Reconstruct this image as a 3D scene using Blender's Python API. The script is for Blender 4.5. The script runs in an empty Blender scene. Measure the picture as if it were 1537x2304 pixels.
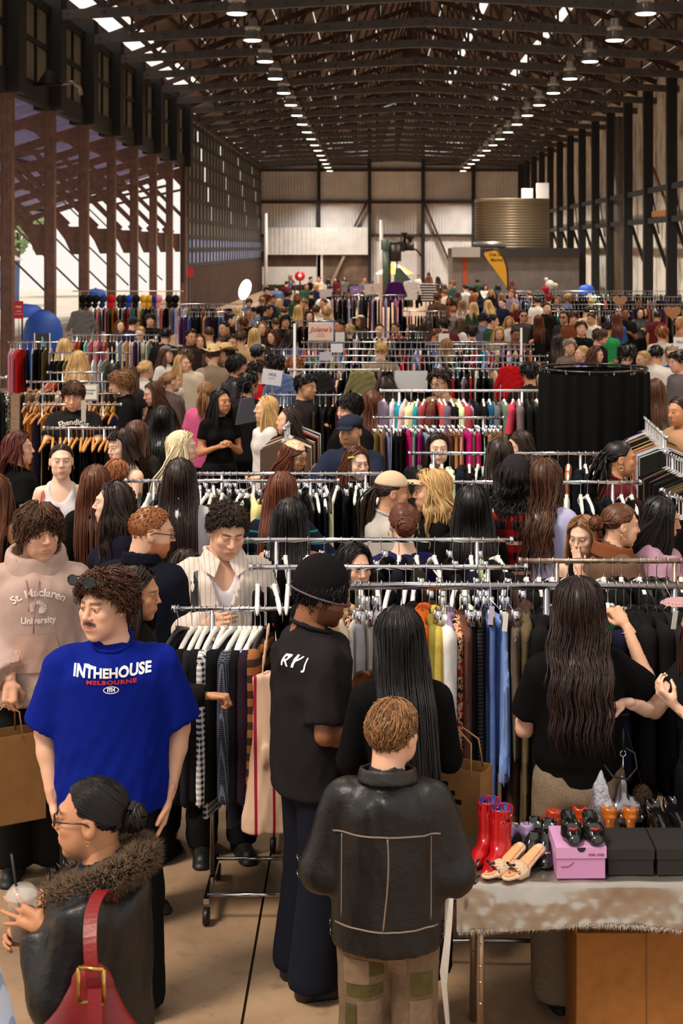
import bpy, bmesh, math, random
import numpy as np
from mathutils import Vector, Matrix, Euler
from mathutils.bvhtree import BVHTree
# ---------------------------------------------------------------- camera, sky, sun, exposure
SC = bpy.context.scene
COL = SC.collection
FPX, VX, VY, H = 3300.0, 843.0, 556.0, 3.1        # focal length and vanishing point in pixels of the 1537x2304 frame, eye height
BAY = 4.258                                         # spacing of the roof trusses
cam = bpy.data.cameras.new('camera'); camo = bpy.data.objects.new('camera', cam); COL.objects.link(camo)
camo.location = (0, 0, H); camo.rotation_euler = (math.pi/2, 0, 0)
cam.sensor_fit = 'VERTICAL'; cam.sensor_height = 36; cam.sensor_width = 24
cam.lens = FPX/2304*36; cam.shift_x = -(VX-768.5)/2304; cam.shift_y = -(1152-VY)/2304
cam.clip_start = 0.1; cam.clip_end = 600
cam.dof.use_dof = True; cam.dof.focus_distance = 6.6; cam.dof.aperture_fstop = 7.0
SC.camera = camo
W = bpy.data.worlds.new('sky'); SC.world = W; W.use_nodes = True
_bg = W.node_tree.nodes['Background']; _bg.inputs[0].default_value = (1.0, 0.95, 0.89, 1); _bg.inputs[1].default_value = 1.0
sun = bpy.data.lights.new('sun', 'SUN'); suno = bpy.data.objects.new('sun', sun); COL.objects.link(suno)
sun.energy = 3.2; sun.angle = math.radians(14); sun.color = (1.0, 0.86, 0.70)
suno.rotation_euler = Vector((0.50, 0.42, -1.0)).to_track_quat('-Z', 'Y').to_euler()
SC.view_settings.view_transform = 'Standard'; SC.view_settings.look = 'None'
SC.view_settings.gamma = 1.0; SC.view_settings.use_curve_mapping = False
SC.view_settings.exposure = 0.0
SC.cycles.max_bounces = 6; SC.cycles.diffuse_bounces = 3; SC.cycles.glossy_bounces = 3
SC.cycles.use_denoising = True
# ---------------------------------------------------------------- helpers
def at(px, py, Y): return Vector(((px-VX)/FPX*Y, Y, H-(py-VY)/FPX*Y))
def ydepth(py, z): return FPX*(H-z)/(py-VY)
def lin(c):
    return tuple(((v/255)/12.92 if v/255 <= .04045 else ((v/255+.055)/1.055)**2.4) for v in c)
MATS = {}
def _nt(name):
    m = bpy.data.materials.new(name); m.use_nodes = True
    return m, m.node_tree, m.node_tree.nodes['Principled BSDF']
def tex_coord(nt, scale=(1,1,1), kind='Object'):
    tc = nt.nodes.new('ShaderNodeTexCoord'); mp = nt.nodes.new('ShaderNodeMapping'); mp.inputs['Scale'].default_value = scale
    nt.links.new(tc.outputs[kind], mp.inputs[0]); return mp.outputs[0]
def noise(nt, vec, scale, detail=4, rough=.6):
    n = nt.nodes.new('ShaderNodeTexNoise'); n.inputs['Scale'].default_value = scale; n.inputs['Detail'].default_value = detail
    n.inputs['Roughness'].default_value = rough; nt.links.new(vec, n.inputs['Vector']); return n.outputs['Fac']
def ramp(nt, fac, stops):
    r = nt.nodes.new('ShaderNodeValToRGB'); nt.links.new(fac, r.inputs[0])
    while len(r.color_ramp.elements) < len(stops): r.color_ramp.elements.new(.5)
    for e, (p, c) in zip(r.color_ramp.elements, stops): e.position = p; e.color = (*c, 1)
    return r.outputs[0]
def bump(nt, b, fac, strength=.3, dist=.01):
    n = nt.nodes.new('ShaderNodeBump'); n.inputs['Strength'].default_value = strength; n.inputs['Distance'].default_value = dist
    nt.links.new(fac, n.inputs['Height']); nt.links.new(n.outputs[0], b.inputs['Normal'])
def mat(c, rough=.7, metal=0, grain=0, gscale=40, bmp=0, bdist=.005, bscale=None, stretch=(1,1,1), attr=False, spec=.5, coat=0, alpha=1, emit=0, sheen=0):
    if spec == .5 and rough >= .75 and not metal: spec = .1
    key = (tuple(c), rough, metal, grain, gscale, bmp, bdist, bscale, stretch, attr, spec, coat, alpha, emit, sheen)
    if key in MATS: return MATS[key]
    m, nt, b = _nt('surface'); MATS[key] = m
    col = lin(c); b.inputs['Base Color'].default_value = (*col, 1); b.inputs['Roughness'].default_value = rough
    b.inputs['Metallic'].default_value = metal; b.inputs['Specular IOR Level'].default_value = spec; b.inputs['Coat Weight'].default_value = coat
    if sheen: b.inputs['Sheen Weight'].default_value = sheen
    if alpha < 1: b.inputs['Alpha'].default_value = alpha
    if emit: b.inputs['Emission Color'].default_value = (*col, 1); b.inputs['Emission Strength'].default_value = emit
    src = None
    if grain or bmp: vec = tex_coord(nt, stretch)
    if grain:
        f = noise(nt, vec, gscale)
        src = ramp(nt, f, [(.3, tuple(v*(1-grain) for v in col)), (.7, tuple(min(1, v*(1+grain)) for v in col))])
    if attr:
        a = nt.nodes.new('ShaderNodeAttribute'); a.attribute_name = 'Col'
        mx = nt.nodes.new('ShaderNodeMixRGB'); mx.blend_type = 'MULTIPLY'; mx.inputs[0].default_value = 1
        nt.links.new(a.outputs['Color'], mx.inputs[2])
        if src: nt.links.new(src, mx.inputs[1])
        else: mx.inputs[1].default_value = (*col, 1)
        src = mx.outputs[0]
    if src: nt.links.new(src, b.inputs['Base Color'])
    if bmp: bump(nt, b, noise(nt, vec, bscale or gscale), bmp, bdist)
    return m
def pattern(kind, c1, c2, scale=30, c3=None, axis=0, rough=.8, ratio=.5, lo=None):
    """woven cloth patterns in object space: 'stripe' along an axis, 'check', 'plaid', 'blotch'"""
    key = ('pat', kind, tuple(c1), tuple(c2), scale, tuple(c3 or ()), axis, rough, ratio)
    if key in MATS: return MATS[key]
    m, nt, b = _nt('cloth_pattern'); MATS[key] = m
    b.inputs['Roughness'].default_value = rough; b.inputs['Specular IOR Level'].default_value = .1
    A, B = lin(c1), lin(c2)
    vec = tex_coord(nt)
    sep = nt.nodes.new('ShaderNodeSeparateXYZ'); nt.links.new(vec, sep.inputs[0])
    def band(o, s, th):
        mu = nt.nodes.new('ShaderNodeMath'); mu.operation = 'MULTIPLY'; mu.inputs[1].default_value = s; nt.links.new(o, mu.inputs[0])
        fr = nt.nodes.new('ShaderNodeMath'); fr.operation = 'FRACT'; nt.links.new(mu.outputs[0], fr.inputs[0])
        lt = nt.nodes.new('ShaderNodeMath'); lt.operation = 'LESS_THAN'; lt.inputs[1].default_value = th; nt.links.new(fr.outputs[0], lt.inputs[0])
        return lt.outputs[0]
    def mix(f, x, y, blend='MIX'):
        n = nt.nodes.new('ShaderNodeMixRGB'); n.blend_type = blend
        if isinstance(f, (int, float)): n.inputs[0].default_value = f
        else: nt.links.new(f, n.inputs[0])
        for i, v in ((1, x), (2, y)):
            if isinstance(v, tuple): n.inputs[i].default_value = (*v, 1)
            else: nt.links.new(v, n.inputs[i])
        return n.outputs[0]
    if kind == 'stripe': out = mix(band(sep.outputs[axis], scale, ratio), A, B)
    elif kind in ('check', 'plaid'):
        h_ = mix(band(sep.outputs[2], scale, ratio), A, B)
        v1 = band(sep.outputs[0], scale, ratio); v2 = band(sep.outputs[1], scale, ratio)
        mx = nt.nodes.new('ShaderNodeMath'); mx.operation = 'MULTIPLY' ; nt.links.new(v1, mx.inputs[0]); mx.inputs[1].default_value = .0
        ad = nt.nodes.new('ShaderNodeMath'); ad.operation = 'MAXIMUM'; nt.links.new(v1, ad.inputs[0]); nt.links.new(v2, ad.inputs[1])
        v_ = mix(ad.outputs[0] if axis == 2 else (v1 if axis == 0 else v2), A, B)
        out = mix(.5, h_, v_)
        if kind == 'plaid' and c3: out = mix(band(sep.outputs[2], scale*.5, .12), out, lin(c3))
    elif kind == 'patch':
        vo = nt.nodes.new('ShaderNodeTexVoronoi'); vo.distance = 'CHEBYCHEV'; vo.inputs['Scale'].default_value = scale; vo.inputs['Randomness'].default_value = .8; nt.links.new(vec, vo.inputs['Vector'])
        sp = nt.nodes.new('ShaderNodeSeparateColor'); nt.links.new(vo.outputs['Color'], sp.inputs[0])
        out = ramp(nt, sp.outputs[0], [(.0, A), (.36, A), (.37, B), (.68, B), (.69, lin(c3)), (1, lin(c3))])
    else:
        f = noise(nt, vec, scale, 2)
        st = [(.42, A), (.5, B)]
        if c3: st.append((.6, lin(c3)))
        out = ramp(nt, f, st)
    nt.links.new(out, b.inputs['Base Color']); return m
GLOSS = dict(rough=.25, spec=.5)
def m_translucent(c, t=.6, grain=.15):
    m, nt, b = _nt('translucent_sheet'); out = nt.nodes['Material Output']; b.inputs['Base Color'].default_value = (*lin(c), 1); b.inputs['Roughness'].default_value = .5
    v = tex_coord(nt); f = ramp(nt, noise(nt, v, 1.4), [(.3, tuple(x*(1-grain) for x in lin(c))), (.7, lin(c))]); nt.links.new(f, b.inputs['Base Color'])
    tl = nt.nodes.new('ShaderNodeBsdfTranslucent'); nt.links.new(f, tl.inputs[0]); mx = nt.nodes.new('ShaderNodeMixShader'); mx.inputs[0].default_value = t
    nt.links.new(b.outputs[0], mx.inputs[1]); nt.links.new(tl.outputs[0], mx.inputs[2]); nt.links.new(mx.outputs[0], out.inputs[0]); return m
CHROME = lambda: mat((205, 205, 210), rough=.16, metal=1)

def tagp(o, label=None, cat=None, group=None, kind=None):
    if label: o['label'] = label
    if cat: o['category'] = cat
    if group: o['group'] = group
    if kind: o['kind'] = kind
    return o
def empty(name, loc=(0,0,0), rz=0, label=None, cat=None, group=None, kind=None):
    o = bpy.data.objects.new(name, None); COL.objects.link(o); o.location = loc; o.rotation_euler = (0, 0, rz); o.empty_display_size = .1
    return tagp(o, label, cat, group, kind)
def mesh(V, Fc, smooth=True, cols=None, name='mesh', mats=None, midx=None):
    me = bpy.data.meshes.new(name)
    if isinstance(Fc, np.ndarray):
        V = np.asarray(V, np.float32); n, k = Fc.shape
        me.vertices.add(len(V)); me.vertices.foreach_set('co', V.ravel())
        me.loops.add(n*k); me.loops.foreach_set('vertex_index', Fc.astype(np.int32).ravel())
        me.polygons.add(n); me.polygons.foreach_set('loop_start', np.arange(0, n*k, k, dtype=np.int32))
        me.update(calc_edges=True); me.validate()
    else:
        me.from_pydata([tuple(v) for v in V], [], [tuple(f) for f in Fc])
    if smooth: me.polygons.foreach_set('use_smooth', np.ones(len(me.polygons), dtype=bool))
    if midx is not None and len(midx) == len(me.polygons): me.polygons.foreach_set('material_index', np.asarray(midx, np.int32))
    if cols is not None:
        a = me.color_attributes.new('Col', 'FLOAT_COLOR', 'POINT')
        c = np.ones((len(V), 4), np.float32); c[:, :3] = cols; a.data.foreach_set('color', c.ravel())
    return me
def obj(name, me, m=None, parent=None, loc=None, rot=None, scale=None):
    o = bpy.data.objects.new(name, me); COL.objects.link(o)
    if parent: o.parent = parent
    if loc is not None: o.location = loc
    if rot is not None: o.rotation_euler = rot
    if scale is not None: o.scale = scale
    if m is not None:
        if len(me.materials) == 0: me.materials.append(m)
        else:
            o.material_slots[0].link = 'OBJECT'; o.material_slots[0].material = m
    return o
class MB:
    """collects shapes into one mesh"""
    def __init__(s): s.V, s.F, s.n, s.C = [], [], 0, []
    def add(s, V, F, c=None):
        V = [tuple(v) for v in V]; s.V += V; s.F += [tuple(i+s.n for i in f) for f in F]; s.n += len(V)
        if c is not None: s.C += [c]*len(V)
        return s
    def box(s, lo, hi, c=None, M=None):
        x0, y0, z0 = lo; x1, y1, z1 = hi
        V = [(x0,y0,z0),(x1,y0,z0),(x1,y1,z0),(x0,y1,z0),(x0,y0,z1),(x1,y0,z1),(x1,y1,z1),(x0,y1,z1)]
        if M is not None: V = [tuple(M @ Vector(v)) for v in V]
        return s.add(V, [(0,3,2,1),(4,5,6,7),(0,1,5,4),(1,2,6,5),(2,3,7,6),(3,0,4,7)], c)
    def bar(s, a, b, w, h=None, c=None, up=(0,0,1)):
        a, b = Vector(a), Vector(b); h = h or w; d = (b-a); L = d.length; d.normalize()
        u = Vector(up); x = d.cross(u)
        if x.length < 1e-3: x = d.cross(Vector((0,1,0)))
        x.normalize(); z = x.cross(d)
        M = Matrix((( x.x, d.x, z.x, a.x),(x.y, d.y, z.y, a.y),(x.z, d.z, z.z, a.z),(0,0,0,1)))
        return s.box((-w/2, 0, -h/2), (w/2, L, h/2), c, M)
    def tube(s, pts, r, n=8, c=None, cap=True, sx=1):
        pts = [Vector(p) for p in pts]; rs = r if hasattr(r, '__len__') else [r]*len(pts)
        base = s.n; V = []; prev = None
        for i, p in enumerate(pts):
            d = (pts[min(i+1, len(pts)-1)]-pts[max(i-1, 0)]).normalized()
            if prev is None:
                x = d.cross(Vector((0,0,1)))
                if x.length < .05: x = d.cross(Vector((0,1,0)))
            else: x = prev - d*prev.dot(d)
            x.normalize(); prev = x; y = d.cross(x)
            for k in range(n):
                t = 2*math.pi*k/n; V.append(p+(x*math.cos(t)*sx+y*math.sin(t))*rs[i])
        Fc = []
        for i in range(len(pts)-1):
            for k in range(n): Fc.append((i*n+k, i*n+(k+1)%n, (i+1)*n+(k+1)%n, (i+1)*n+k))
        if cap: Fc += [tuple(range(n))[::-1], tuple((len(pts)-1)*n+k for k in range(n))]
        return s.add(V, Fc, c)
    def lathe(s, prof, n=20, c=None, o=(0,0,0), cap=False, sy=1):
        V = []; Fc = []
        for r, z in prof:
            for k in range(n):
                t = 2*math.pi*k/n; V.append((o[0]+r*math.cos(t), o[1]+r*math.sin(t)*sy, o[2]+z))
        for i in range(len(prof)-1):
            for k in range(n): Fc.append((i*n+k, i*n+(k+1)%n, (i+1)*n+(k+1)%n, (i+1)*n+k))
        if cap: Fc += [tuple(range(n))[::-1], tuple((len(prof)-1)*n+k for k in range(n))]
        return s.add(V, Fc, c)
    def prism(s, poly, y0, y1, c=None, ax=1):
        """poly of (a, b) extruded along axis ax (1: XZ outline along Y)"""
        n = len(poly)
        f = {0: lambda a, b, t: (t, a, b), 1: lambda a, b, t: (a, t, b), 2: lambda a, b, t: (a, b, t)}[ax]
        V = [f(a, b, y0) for a, b in poly]+[f(a, b, y1) for a, b in poly]
        return s.add(V, [tuple(range(n)), tuple(range(2*n-1, n-1, -1))]+[(i, n+i, n+(i+1)%n, (i+1)%n) for i in range(n)], c)
    def me(s, smooth=False, name='mesh'):
        me = mesh(s.V, s.F, smooth, np.array(s.C, np.float32) if len(s.C) == len(s.V) and s.C else None, name); return me
    def obj(s, name, m, parent=None, smooth=False, **k): return obj(name, s.me(smooth), m, parent, **k)
def bevel(o, w=.004, seg=2):
    b = o.modifiers.new('bevel', 'BEVEL'); b.width = w; b.segments = seg; b.limit_method = 'ANGLE'; return o
def copy_tree(o, parent=None):
    c = o.copy(); COL.objects.link(c); c.parent = parent
    for ch in list(o.children): copy_tree(ch, c)
    return c
# ---- signed distance modelling: numpy fields turned into surfaces
nrm = lambda v: np.sqrt(np.einsum('ij,ij->i', v, v))
def rcone(P, a, b, ra, rb, f=(1,1,1)):
    f = np.asarray(f, np.float32); a = np.asarray(a, np.float32)/f; b = np.asarray(b, np.float32)/f; Q = P/f
    ab = b-a; t = np.clip(((Q-a) @ ab)/max(1e-9, float(ab @ ab)), 0, 1)
    return (nrm(Q-a-t[:, None]*ab)-(ra+(rb-ra)*t))*float(f.min())
def ell(P, c, r, R_=None):
    q = P-np.asarray(c, np.float32)
    if R_ is not None: q = q @ R_
    r = np.asarray(r, np.float32); q = q/r; k0 = nrm(q); k1 = nrm(q/r)+1e-9
    return k0*(k0-1)/k1
def smin(a, b, k):
    if k <= 0: return np.minimum(a, b)
    h = np.clip(.5+.5*(b-a)/k, 0, 1); return b+(a-b)*h-k*h*(1-h)
def smax(a, b, k): return -smin(-a, -b, k)
def folds(P, seed, amp, sx=26, sz=7):
    r = np.random.RandomState(seed); o = 0
    for i in range(6):
        ph = r.rand(4)*6.28; a = r.uniform(-1, 1, 3); m = 1+.45*i
        u = P[:,0]*sx*.9*a[0]*m+P[:,1]*sx*.9*a[1]*m+P[:,2]*sz*(a[2]*1.3+.4)*m+ph[0]+1.5*np.sin(P[:,2]*7+ph[1])+1.1*np.sin(P[:,0]*9+ph[2])
        o = o+(.7-np.abs(np.sin(u)))*(1.25/m)
    return -o*amp/2
def surfnet(fn, lo, hi, h):
    lo = np.asarray(lo, np.float32); hi = np.asarray(hi, np.float32)
    n = np.ceil((hi-lo)/h).astype(int)+1
    ax = [lo[i]+h*np.arange(n[i], dtype=np.float32) for i in range(3)]
    G = np.stack(np.meshgrid(*ax, indexing='ij'), -1).reshape(-1, 3)
    f = fn(G).reshape(n).astype(np.float32); ins = f < 0
    cs = n-1; acc = np.zeros((*cs, 3), np.float32); cnt = np.zeros(cs, np.float32)
    quads = []
    idx = -np.ones(cs, np.int64)
    edges = []
    for a in range(3):
        b, c = (a+1) % 3, (a+2) % 3
        s0 = [slice(None)]*3; s1 = [slice(None)]*3; s0[a] = slice(0, -1); s1[a] = slice(1, None)
        i0, i1 = ins[tuple(s0)], ins[tuple(s1)]
        e = np.argwhere(i0 != i1)
        if not len(e): edges.append((e, None)); continue
        f0 = f[tuple(s0)][tuple(e.T)]; f1 = f[tuple(s1)][tuple(e.T)]
        t = f0/(f0-f1); p = lo+e*h; p[:, a] += t*h
        edges.append((e, i0[tuple(e.T)]))
        for db in (0, 1):
            for dc in (0, 1):
                q = e.copy(); q[:, b] -= db; q[:, c] -= dc
                ok = (q[:, b] >= 0) & (q[:, c] >= 0) & (q[:, b] < cs[b]) & (q[:, c] < cs[c])
                qq = tuple(q[ok].T); np.add.at(acc, qq, p[ok]); np.add.at(cnt, qq, 1)
    act = cnt > 0; idx[act] = np.arange(act.sum()); V = acc[act]/cnt[act][:, None]
    for a in range(3):
        e, inside = edges[a]
        if inside is None: continue
        b, c = (a+1) % 3, (a+2) % 3
        ok = (e[:, b] > 0) & (e[:, c] > 0) & (e[:, b] < cs[b]) & (e[:, c] < cs[c]); e = e[ok]; inside = inside[ok]
        qs = []
        for db, dc in ((0, 0), (1, 0), (1, 1), (0, 1)):
            q = e.copy(); q[:, b] -= db; q[:, c] -= dc; qs.append(idx[tuple(q.T)])
        q4 = np.stack(qs, 1); q4[~inside] = q4[~inside][:, ::-1]; quads.append(q4)
    return V, (np.concatenate(quads) if quads else np.zeros((0, 4), np.int64))
def joinm(parts):
    V = []; F = []; C = []; n = 0
    for v, f, c in parts:
        V.append(v); F.append(f+n); C.append(np.broadcast_to(np.asarray(c, np.float32), (len(v), 3))); n += len(v)
    return np.concatenate(V), np.concatenate(F), np.concatenate(C)
# ---------------------------------------------------------------- the hall
XL, XR, XC = -8.1, 10.0, 1.5
YE = 24.6*BAY
ZC, ZR = 8.85, 13.2            # truss chord at the walls, ridge
def m_concrete():
    m, nt, b = _nt('concrete'); v = tex_coord(nt)
    f = noise(nt, v, 1.1, 8, .65); c = ramp(nt, f, [(.3, lin((116,92,70))), (.52, lin((152,123,95))), (.75, lin((176,146,115)))])
    g = noise(nt, v, 9, 6, .75); sp = ramp(nt, g, [(.30, (.35,.33,.31)), (.44, (1,1,1))])
    mx = nt.nodes.new('ShaderNodeMixRGB'); mx.blend_type = 'MULTIPLY'; mx.inputs[0].default_value = .55
    nt.links.new(c, mx.inputs[1]); nt.links.new(sp, mx.inputs[2]); nt.links.new(mx.outputs[0], b.inputs['Base Color'])
    b.inputs['Roughness'].default_value = .8; bump(nt, b, noise(nt, v, 60, 4), .25, .004); return m
def m_plaster():
    m, nt, b = _nt('peeling_plaster'); v = tex_coord(nt, (1, 1, .45))
    f = noise(nt, v, 1.5, 9, .72); c = ramp(nt, f, [(.30, lin((92,72,56))), (.40, lin((176,158,136))), (.50, lin((222,214,200))), (.75, lin((234,230,222)))])
    nt.links.new(c, b.inputs['Base Color']); b.inputs['Roughness'].default_value = .9; bump(nt, b, f, .5, .03); return m
M_STEEL = mat((124, 90, 76), rough=.62, grain=.25, gscale=6)
M_BLACK = mat((17, 15, 15), rough=.6)
M_DARKBR = mat((58, 40, 33), rough=.7, grain=.3, gscale=3)
M_CHORD = mat((78, 73, 72), rough=.6, grain=.25, gscale=4)
M_WHITE = mat((222, 219, 214), rough=.6, grain=.1, gscale=1.3)
def build_hall():
    # floor of concrete slabs with open joints
    fl = MB().box((-60, -3, -.3), (16, YE+3, -.014)).obj('floor', mat((58, 46, 36), rough=.9)); fl['kind'] = 'structure'
    mc = m_concrete(); xs = [-13+2.495*0]; 
    x = -.53-3*4
    cols = [x+3*i for i in range(10)]
    rows = [-3, 1.2, 5.2, 9.2, 13.2, 17.2, 30, 50, 80, YE+3]
    for i in range(len(cols)-1):
        for j in range(len(rows)-1):
            o = MB().box((cols[i]+.006, rows[j]+.006, -.2), (cols[i+1]-.006, rows[j+1]-.006, 0)).obj('floor_slab', mc, fl)
    # yard outside the open bays
    yd = MB().box((-60, -3, -.25), (cols[0]-.02, YE+3, -.01)).obj('ground_yard', mat((206, 198, 186), rough=.9, grain=.12, gscale=.8)); yd['kind'] = 'structure'
    # left row of riveted columns with the lean-to roof
    k0, k1 = 7.6, 14.6
    col_mb = MB(); w = .16
    for sy in (-1, 1): col_mb.box((-.125, sy*.10-.012, 0), (.125, sy*.12+.012, 6.6))
    col_mb.box((-.012, -.12, 0), (.012, .12, 6.6))
    for sx in (-1, 1): col_mb.box((sx*.115-.012, -.13, 0), (sx*.115+.012, .13, 6.6))
    cme = col_mb.me()
    riv = MB()
    for z in np.arange(.3, 6.5, .22):
        for x in (-.1, .1): riv.lathe([(.02, 0), (.016, -.008), (.0, -.012)], 6, o=(0,0,0))
    rv = MB()
    for z in np.arange(.3, 6.5, .3):
        for x in (-.085, .085):
            for k in range(1): rv.box((x-.016, -.145, z-.016), (x+.016, -.13, z+.016))
    rme = rv.me()
    gus = MB().prism([(0,-.35),(0,.42),(-.25,.42),(-.62,.75),(-.78,.6),(-.38,.05),(-.2,-.35)], -.015, .015).me()
    ordw = ['nearest','second','third','fourth','fifth','sixth','seventh','eighth']
    for k in range(9):
        n = 6.6+k; y = n*BAY
        c = empty('steel_column', (XL, y, 0), 0, ('riveted brown steel column of the open side wall, %s from the camera' % (['just off the frame edge']+ordw)[k]) if k else 'riveted brown steel column at the frame edge beside the yard', 'column', 'riveted steel columns of the open side')
        obj('shaft', cme, M_STEEL, c); obj('rivets', rme, M_STEEL, c)
        obj('gusset_plate', gus, M_STEEL, c, loc=(-.15, 0, 3.25))
        MB().bar((-.45, 0, 3.72), (-2.35, 0, 5.6), .12, .16).obj('brace', M_STEEL, c)
        MB().bar((-.1, 0, 4.45), (-1.5, 0, 5.85), .12, .14).obj('brace', M_STEEL, c)
        MB().bar((-4.2, 0, 4.9), (-.9, 0, 1.7), .05).obj('tie_rod', M_STEEL, c)
        MB().bar((0, 0, 6.4), (-7.5, 0, 3.98), .14, .24).obj('lean_to_rafter', M_STEEL, c); MB().bar((0, 0, 5.55), (-3.2, 0, 4.85), .07, .1).obj('lean_to_tie', M_STEEL, c)
        obj('gusset_plate', MB().prism([(.1,.0),(-1.0,-.3),(-.5,-.42),(-.14,-.8),(.1,-.8)], -.02, .02).me(), M_STEEL, c, loc=(0, -.02, 6.5))
        # black upper post
        MB().box((-.34, -.34, 6.5), (.34, .34, ZC+.55)).obj('upper_post', M_BLACK, c)
    lt = MB().box((-8.2, 4*BAY, 0), (-.1, 15.0*BAY, .03)).obj('roof_lean_to', m_translucent((176, 172, 206), .45, .35), loc=(XL, 0, 6.72), rot=(0, math.radians(-17.9), 0)); lt['kind'] = 'structure'  # lavender translucency stands in for sunlight bounced up onto the underside
    for i in range(5):
        x = -1.2-i*1.75
        o = MB().bar((x, 4*BAY, 0), (x, 15*BAY, 0), .07, .12).obj('purlin', M_STEEL, lt, loc=(0, 0, -.08))
    # clerestory above the open bays
    pane_m = m_translucent((150, 140, 124), .35, .2)
    for k in range(8):
        n = 6.6+k; y0 = n*BAY+.34; y1 = (n+1)*BAY-.34
        w_ = empty('window_%d' % (k+1), (XL, y0, 6.5), 0, kind='structure')
        L = y1-y0
        fr = MB().box((-.1, 0, 0), (.1, L, .5)).box((-.08, 0, 1.42), (.08, L, 1.54)).box((-.1, 0, 2.35), (.1, L, 2.55))
        for t in (.02, .22, .62, .98): fr.box((-.06, L*t-.05, .4), (.06, L*t+.05, 2.4))
        fr.obj('frame', M_BLACK, w_)
        for a, b_ in ((.02, .22), (.22, .62), (.62, .98)):
            for z0, z1 in ((.5, 1.42), (1.54, 2.35)):
                MB().box((-.02, L*a+.05, z0), (.0, L*b_-.05, z1)).obj('pane', pane_m, w_)
    # far lattice window wall
    wl = empty('window_9', (XL, 14.6*BAY, 0), 0, kind='structure'); L = 10*BAY
    pm = m_translucent((150, 142, 130), .6, .3); pm2 = m_translucent((186, 190, 214), .7, .3)
    ny, zs = 30, [2.3, 3.0, 3.55, 4.3, 5.2, 6.1, 7.0, 7.8, 8.5]
    for i in range(ny):
        ya, yb = L*i/ny+.2, L*(i+1)/ny-.2
        for j in range(len(zs)-1):
            if (i+j) % 7 == 3 and j > 2: continue
            MB().box((-.02, ya, zs[j]+.07), (0, yb, zs[j+1]-.07)).obj('pane', pm if j > 1 else pm2, wl)
    for i in range(ny+1): MB().box((-.03, L*i/ny-.2, 1.6), (.035, L*i/ny+.2, 8.7)).obj('mullion', M_BLACK if i % 3 else M_DARKBR, wl)
    for z in zs: MB().box((-.03, 0, z-.09), (.05, L, z+.09)).obj('transom', M_BLACK, wl)
    MB().box((-.1, 0, 0), (.1, L, 2.2)).obj('lower_wall', mat((64, 48, 40), rough=.8, grain=.3, gscale=2), wl)
    MB().box((-.4, 0, 8.7), (.1, L, 9.0)).obj('eaves_beam', M_DARKBR, wl)
    # right wall
    wr = MB().box((11.1, 1*BAY, 0), (11.6, YE, ZC+1)).obj('wall_right', m_plaster()); wr['kind'] = 'structure'
    sh = MB().box((-.17, -.14, 0), (.17, .14, ZC)).me()
    for k in range(14):
        y = (10.6+k)*BAY
        c = empty('wall_post', (XR, y, 0), 0, 'black steel post against the peeling plaster wall, %s from the camera' % (['just outside the frame','nearest','second','third','fourth','fifth','sixth','seventh','eighth','ninth','tenth','eleventh','twelfth','last'][k]), 'post', 'black steel posts of the plaster wall')
        obj('shaft', sh, M_BLACK, c)
        MB().bar((.1, 0, 4.1), (.75, 0, 2.2), .12).obj('strut', M_BLACK, c)
        for z in (5.15, 4.05): MB().box((-.05, .14, z-.1), (.05, BAY-.14, z+.1)).obj('girt', M_BLACK, c)
        if k in (1, 2, 4, 5, 7): MB().bar((.5, .5, 3.6), (.5, 2.8, 6.3), .05).obj('stay_rod', M_DARKBR, c)
    # trusses, each member a part
    rise = .5
    parts = []
    def add(nm, mb, m): parts.append((nm, mb.me(), m))
    xl, xr = XL, 11.1
    for a, b_ in (((xl, ZC), (XC, ZC+rise)), ((XC, ZC+rise), (xr, ZC))):
        add('bottom_chord', MB().bar((a[0], 0, a[1]), (b_[0], 0, b_[1]), .16, .24), M_CHORD)
    for a, b_ in (((xl-.6, ZC+.5), (XC, ZR)), ((XC, ZR), (xr+.6, ZC+.5))): add('rafter', MB().bar((a[0], 0, a[1]), (b_[0], 0, b_[1]), .14, .2), M_DARKBR)
    N = 7
    for sgn, xe in ((-1, xl), (1, xr)):
        for i in range(1, N):
            t = i/N; x = xe+(XC-xe)*t; zb = ZC+rise*t; zt = ZC+.5+(ZR-ZC-.5)*t
            add('web_post', MB().bar((x, 0, zb), (x, 0, zt), .07), M_DARKBR)
            t2 = (i+1)/N; x2 = xe+(XC-xe)*t2; zt2 = ZC+.5+(ZR-ZC-.5)*t2
            add('web_diagonal', MB().bar((x, .03, zb), (x2, .03, zt2), .07), M_DARKBR)
    add('king_post', MB().bar((XC, 0, ZC+rise), (XC, 0, ZR), .1), M_DARKBR)
    gm = MB()
    for x in np.arange(xl+.5, xr, .9):
        t = (x-xl)/(XC-xl) if x < XC else (xr-x)/(xr-XC)
        gm.box((x-.03, -.1, ZC+rise*t-.03), (x+.03, -.08, ZC+rise*t+.03))
    parts.append(('bolt_heads', gm.me(), M_DARKBR))
    kn = ['first','second','third','fourth','fifth','sixth','seventh','eighth','ninth','tenth','eleventh','twelfth','thirteenth','fourteenth','fifteenth','sixteenth','seventeenth','last']
    for k in range(18):
        t = empty('roof_truss', (0, (7.6+k)*BAY-.2, 0), 0, 'dark steel roof truss spanning the hall, %s counted from the camera' % kn[k], 'truss', 'steel roof trusses')
        for nm, me, m in parts: obj(nm, me, m, t)
    # roof sheets; skylight strips on the right slope
    ce = empty('ceiling', (0, 0, 0), 0, kind='structure')
    m_roof = mat((112, 98, 90), rough=.75, grain=.35, gscale=1.0); m_sky = None
    m, nt, b = _nt('skylight'); nt.nodes.remove(b); out = nt.nodes['Material Output']
    tl = nt.nodes.new('ShaderNodeBsdfTranslucent'); tl.inputs[0].default_value = (.95, .93, .9, 1); nt.links.new(tl.outputs[0], out.inputs[0]); m_sky = m
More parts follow.
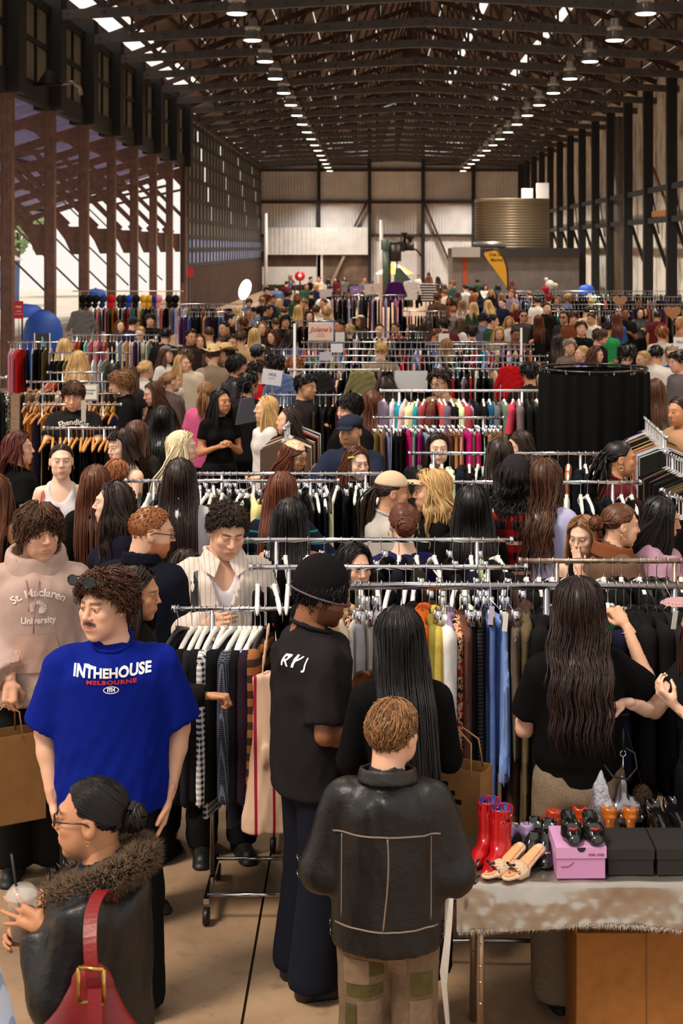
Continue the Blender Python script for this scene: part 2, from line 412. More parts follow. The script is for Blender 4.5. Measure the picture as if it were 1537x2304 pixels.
    y0, y1 = 2.6*BAY, YE
    ny = 22; dy = (y1-y0)/ny
    def slope(xe, side):
        zs_, zr_ = ZC+.75, ZR+.25
        nstrip = 8
        for j in range(ny):
            for i in range(nstrip):
                t0, t1 = i/nstrip, (i+1)/nstrip
                gap = 0.0
                if side > 0 and i in (3, 5) and j < 17: gap = .22
                if side < 0 and i == 0 and j < 12: gap = .6
                if side < 0 and i == 6 and j % 3 == 1: gap = .12
                def P(t, off=0): return Vector((xe+(XC-xe)*t, 0, zs_+(zr_-zs_)*t+off))
                ya, yb = y0+j*dy+.01, y0+(j+1)*dy-.01
                def sheet(ta, tb, mm, nm):
                    a, c = P(ta), P(tb); u = 6; V = []; Fc = []
                    for yy in (ya, yb):
                        for q in range(u+1): V.append((a.x+(c.x-a.x)*q/u, yy, a.z+(c.z-a.z)*q/u))
                    n = len(V)
                    V = V+[(x_, y_, z_+.03) for x_, y_, z_ in V]
                    for q in range(u): Fc += [(q, q+1, u+2+q, u+1+q), (n+q, n+u+1+q, n+u+2+q, n+q+1)]
                    obj(nm, mesh(V, Fc, False), mm, ce)
                sheet(t0+.004, t1-(t1-t0)*gap, m_roof, 'roof_sheet')
                if gap: sheet(t1-(t1-t0)*gap+.001, t1, m_sky, 'skylight_strip')
    slope(xl-.7, -1); slope(xr+.7, 1)
    for side, xe in ((-1, xl-.7), (1, xr+.7)):
        for i in range(1, 9):
            t = i/9; x = xe+(XC-xe)*t; z = ZC+.75+(ZR-.5-ZC)*t-.1
            MB().box((x-.05, y0, z-.08), (x+.05, y1, z+.08)).obj('purlin', M_DARKBR, ce)
    # end wall of corrugated sheets
    wb = MB().box((XL-3, YE+.3, 0), (12, YE+.5, ZC+.2)).obj('wall_back', mat((150, 145, 140), rough=.8)); wb['kind'] = 'structure'
    s31 = FPX/YE
    def wx(px): return (px-VX)/s31
    def wz(py): return H-(py-VY)/s31
    def sheet(x0, x1, z0, z1, mm, y=YE, nm='cladding_sheet', amp=.025, per=.22):
        n = max(4, int((x1-x0)/per*4)); V = []; Fc = []
        for z in (z0, z1):
            for q in range(n+1):
                x = x0+(x1-x0)*q/n; V.append((x, y-amp*math.sin(q*math.pi/2), z))
        for q in range(n): Fc.append((q, q+1, n+2+q, n+1+q))
        o = obj(nm, mesh(V, Fc, True), mm, wb); return o
    bx_ = [wx(v) for v in (470, 585, 718, 832, 952, 1065, 1175, 1300)]
    zz = [0, wz(530), wz(455), wz(383), wz(350)]
    shade = [mat((206, 202, 198), rough=.6, grain=.12, gscale=.9), mat((190, 186, 184), rough=.6, grain=.15, gscale=.7), mat((214, 210, 206), rough=.6, grain=.1, gscale=1.2)]
    for i in range(len(bx_)-1):
        for j in range(len(zz)-1):
            if i in (0, 1, 2) and j == 0: z0 = wz(512)
            else: z0 = zz[j]
            if z0 >= zz[j+1]: continue
            sheet(bx_[i]+.03, bx_[i+1]-.03, z0+.02, zz[j+1]-.02, shade[(i*2+j) % 3])
    for x in bx_[2:]: MB().box((x-.12, YE-.4, 0), (x+.12, YE-.1, ZC+3)).obj('post', M_BLACK, wb)
    for z in (wz(383), wz(455), wz(530)):
        MB().box((bx_[1], YE-.25, z-.1), (bx_[-1], YE-.08, z+.1)).obj('girt', M_DARKBR, wb)
    MB().bar((bx_[3]-.1, YE-.3, wz(450)), (wx(798), YE-.3, wz(510)), .15).obj('brace', M_DARKBR, wb)
    MB().bar((bx_[4]+.1, YE-.3, wz(458)), (wx(1015), YE-.3, wz(600)), .15).obj('brace', M_DARKBR, wb)
    # gable above the chord with louvred windows
    def gz(x): return ZC+.75+(ZR-.3-ZC)*(1-abs(x-XC)/(XC-(xl-.7)))
    for i in range(1, len(bx_)-1):
        x0, x1 = max(bx_[i], xl), min(bx_[i+1], xr)
        V = [(x0, YE+.1, zz[-1]), (x1, YE+.1, zz[-1]), (x1, YE+.1, gz(x1)), (x0, YE+.1, gz(x0))]
        if i in (2, 4):
            continue
        V += [(x_, YE+.16, z_) for x_, _, z_ in V]
        obj('gable_sheet', mesh(V, [(0,1,2,3),(7,6,5,4)], False), shade[1], wb)
    m_glz = m_translucent((250, 252, 252), .9, .02)
    for nwin, (pa, pb) in enumerate(((735, 830), (955, 1042))):
        wn = empty('window_%d' % (10+nwin), (0, 0, 0), 0, kind='structure')
        x0, x1 = wx(pa), wx(pb); z0, z1 = wz(383), wz(318)
        for q in range(5):
            za = z0+(z1-z0)*q/5; zb_ = z0+(z1-z0)*(q+1)/5
            MB().box((x0, YE-.02, za+.06), (x1, YE+.0, zb_-.06)).obj('pane', m_glz, wn)
            MB().box((x0, YE-.1, zb_-.06), (x1, YE+.02, zb_+.05)).obj('glazing_bar', M_BLACK, wn)
        xa, xb = (bx_[2], bx_[3]) if nwin == 0 else (bx_[4], bx_[5])
        for (q0, q1) in ((xa, x0), (x1, xb)):
            if q1-q0 > .05: MB().box((q0, YE, z0), (q1, YE+.04, z1)).obj('side_panel', shade[1], wn)
        V = [(xa, YE+.02, z1), (xb, YE+.02, z1), (xb, YE+.02, gz(xb)), (xa, YE+.02, gz(xa))]
        V += [(x_, YE+.06, z_) for x_, _, z_ in V]
        obj('gable_sheet', mesh(V, [(0,1,2,3),(7,6,5,4)], False), shade[1], wn)
    # sliding door, brown base wall
    door = empty('door_1', (0, 0, 0), 0, kind='structure')
    n = 46; x0, x1 = wx(597), wx(828); V = []; Fc = []
    for z in (wz(573), wz(512)):
        for q in range(n+1): V.append((x0+(x1-x0)*q/n, YE-.55-.02*(q % 2), z))
    for q in range(n): Fc.append((q, q+1, n+2+q, n+1+q))
    obj('door_leaf', mesh(V, Fc, False), M_WHITE, door)
    MB().box((wx(586), YE-.1, wz(640)), (wx(832), YE, wz(565))).obj('door_recess', mat((110, 92, 80), rough=.8, grain=.4, gscale=1), door)
    MB().box((wx(590), YE-.3, wz(640)), (wx(712), YE-.15, wz(600))).obj('door_panel', M_WHITE, door)
    MB().box((wx(713), YE-.4, wz(645)), (wx(727), YE-.2, wz(573))).obj('door_post', M_WHITE, door)
    MB().bar((wx(745), YE-.4, wz(640)), (wx(775), YE-.4, wz(575)), .2).obj('brace', mat((150,130,112)), door)
    # pendant lamps in two rows
    gear = MB().lathe([(.0, .40), (.11, .40), (.12, .22), (.2, .2), (.2, .12), (.13, .1)], 16)
    bell = MB().lathe([(.13, .12), (.17, .06), (.20, 0), (.245, -.13), (.25, -.15), (.235, -.15), (.19, 0), (.12, .1)], 20)
    lens = MB().lathe([(.0, -.12), (.2, -.12), (.236, -.135), (.2, -.165), (.0, -.18)], 20)
    cord = MB().tube([(0, 0, .4), (0, 0, 3.02)], .012, 6)
    gm_, bm_, lm_, cm_ = gear.me(True), bell.me(True), lens.me(True), cord.me()
    M_GEAR = mat((206, 200, 192), rough=.35, metal=.5); M_BELL = mat((150, 148, 144), rough=.25, metal=.6); M_LENS = mat((255, 238, 214), rough=.4, emit=6)
    for side, x in (('plaster wall', 6.1), ('open', -3.1)):
        for k in range(-5, 17):  # rows carried on out of view with lamps added to light the crowd
            n = 7.75+k
            if n < .9: continue
            l_ = empty('pendant_lamp', (x, n*BAY, 8.5), 0, '%s silver bell lamp from the top in the row nearer the %s side' % (kn[k], side) if k >= 0 else 'silver bell lamp over the crowd, %s bay before the others, %s side' % (kn[-k-1], side), 'lamp', 'pendant lamps nearer the %s side' % side)
            obj('gear_box', gm_, M_GEAR, l_); obj('reflector', bm_, M_BELL, l_); obj('lens', lm_, M_LENS, l_); obj('cord', cm_, M_BLACK, l_)
            L_ = bpy.data.lights.new('lamp_light', 'SPOT'); L_.energy = LAMP_W*(.8 if k < 0 else (1.2 if k < 4 else (2.0 if k < 9 else 2.8))); L_.color = (1, .87, .70) if k < 3 else (1, .93, .84); L_.shadow_soft_size = .25; L_.spot_size = math.radians(128); L_.spot_blend = .6
            lo = bpy.data.objects.new('lamp_light', L_); COL.objects.link(lo); lo.parent = l_; lo.location = (0, 0, -.22)
LAMP_W = 1000
build_hall()
# ---------------------------------------------------------------- people: fields for head, hand, body, clothes
def f_head(P, fem):
    X = np.abs(P[:,0]); S = np.stack([X, P[:,1], P[:,2]], 1)
    d = ell(P, (0, .018, .032), (.0755, .096, .084))
    d = smin(d, ell(P, (0, -.022, -.032), (.062 if not fem else .059, .066, .082)), .04)
    d = smin(d, ell(S, (.036, -.048, -.052), (.026, .032, .04)), .03)                         # cheeks / jaw
    d = smin(d, ell(P, (0, -.066, -.098), (.024 if not fem else .019, .022, .018)), .03)       # chin
    d = smin(d, rcone(S, (0, -.083, .034), (.036, -.070, .030), .012, .011), .018)             # brow
    d = smin(d, ell(S, (.043, -.064, -.014), (.019, .018, .016)), .02)                          # cheekbone
    d = smax(d, -ell(S, (.031, -.097, .011), (.0185, .019, .0125)), .012)                       # eye sockets
    d = smin(d, rcone(P, (0, -.088, .018), (0, -.108, -.017), .0075, .0105 if fem else .012), .010)  # nose
    d = smin(d, ell(S, (.0125, -.097, -.022), (.0085, .010, .0075)), .006)
    d = smin(d, ell(P, (0, -.083, -.058), (.026, .013, .018)), .016)                            # mouth mound
    d = smin(d, ell(P, (0, -.0935, -.0535), (.021, .007, .0046)), .006)
    d = smin(d, ell(P, (0, -.0915, -.0640), (.017, .008, .0056)), .006)
    d = smax(d, -ell(P, (0, -.0995, -.0585), (.023, .008, .0014)), .003)
    d = np.minimum(d, ell(S, (.031, -.0765, .0105), (.0132, .0132, .0125)))                      # eyeballs
    d = smin(d, rcone(S, (.019, -.0865, .0195), (.043, -.0795, .0185), .0042, .0038), .003)       # upper lids
    ear = smax(ell(S, (.078, .012, -.004), (.009, .021, .033)), -ell(S, (.088, .006, .002), (.009, .012, .019)), .004)
    d = smin(d, ear, .006)
    d = smin(d, rcone(P, (0, .028, -.05), (0, .04, -.24), .050 if fem else .058, .052 if fem else .062), .03)  # neck
    return d
_HEAD = {}
def head_tpl(fem, h):
    k = (fem, h)
    if k not in _HEAD:
        V, Fq = surfnet(lambda P: f_head(P, fem), (-.105, -.14, -.235), (.105, .14, .135), h); _HEAD[k] = (V, Fq)
    return _HEAD[k]
def head_cols(V, o):
    """multipliers on the skin tone: lips, brows, eyes, beard"""
    C = np.ones((len(V), 3), np.float32); X = np.abs(V[:,0]); y, z = V[:,1], V[:,2]
    fr = y < -.05
    blush = np.exp(-(((X-.04)/.02)**2+((z+.025)/.02)**2))*fr; C -= blush[:,None]*np.array([.0,.10,.08])*1.0
    nose = np.exp(-((X/.015)**2+((z+.02)/.012)**2))*(y < -.09); C -= nose[:,None]*np.array([.0,.08,.08])
    def paint(m, col): C[:] = C*(1-m[:,None])+np.asarray(col, np.float32)*m[:,None]
    sm = lambda v: np.clip(v, 0, 1)
    lip = (X/.024)**2+((z+.0588)/.012)**2 < 1
    paint(sm((1-((X/.025)**2+((z+.0588)/.0125)**2))*3)*(y < -.084), o.get('lip', (.80, .48, .48) if o.get('fem') else (.84, .60, .58)))
    bz = .034-.10*np.maximum(X-.032, 0)+.05*np.minimum(X-.028, 0)
    paint(sm(1.9-np.abs(z-bz)/(.0030 if o.get('fem') else .0042))*sm((X-.009)/.004)*sm((.053-X)/.006)*(y < -.05)*.9, o.get('brow', (.16, .12, .10)))
    de = np.sqrt(((X-.031)/.0155)**2+((z-.0105)/.0074)**2); em = sm((1.0-de)*5)*(y < -.070)
    if o.get('closed'): paint(em*.35, (.55, .4, .38))
    else:
        paint(em*.9, (.88, .92, .97)); gx = o.get('gaze', 0)*.006
        ir = np.sqrt((V[:,0]-np.sign(V[:,0])*.031-gx)**2+(z-.0105)**2); paint(sm((.0072-ir)/.0025)*em, (.13, .10, .09))
    paint(sm(1-np.abs(de-1.12)*4)*(z > .0125)*(y < -.064)*.85, (.22, .17, .15) if o.get('fem') else (.42, .34, .32))
    if o.get('moust'): paint(sm(2.2-np.abs(z+.0415+.16*X)/.0045)*sm((.036-X)/.006)*(y < -.074), (.12, .09, .08))
    if o.get('beard'):
        a = o['beard']; bd = (z < -.036) & (y < .01) & (z > -.125) & (X < .09) & ~lip & ((z < -.045) | (X > .028)); bd |= (X < .03) & (np.abs(z+.042) < .007) & (y < -.07)
        col = np.asarray(o.get('beardc', (.2, .15, .12)), np.float32); C[bd] = C[bd]*(1-a)+col*a
    return np.clip(C, 0, 2)
# hands: wrist at the origin, fingers along -Z, palm facing -Y, thumb towards +X
_HAND = {}
def hand_tpl(pose, h):
    k = (pose, h)
    if k in _HAND: return _HAND[k]
    curl = {'relax': (.25, .35, .3), 'grip': (1.1, 1.3, .9), 'hold': (.7, .9, .5), 'spread': (.18, .25, .2), 'flat': (.05, .1, .1)}[pose]
    sp = {'spread': .26, 'flat': .05}.get(pose, .06)
    fs = []
    L = [(.045, .028, .022), (.05, .032, .024), (.047, .029, .023), (.036, .022, .02)]
    for i, (bx, ln) in enumerate(zip((.027, .009, -.010, -.027), L)):
        p = np.array([bx, 0., -.092+.006*abs(i-1.2)]); ang = 0; side = sp*(1.3-i)
        r = .0092-.0008*(i == 3)
        for j in range(3):
            ang += curl[j]; d = np.array([math.sin(side)*math.cos(ang), -math.sin(ang), -math.cos(ang)*math.cos(side)])
            q = p+d*ln[j]; fs.append((p, q, r, r-.0009)); p = q; r -= .0009
    th = {'grip': ((.035, -.012, -.03), (.034, -.045, -.062), (.012, -.06, -.085)), 'hold': ((.035, -.01, -.03), (.048, -.04, -.06), (.04, -.062, -.085)), 'spread': ((.035, -.005, -.03), (.068, -.022, -.05), (.092, -.036, -.068))}.get(pose, ((.033, -.005, -.03), (.050, -.022, -.062), (.052, -.03, -.09)))
    fs.append((np.array((.018, -.004, -.015)), np.array(th[0]), .013, .0125)); fs.append((np.array(th[0]), np.array(th[1]), .0125, .0105)); fs.append((np.array(th[1]), np.array(th[2]), .0105, .0088))
    def f(P):
        d = rcone(P, (0, 0, .05), (0, 0, -.01), .027, .026, (1, .78, 1))
        d = smin(d, rcone(P, (.018, 0, -.03), (.022, 0, -.085), .020, .017, (1, .8, 1)), .015)
        d = smin(d, rcone(P, (-.016, 0, -.03), (-.022, 0, -.082), .019, .016, (1, .8, 1)), .015)
        for i, (a, b, r0, r1) in enumerate(fs): d = smin(d, rcone(P, a, b, r0, r1), .004)
        return d
    _HAND[k] = surfnet(f, (-.07, -.14, -.235), (.13, .06, .06), h); return _HAND[k]
def frame(d, palm):
    """rotation whose -Z runs along d and whose -Y faces palm"""
    z = -np.asarray(d, float); z /= np.linalg.norm(z); y = -np.asarray(palm, float); y = y-z*(y @ z)
    if np.linalg.norm(y) < 1e-4: y = np.array([0, 1., 0])-z*z[1]
    y /= np.linalg.norm(y); x = np.cross(y, z); return np.stack([x, y, z], 1)
ARMS = {  # shoulder-relative in the person's own frame, for the side +X: elbow, wrist, hand direction, palm
    'down': ((.055, .03, -.29), (.065, -.04, -.54), (.0, -.1, -1), (-1, 0, 0), 'relax'),
    'pocket': ((.075, .05, -.28), (.035, -.03, -.52), (-.25, -.1, -1), (-1, -.2, 0), 'relax'),
    'fwd': ((.05, -.07, -.27), (-.03, -.31, -.26), (-.2, -1, -.1), (-.6, 0, -1), 'grip'),
    'reach': ((.05, -.2, -.2), (-.01, -.43, -.12), (-.1, -1, -.1), (-.3, 0, -1), 'grip'),
    'bent': ((.06, .0, -.29), (-.08, -.22, -.2), (-.5, -.8, .3), (-1, .3, 0), 'hold'),
    'phone': ((.05, -.03, -.28), (-.07, -.22, -.1), (-.3, -.7, .7), (-.3, .8, .5), 'hold'),
    'face': ((.02, -.1, -.26), (-.12, -.17, .02), (-.35, .1, 1), (.2, 1, 0), 'flat'),
}
def arm_pts(spec, sgn, wd):
    sh = np.array([.168*wd*sgn, .012, 1.403])
    e, w, d, p, hp = ARMS[spec] if isinstance(spec, str) else spec
    m = np.array([sgn, 1, 1.])
    return sh, sh+np.array(e)*m, sh+np.array(w)*m, np.array(d)*m, np.array(p)*m, hp
def f_torso(P, wd, fem, g=0.):
    s = (wd, 1, 1)
    d = ell(P, (0, .012, .97), (.168*wd+g, .122+g, .14+g))
    d = smin(d, ell(P, (0, .004, 1.13), ((.125 if fem else .142)*wd+g, .096+g, .16+g)), .06)
    d = smin(d, ell(P, (0, .010, 1.30), (.152*wd+g, .112+g, .17+g)), .06)
    d = smin(d, rcone(P, (-.128*wd, .015, 1.405), (.128*wd, .015, 1.405), .054+g, .054+g), .05)
    if fem: S = np.stack([np.abs(P[:,0]), P[:,1], P[:,2]], 1); d = smin(d, ell(S, (.072, -.085, 1.275), (.062+g*.6, .055+g*.6, .062+g*.6)), .035)
    return d
def f_neck(P, wd, fem): return smin(rcone(P, (0, .03, 1.42), (0, .024, 1.52), .092*wd, .054), rcone(P, (0, .028, 1.45), (0, .018, 1.56), .05 if fem else .058, .049 if fem else .056), .03)
def f_arm(P, a, wd, fem, g=0.):
    sh, e, w = a[:3]; k = .9 if fem else 1.04; m = e+(w-e)*.3
    d = rcone(P, sh, e, .056*k+g, .040*k+g); d = smin(d, rcone(P, e, m, .041*k+g, .0415*k+g), .02); return smin(d, rcone(P, m, w, .0405*k+g, .0265*k+g), .02)
def bounds(pts, pad):
    p = np.array(pts); return p.min(0)-pad, p.max(0)+pad
_BODY = {}
def body_mesh(o):
    """one continuous body: head, neck, torso, arms with hands, legs; o: options"""
    wd, fem = o['wd'], o['fem']; tier = o['tier']
    key = None
    if tier == 2:
        key = (wd, fem, str(o['arms']), o['hy'], o['hp'], o.get('hr', 0), o['lean'], o.get('beard', 0), o.get('closed', 0), o.get('barelegs', 0))
        if key in _BODY: return _BODY[key]
    hh = (.0044, .0082 if not o.get('away') else .012, .014)[tier]; hb = (.016, .025, .032)[tier]; hhand = (.0056, .0105, .016)[tier]
    A = [arm_pts(o['arms'][0], 1, wd), arm_pts(o['arms'][1], -1, wd)]
    pts = [(-.24, -.2, .86), (.24, .2, 1.57)]+[tuple(q) for a in A for q in a[:3]]
    lo, hi = bounds(pts, .09)
    def f(P):
        d = smin(f_torso(P, wd, fem), f_neck(P, wd, fem), .05)
        for a in A: d = smin(d, f_arm(P, a, wd, fem), .03)
        return d
    V, Fq = surfnet(f, lo, hi, hb); parts = [(V, Fq, (1, 1, 1))]
    HV, HF = head_tpl(fem, hh); hm = head_matrix(o); HW = HV @ hm[0].T+hm[1]
    HW = (HV*1.05) @ hm[0].T+hm[1]; parts.append((HW.astype(np.float32), HF, head_cols(HV, o)))
    for a, sgn in zip(A, (1, -1)):
        hv, hf = hand_tpl(a[5], hhand)
        if sgn > 0: hv = hv*np.array([1, 1, 1]); ff = hf   # thumb side
        else: hv = hv*np.array([-1, 1, 1]); ff = hf[:, ::-1]
        if o.get('flip_thumb'): hv = hv*np.array([-1, 1, 1]); ff = ff[:, ::-1]
        Rm = frame(a[3], a[4]); parts.append(((hv*(.9 if fem else 1) @ Rm.T+a[2]+np.array(a[3])/np.linalg.norm(a[3])*.012).astype(np.float32), ff, (1, .95, .93)))
    if o.get('barelegs') or tier < 2:
        V, Fq = surfnet(lambda P: f_legs(P, .88, 0.), (-.22, -.12, .03), (.22, .16, .98), .032); parts.append((V, Fq, (1, 1, 1)))
    V, Fq, C = joinm(parts); me = mesh(V, Fq, True, C)
    if key: _BODY[key] = me
    return me
def head_matrix(o):
    piv = np.array([0, .022, 1.53]); c = np.array([0, -.012, 1.635])
    Rm = np.array(Euler((-math.radians(o['hp'])*-1, math.radians(o.get('hr', 0)), math.radians(o['hy'])), 'XYZ').to_matrix())
    off = piv+Rm @ (c-piv); 
    return Rm, off
LEG = lambda st=.0: [((.09, .012, .93), (.098, -.015+st, .5), (.10, .035, .085)), ((-.09, .012, .93), (-.098, -.015-st, .5), (-.10, .035, .085))]
def f_legs(P, k, g, r=(.086, .058, .042), st=0.0, ankle=None):
    d = None
    for h_, kn, an in LEG(st):
        e = smin(rcone(P, h_, kn, r[0]*k+g, r[1]*k+g), rcone(P, kn, an, r[1]*k+g, r[2]*k+g), .03)
        d = e if d is None else smin(d, e, .015)
    return d
_CLO = {}
def top_mesh(o, st):
    """garment for the upper body; st: dict(kind, hem, sleeve 0..2, loose, folds, neck)"""
    wd, fem, tier = o['wd'], o['fem'], o['tier']
    key = (wd, fem, str(o['arms']), tuple(sorted((k, str(v)) for k, v in st.items()))) if tier == 2 else None
    if key and key in _CLO: return _CLO[key]
    A = [arm_pts(o['arms'][0], 1, wd), arm_pts(o['arms'][1], -1, wd)]
    sl, loose, hem, g = st.get('sleeve', .55), st.get('loose', .0), st.get('hem', .86), st.get('g', .014)
    sr = st.get('sr', 0.); seed = o.get('seed', 1)
    lo, hi = bounds([(-.24*wd-loose, -.19-loose, hem), (.24*wd+loose, .19+loose, 1.56)]+[tuple(q) for a in A for q in a[:(2 if sl <= 1 else 3)]], .10); lo[2] = min(lo[2], hem-.03)
    def f(P):
        d = f_torso(P, wd, fem, g)
        d = smin(d, rcone(P, (0, .03, 1.42), (0, .026, 1.50), .09*wd+g, .058+g*.6), .03)
        if loose:
            rx, ry = (.158*wd+loose*.75), (.118+loose*.75); t = np.clip((1.42-P[:,2])/.6, 0, 1); fl = st.get('flare', 0)
            rx = rx+fl*t; ry = ry+fl*t
            c = (np.sqrt((P[:,0]/rx)**2+((P[:,1]-.012)/ry)**2)-1)*np.minimum(rx, ry); c = smax(c, (P[:,2]-1.455+.42*np.abs(P[:,0]))*.9, .05); d = smin(d, c, .04)
        elif hem < .9: d = smin(d, rcone(P, (0, .012, 1.0), (0, .012, hem-.1), .13+g, .135+g, (1.25*wd, .95, 1)), .04)
        for a in A:
            sh, e, w = a[:3]
            if sl <= 0: continue
            if sl <= 1:
                b = sh+(e-sh)*sl; dr = (e-sh)/np.linalg.norm(e-sh)
                s = rcone(P, sh-np.array([0,0,.012]), b+dr*.1, .050+g+loose*.12+sr*.5, .050+g+loose*.42+sr*1.5); s = smax(s, (P-b) @ dr.astype(np.float32), .008)
            else:
                m = e+(w-e)*min(1, sl-1); dr = (w-e)/np.linalg.norm(w-e)
                s = smin(rcone(P, sh-np.array([0,0,.012]), e, .050+g+loose*.1+sr*.4, .047+g+loose*.2+sr), rcone(P, e, m+dr*.08, .047+g+loose*.2+sr, .036+g+loose*.1+sr*.6), .02)
                s = smax(s, (P-m) @ dr.astype(np.float32), .008)
            d = smin(d, s, .03)
        if hem >= .9: d = d+np.clip((1.04-P[:,2])*.35, 0, .014)
        d = d+folds(P, seed, st.get('folds', .004)*1.5)*(1-st.get('flat', 0)*np.exp(-((P[:,2]-1.26)/.14)**2))
        d = smax(d, hem-P[:,2], .006)
        nk = st.get('neck', 'crew')
        if nk == 'crew': d = smax(d, -ell(P, (0, -.01, 1.545), (.072, .085, .055)), .01)
        if nk == 'wide': d = smax(d, -ell(P, (0, .0, 1.53), (.115*wd, .13, .075)), .01)
        if nk in ('v', 'tank', 'scoop'): d = smax(d, -ell(P, (0, -.1, 1.50), (.085 if nk != 'v' else .06, .16, .15 if nk != 'v' else .17)), .008); d = smax(d, -ell(P, (0, .03, 1.53), (.08, .12, .06)), .01)
        if nk == 'vback':
            w_ = np.clip((P[:,2]-1.22)*.42, 0, .1); d = smax(d, -np.maximum(np.abs(P[:,0])-w_, -(P[:,1]-.0)), .006); d = smax(d, -ell(P, (0, 0, 1.53), (.09, .13, .06)), .01)
        if nk == 'halter': d = smax(d, -np.maximum(-(P[:,1]-.03), 1.12-P[:,2]), .01)
        if nk == 'tube': d = smax(d, P[:,2]-1.34, .006)
        if nk == 'open':  # shirt worn open over something else
            w_ = .012+np.clip((P[:,2]-1.22)*.32, 0, .09); d = smax(d, -np.maximum(np.abs(P[:,0])-w_, P[:,1]+.02), .006); d = smax(d, -ell(P, (0, -.01, 1.545), (.07, .09, .06)), .01)
        if nk in ('tank', 'strap', 'halter'):
            S = np.stack([np.abs(P[:,0]), P[:,1], P[:,2]], 1); d = smax(d, -ell(S, (.205*wd, .01, 1.42), (.085 if nk == 'tank' else .11, .2, .115)), .008)
        if nk == 'strap': d = smax(d, -np.maximum(P[:,2]*0-1, 1.36-P[:,2]) if False else d, .0) 
        return d
    V, Fq = surfnet(f, lo, hi, (.0112, .017, .03)[tier]); me = mesh(V, Fq, True)
    if key: _CLO[key] = me
    return me
def bottom_mesh(o, st):
    key = (o['wd'], o['tier'], str(st), o['tier'] < 1 and o.get('seed', 1))
    if key in _CLO: return _CLO[key]
    k = st.get('kind', 'trousers'); g = .012
    def f(P):
        d = smin(ell(P, (0, .012, .965), (.168*o['wd']+g, .122+g, .14+g)), ell(P, (0, .035, .90), (.16*o['wd']+g, .115+g, .1)), .04)
        if k == 'skirt':
            z0 = st.get('z', .5); rx = .16+.05*np.clip((.95-P[:,2])/.5, 0, 1); c = (np.sqrt((P[:,0]/rx)**2+((P[:,1]-.012)/(rx*.8))**2)-1)*rx*.8
            d = smin(d, smax(c, P[:,2]-.98, .05), .03); d = smax(d, z0-P[:,2], .006)
        else:
            r = {'wide': (.095, .092, .098), 'slim': (.088, .06, .045), 'short': (.10, .10, .1)}.get(st.get('cut', 'reg'), (.093, .075, .066))
            d = smin(d, f_legs(P, 1, g, r, st.get('st', 0)), .03); d = smax(d, (.5 if st.get('cut') == 'short' else .05)-P[:,2], .006)
        d = smax(d, P[:,2]-1.03, .01); return d+folds(P, o.get('seed', 1)+5, .004, 22, 16)
    V, Fq = surfnet(f, (-.26, -.2, .02), (.26, .22, 1.07), (.017, .028, .036)[o['tier']]); _CLO[key] = mesh(V, Fq, True); return _CLO[key]
_SHOE = []
def shoe_mesh():
    if not _SHOE:
        def f(P):
            d = smin(rcone(P, (0, .06, .045), (0, -.12, .03), .045, .038, (1, 1, .9)), rcone(P, (0, .055, .05), (0, .05, .11), .042, .045), .04)
            d = smax(d, .006-P[:,2], .004); return smin(d, smax(smax(rcone(P, (0, .06, 0), (0, -.13, 0), .05, .045), P[:,2]-.022, .003), -P[:,2], .002), .002)
        V, Fq = surfnet(f, (-.08, -.2, -.01), (.08, .14, .18), .012); _SHOE.append(mesh(V, Fq, True))
    return _SHOE[0]
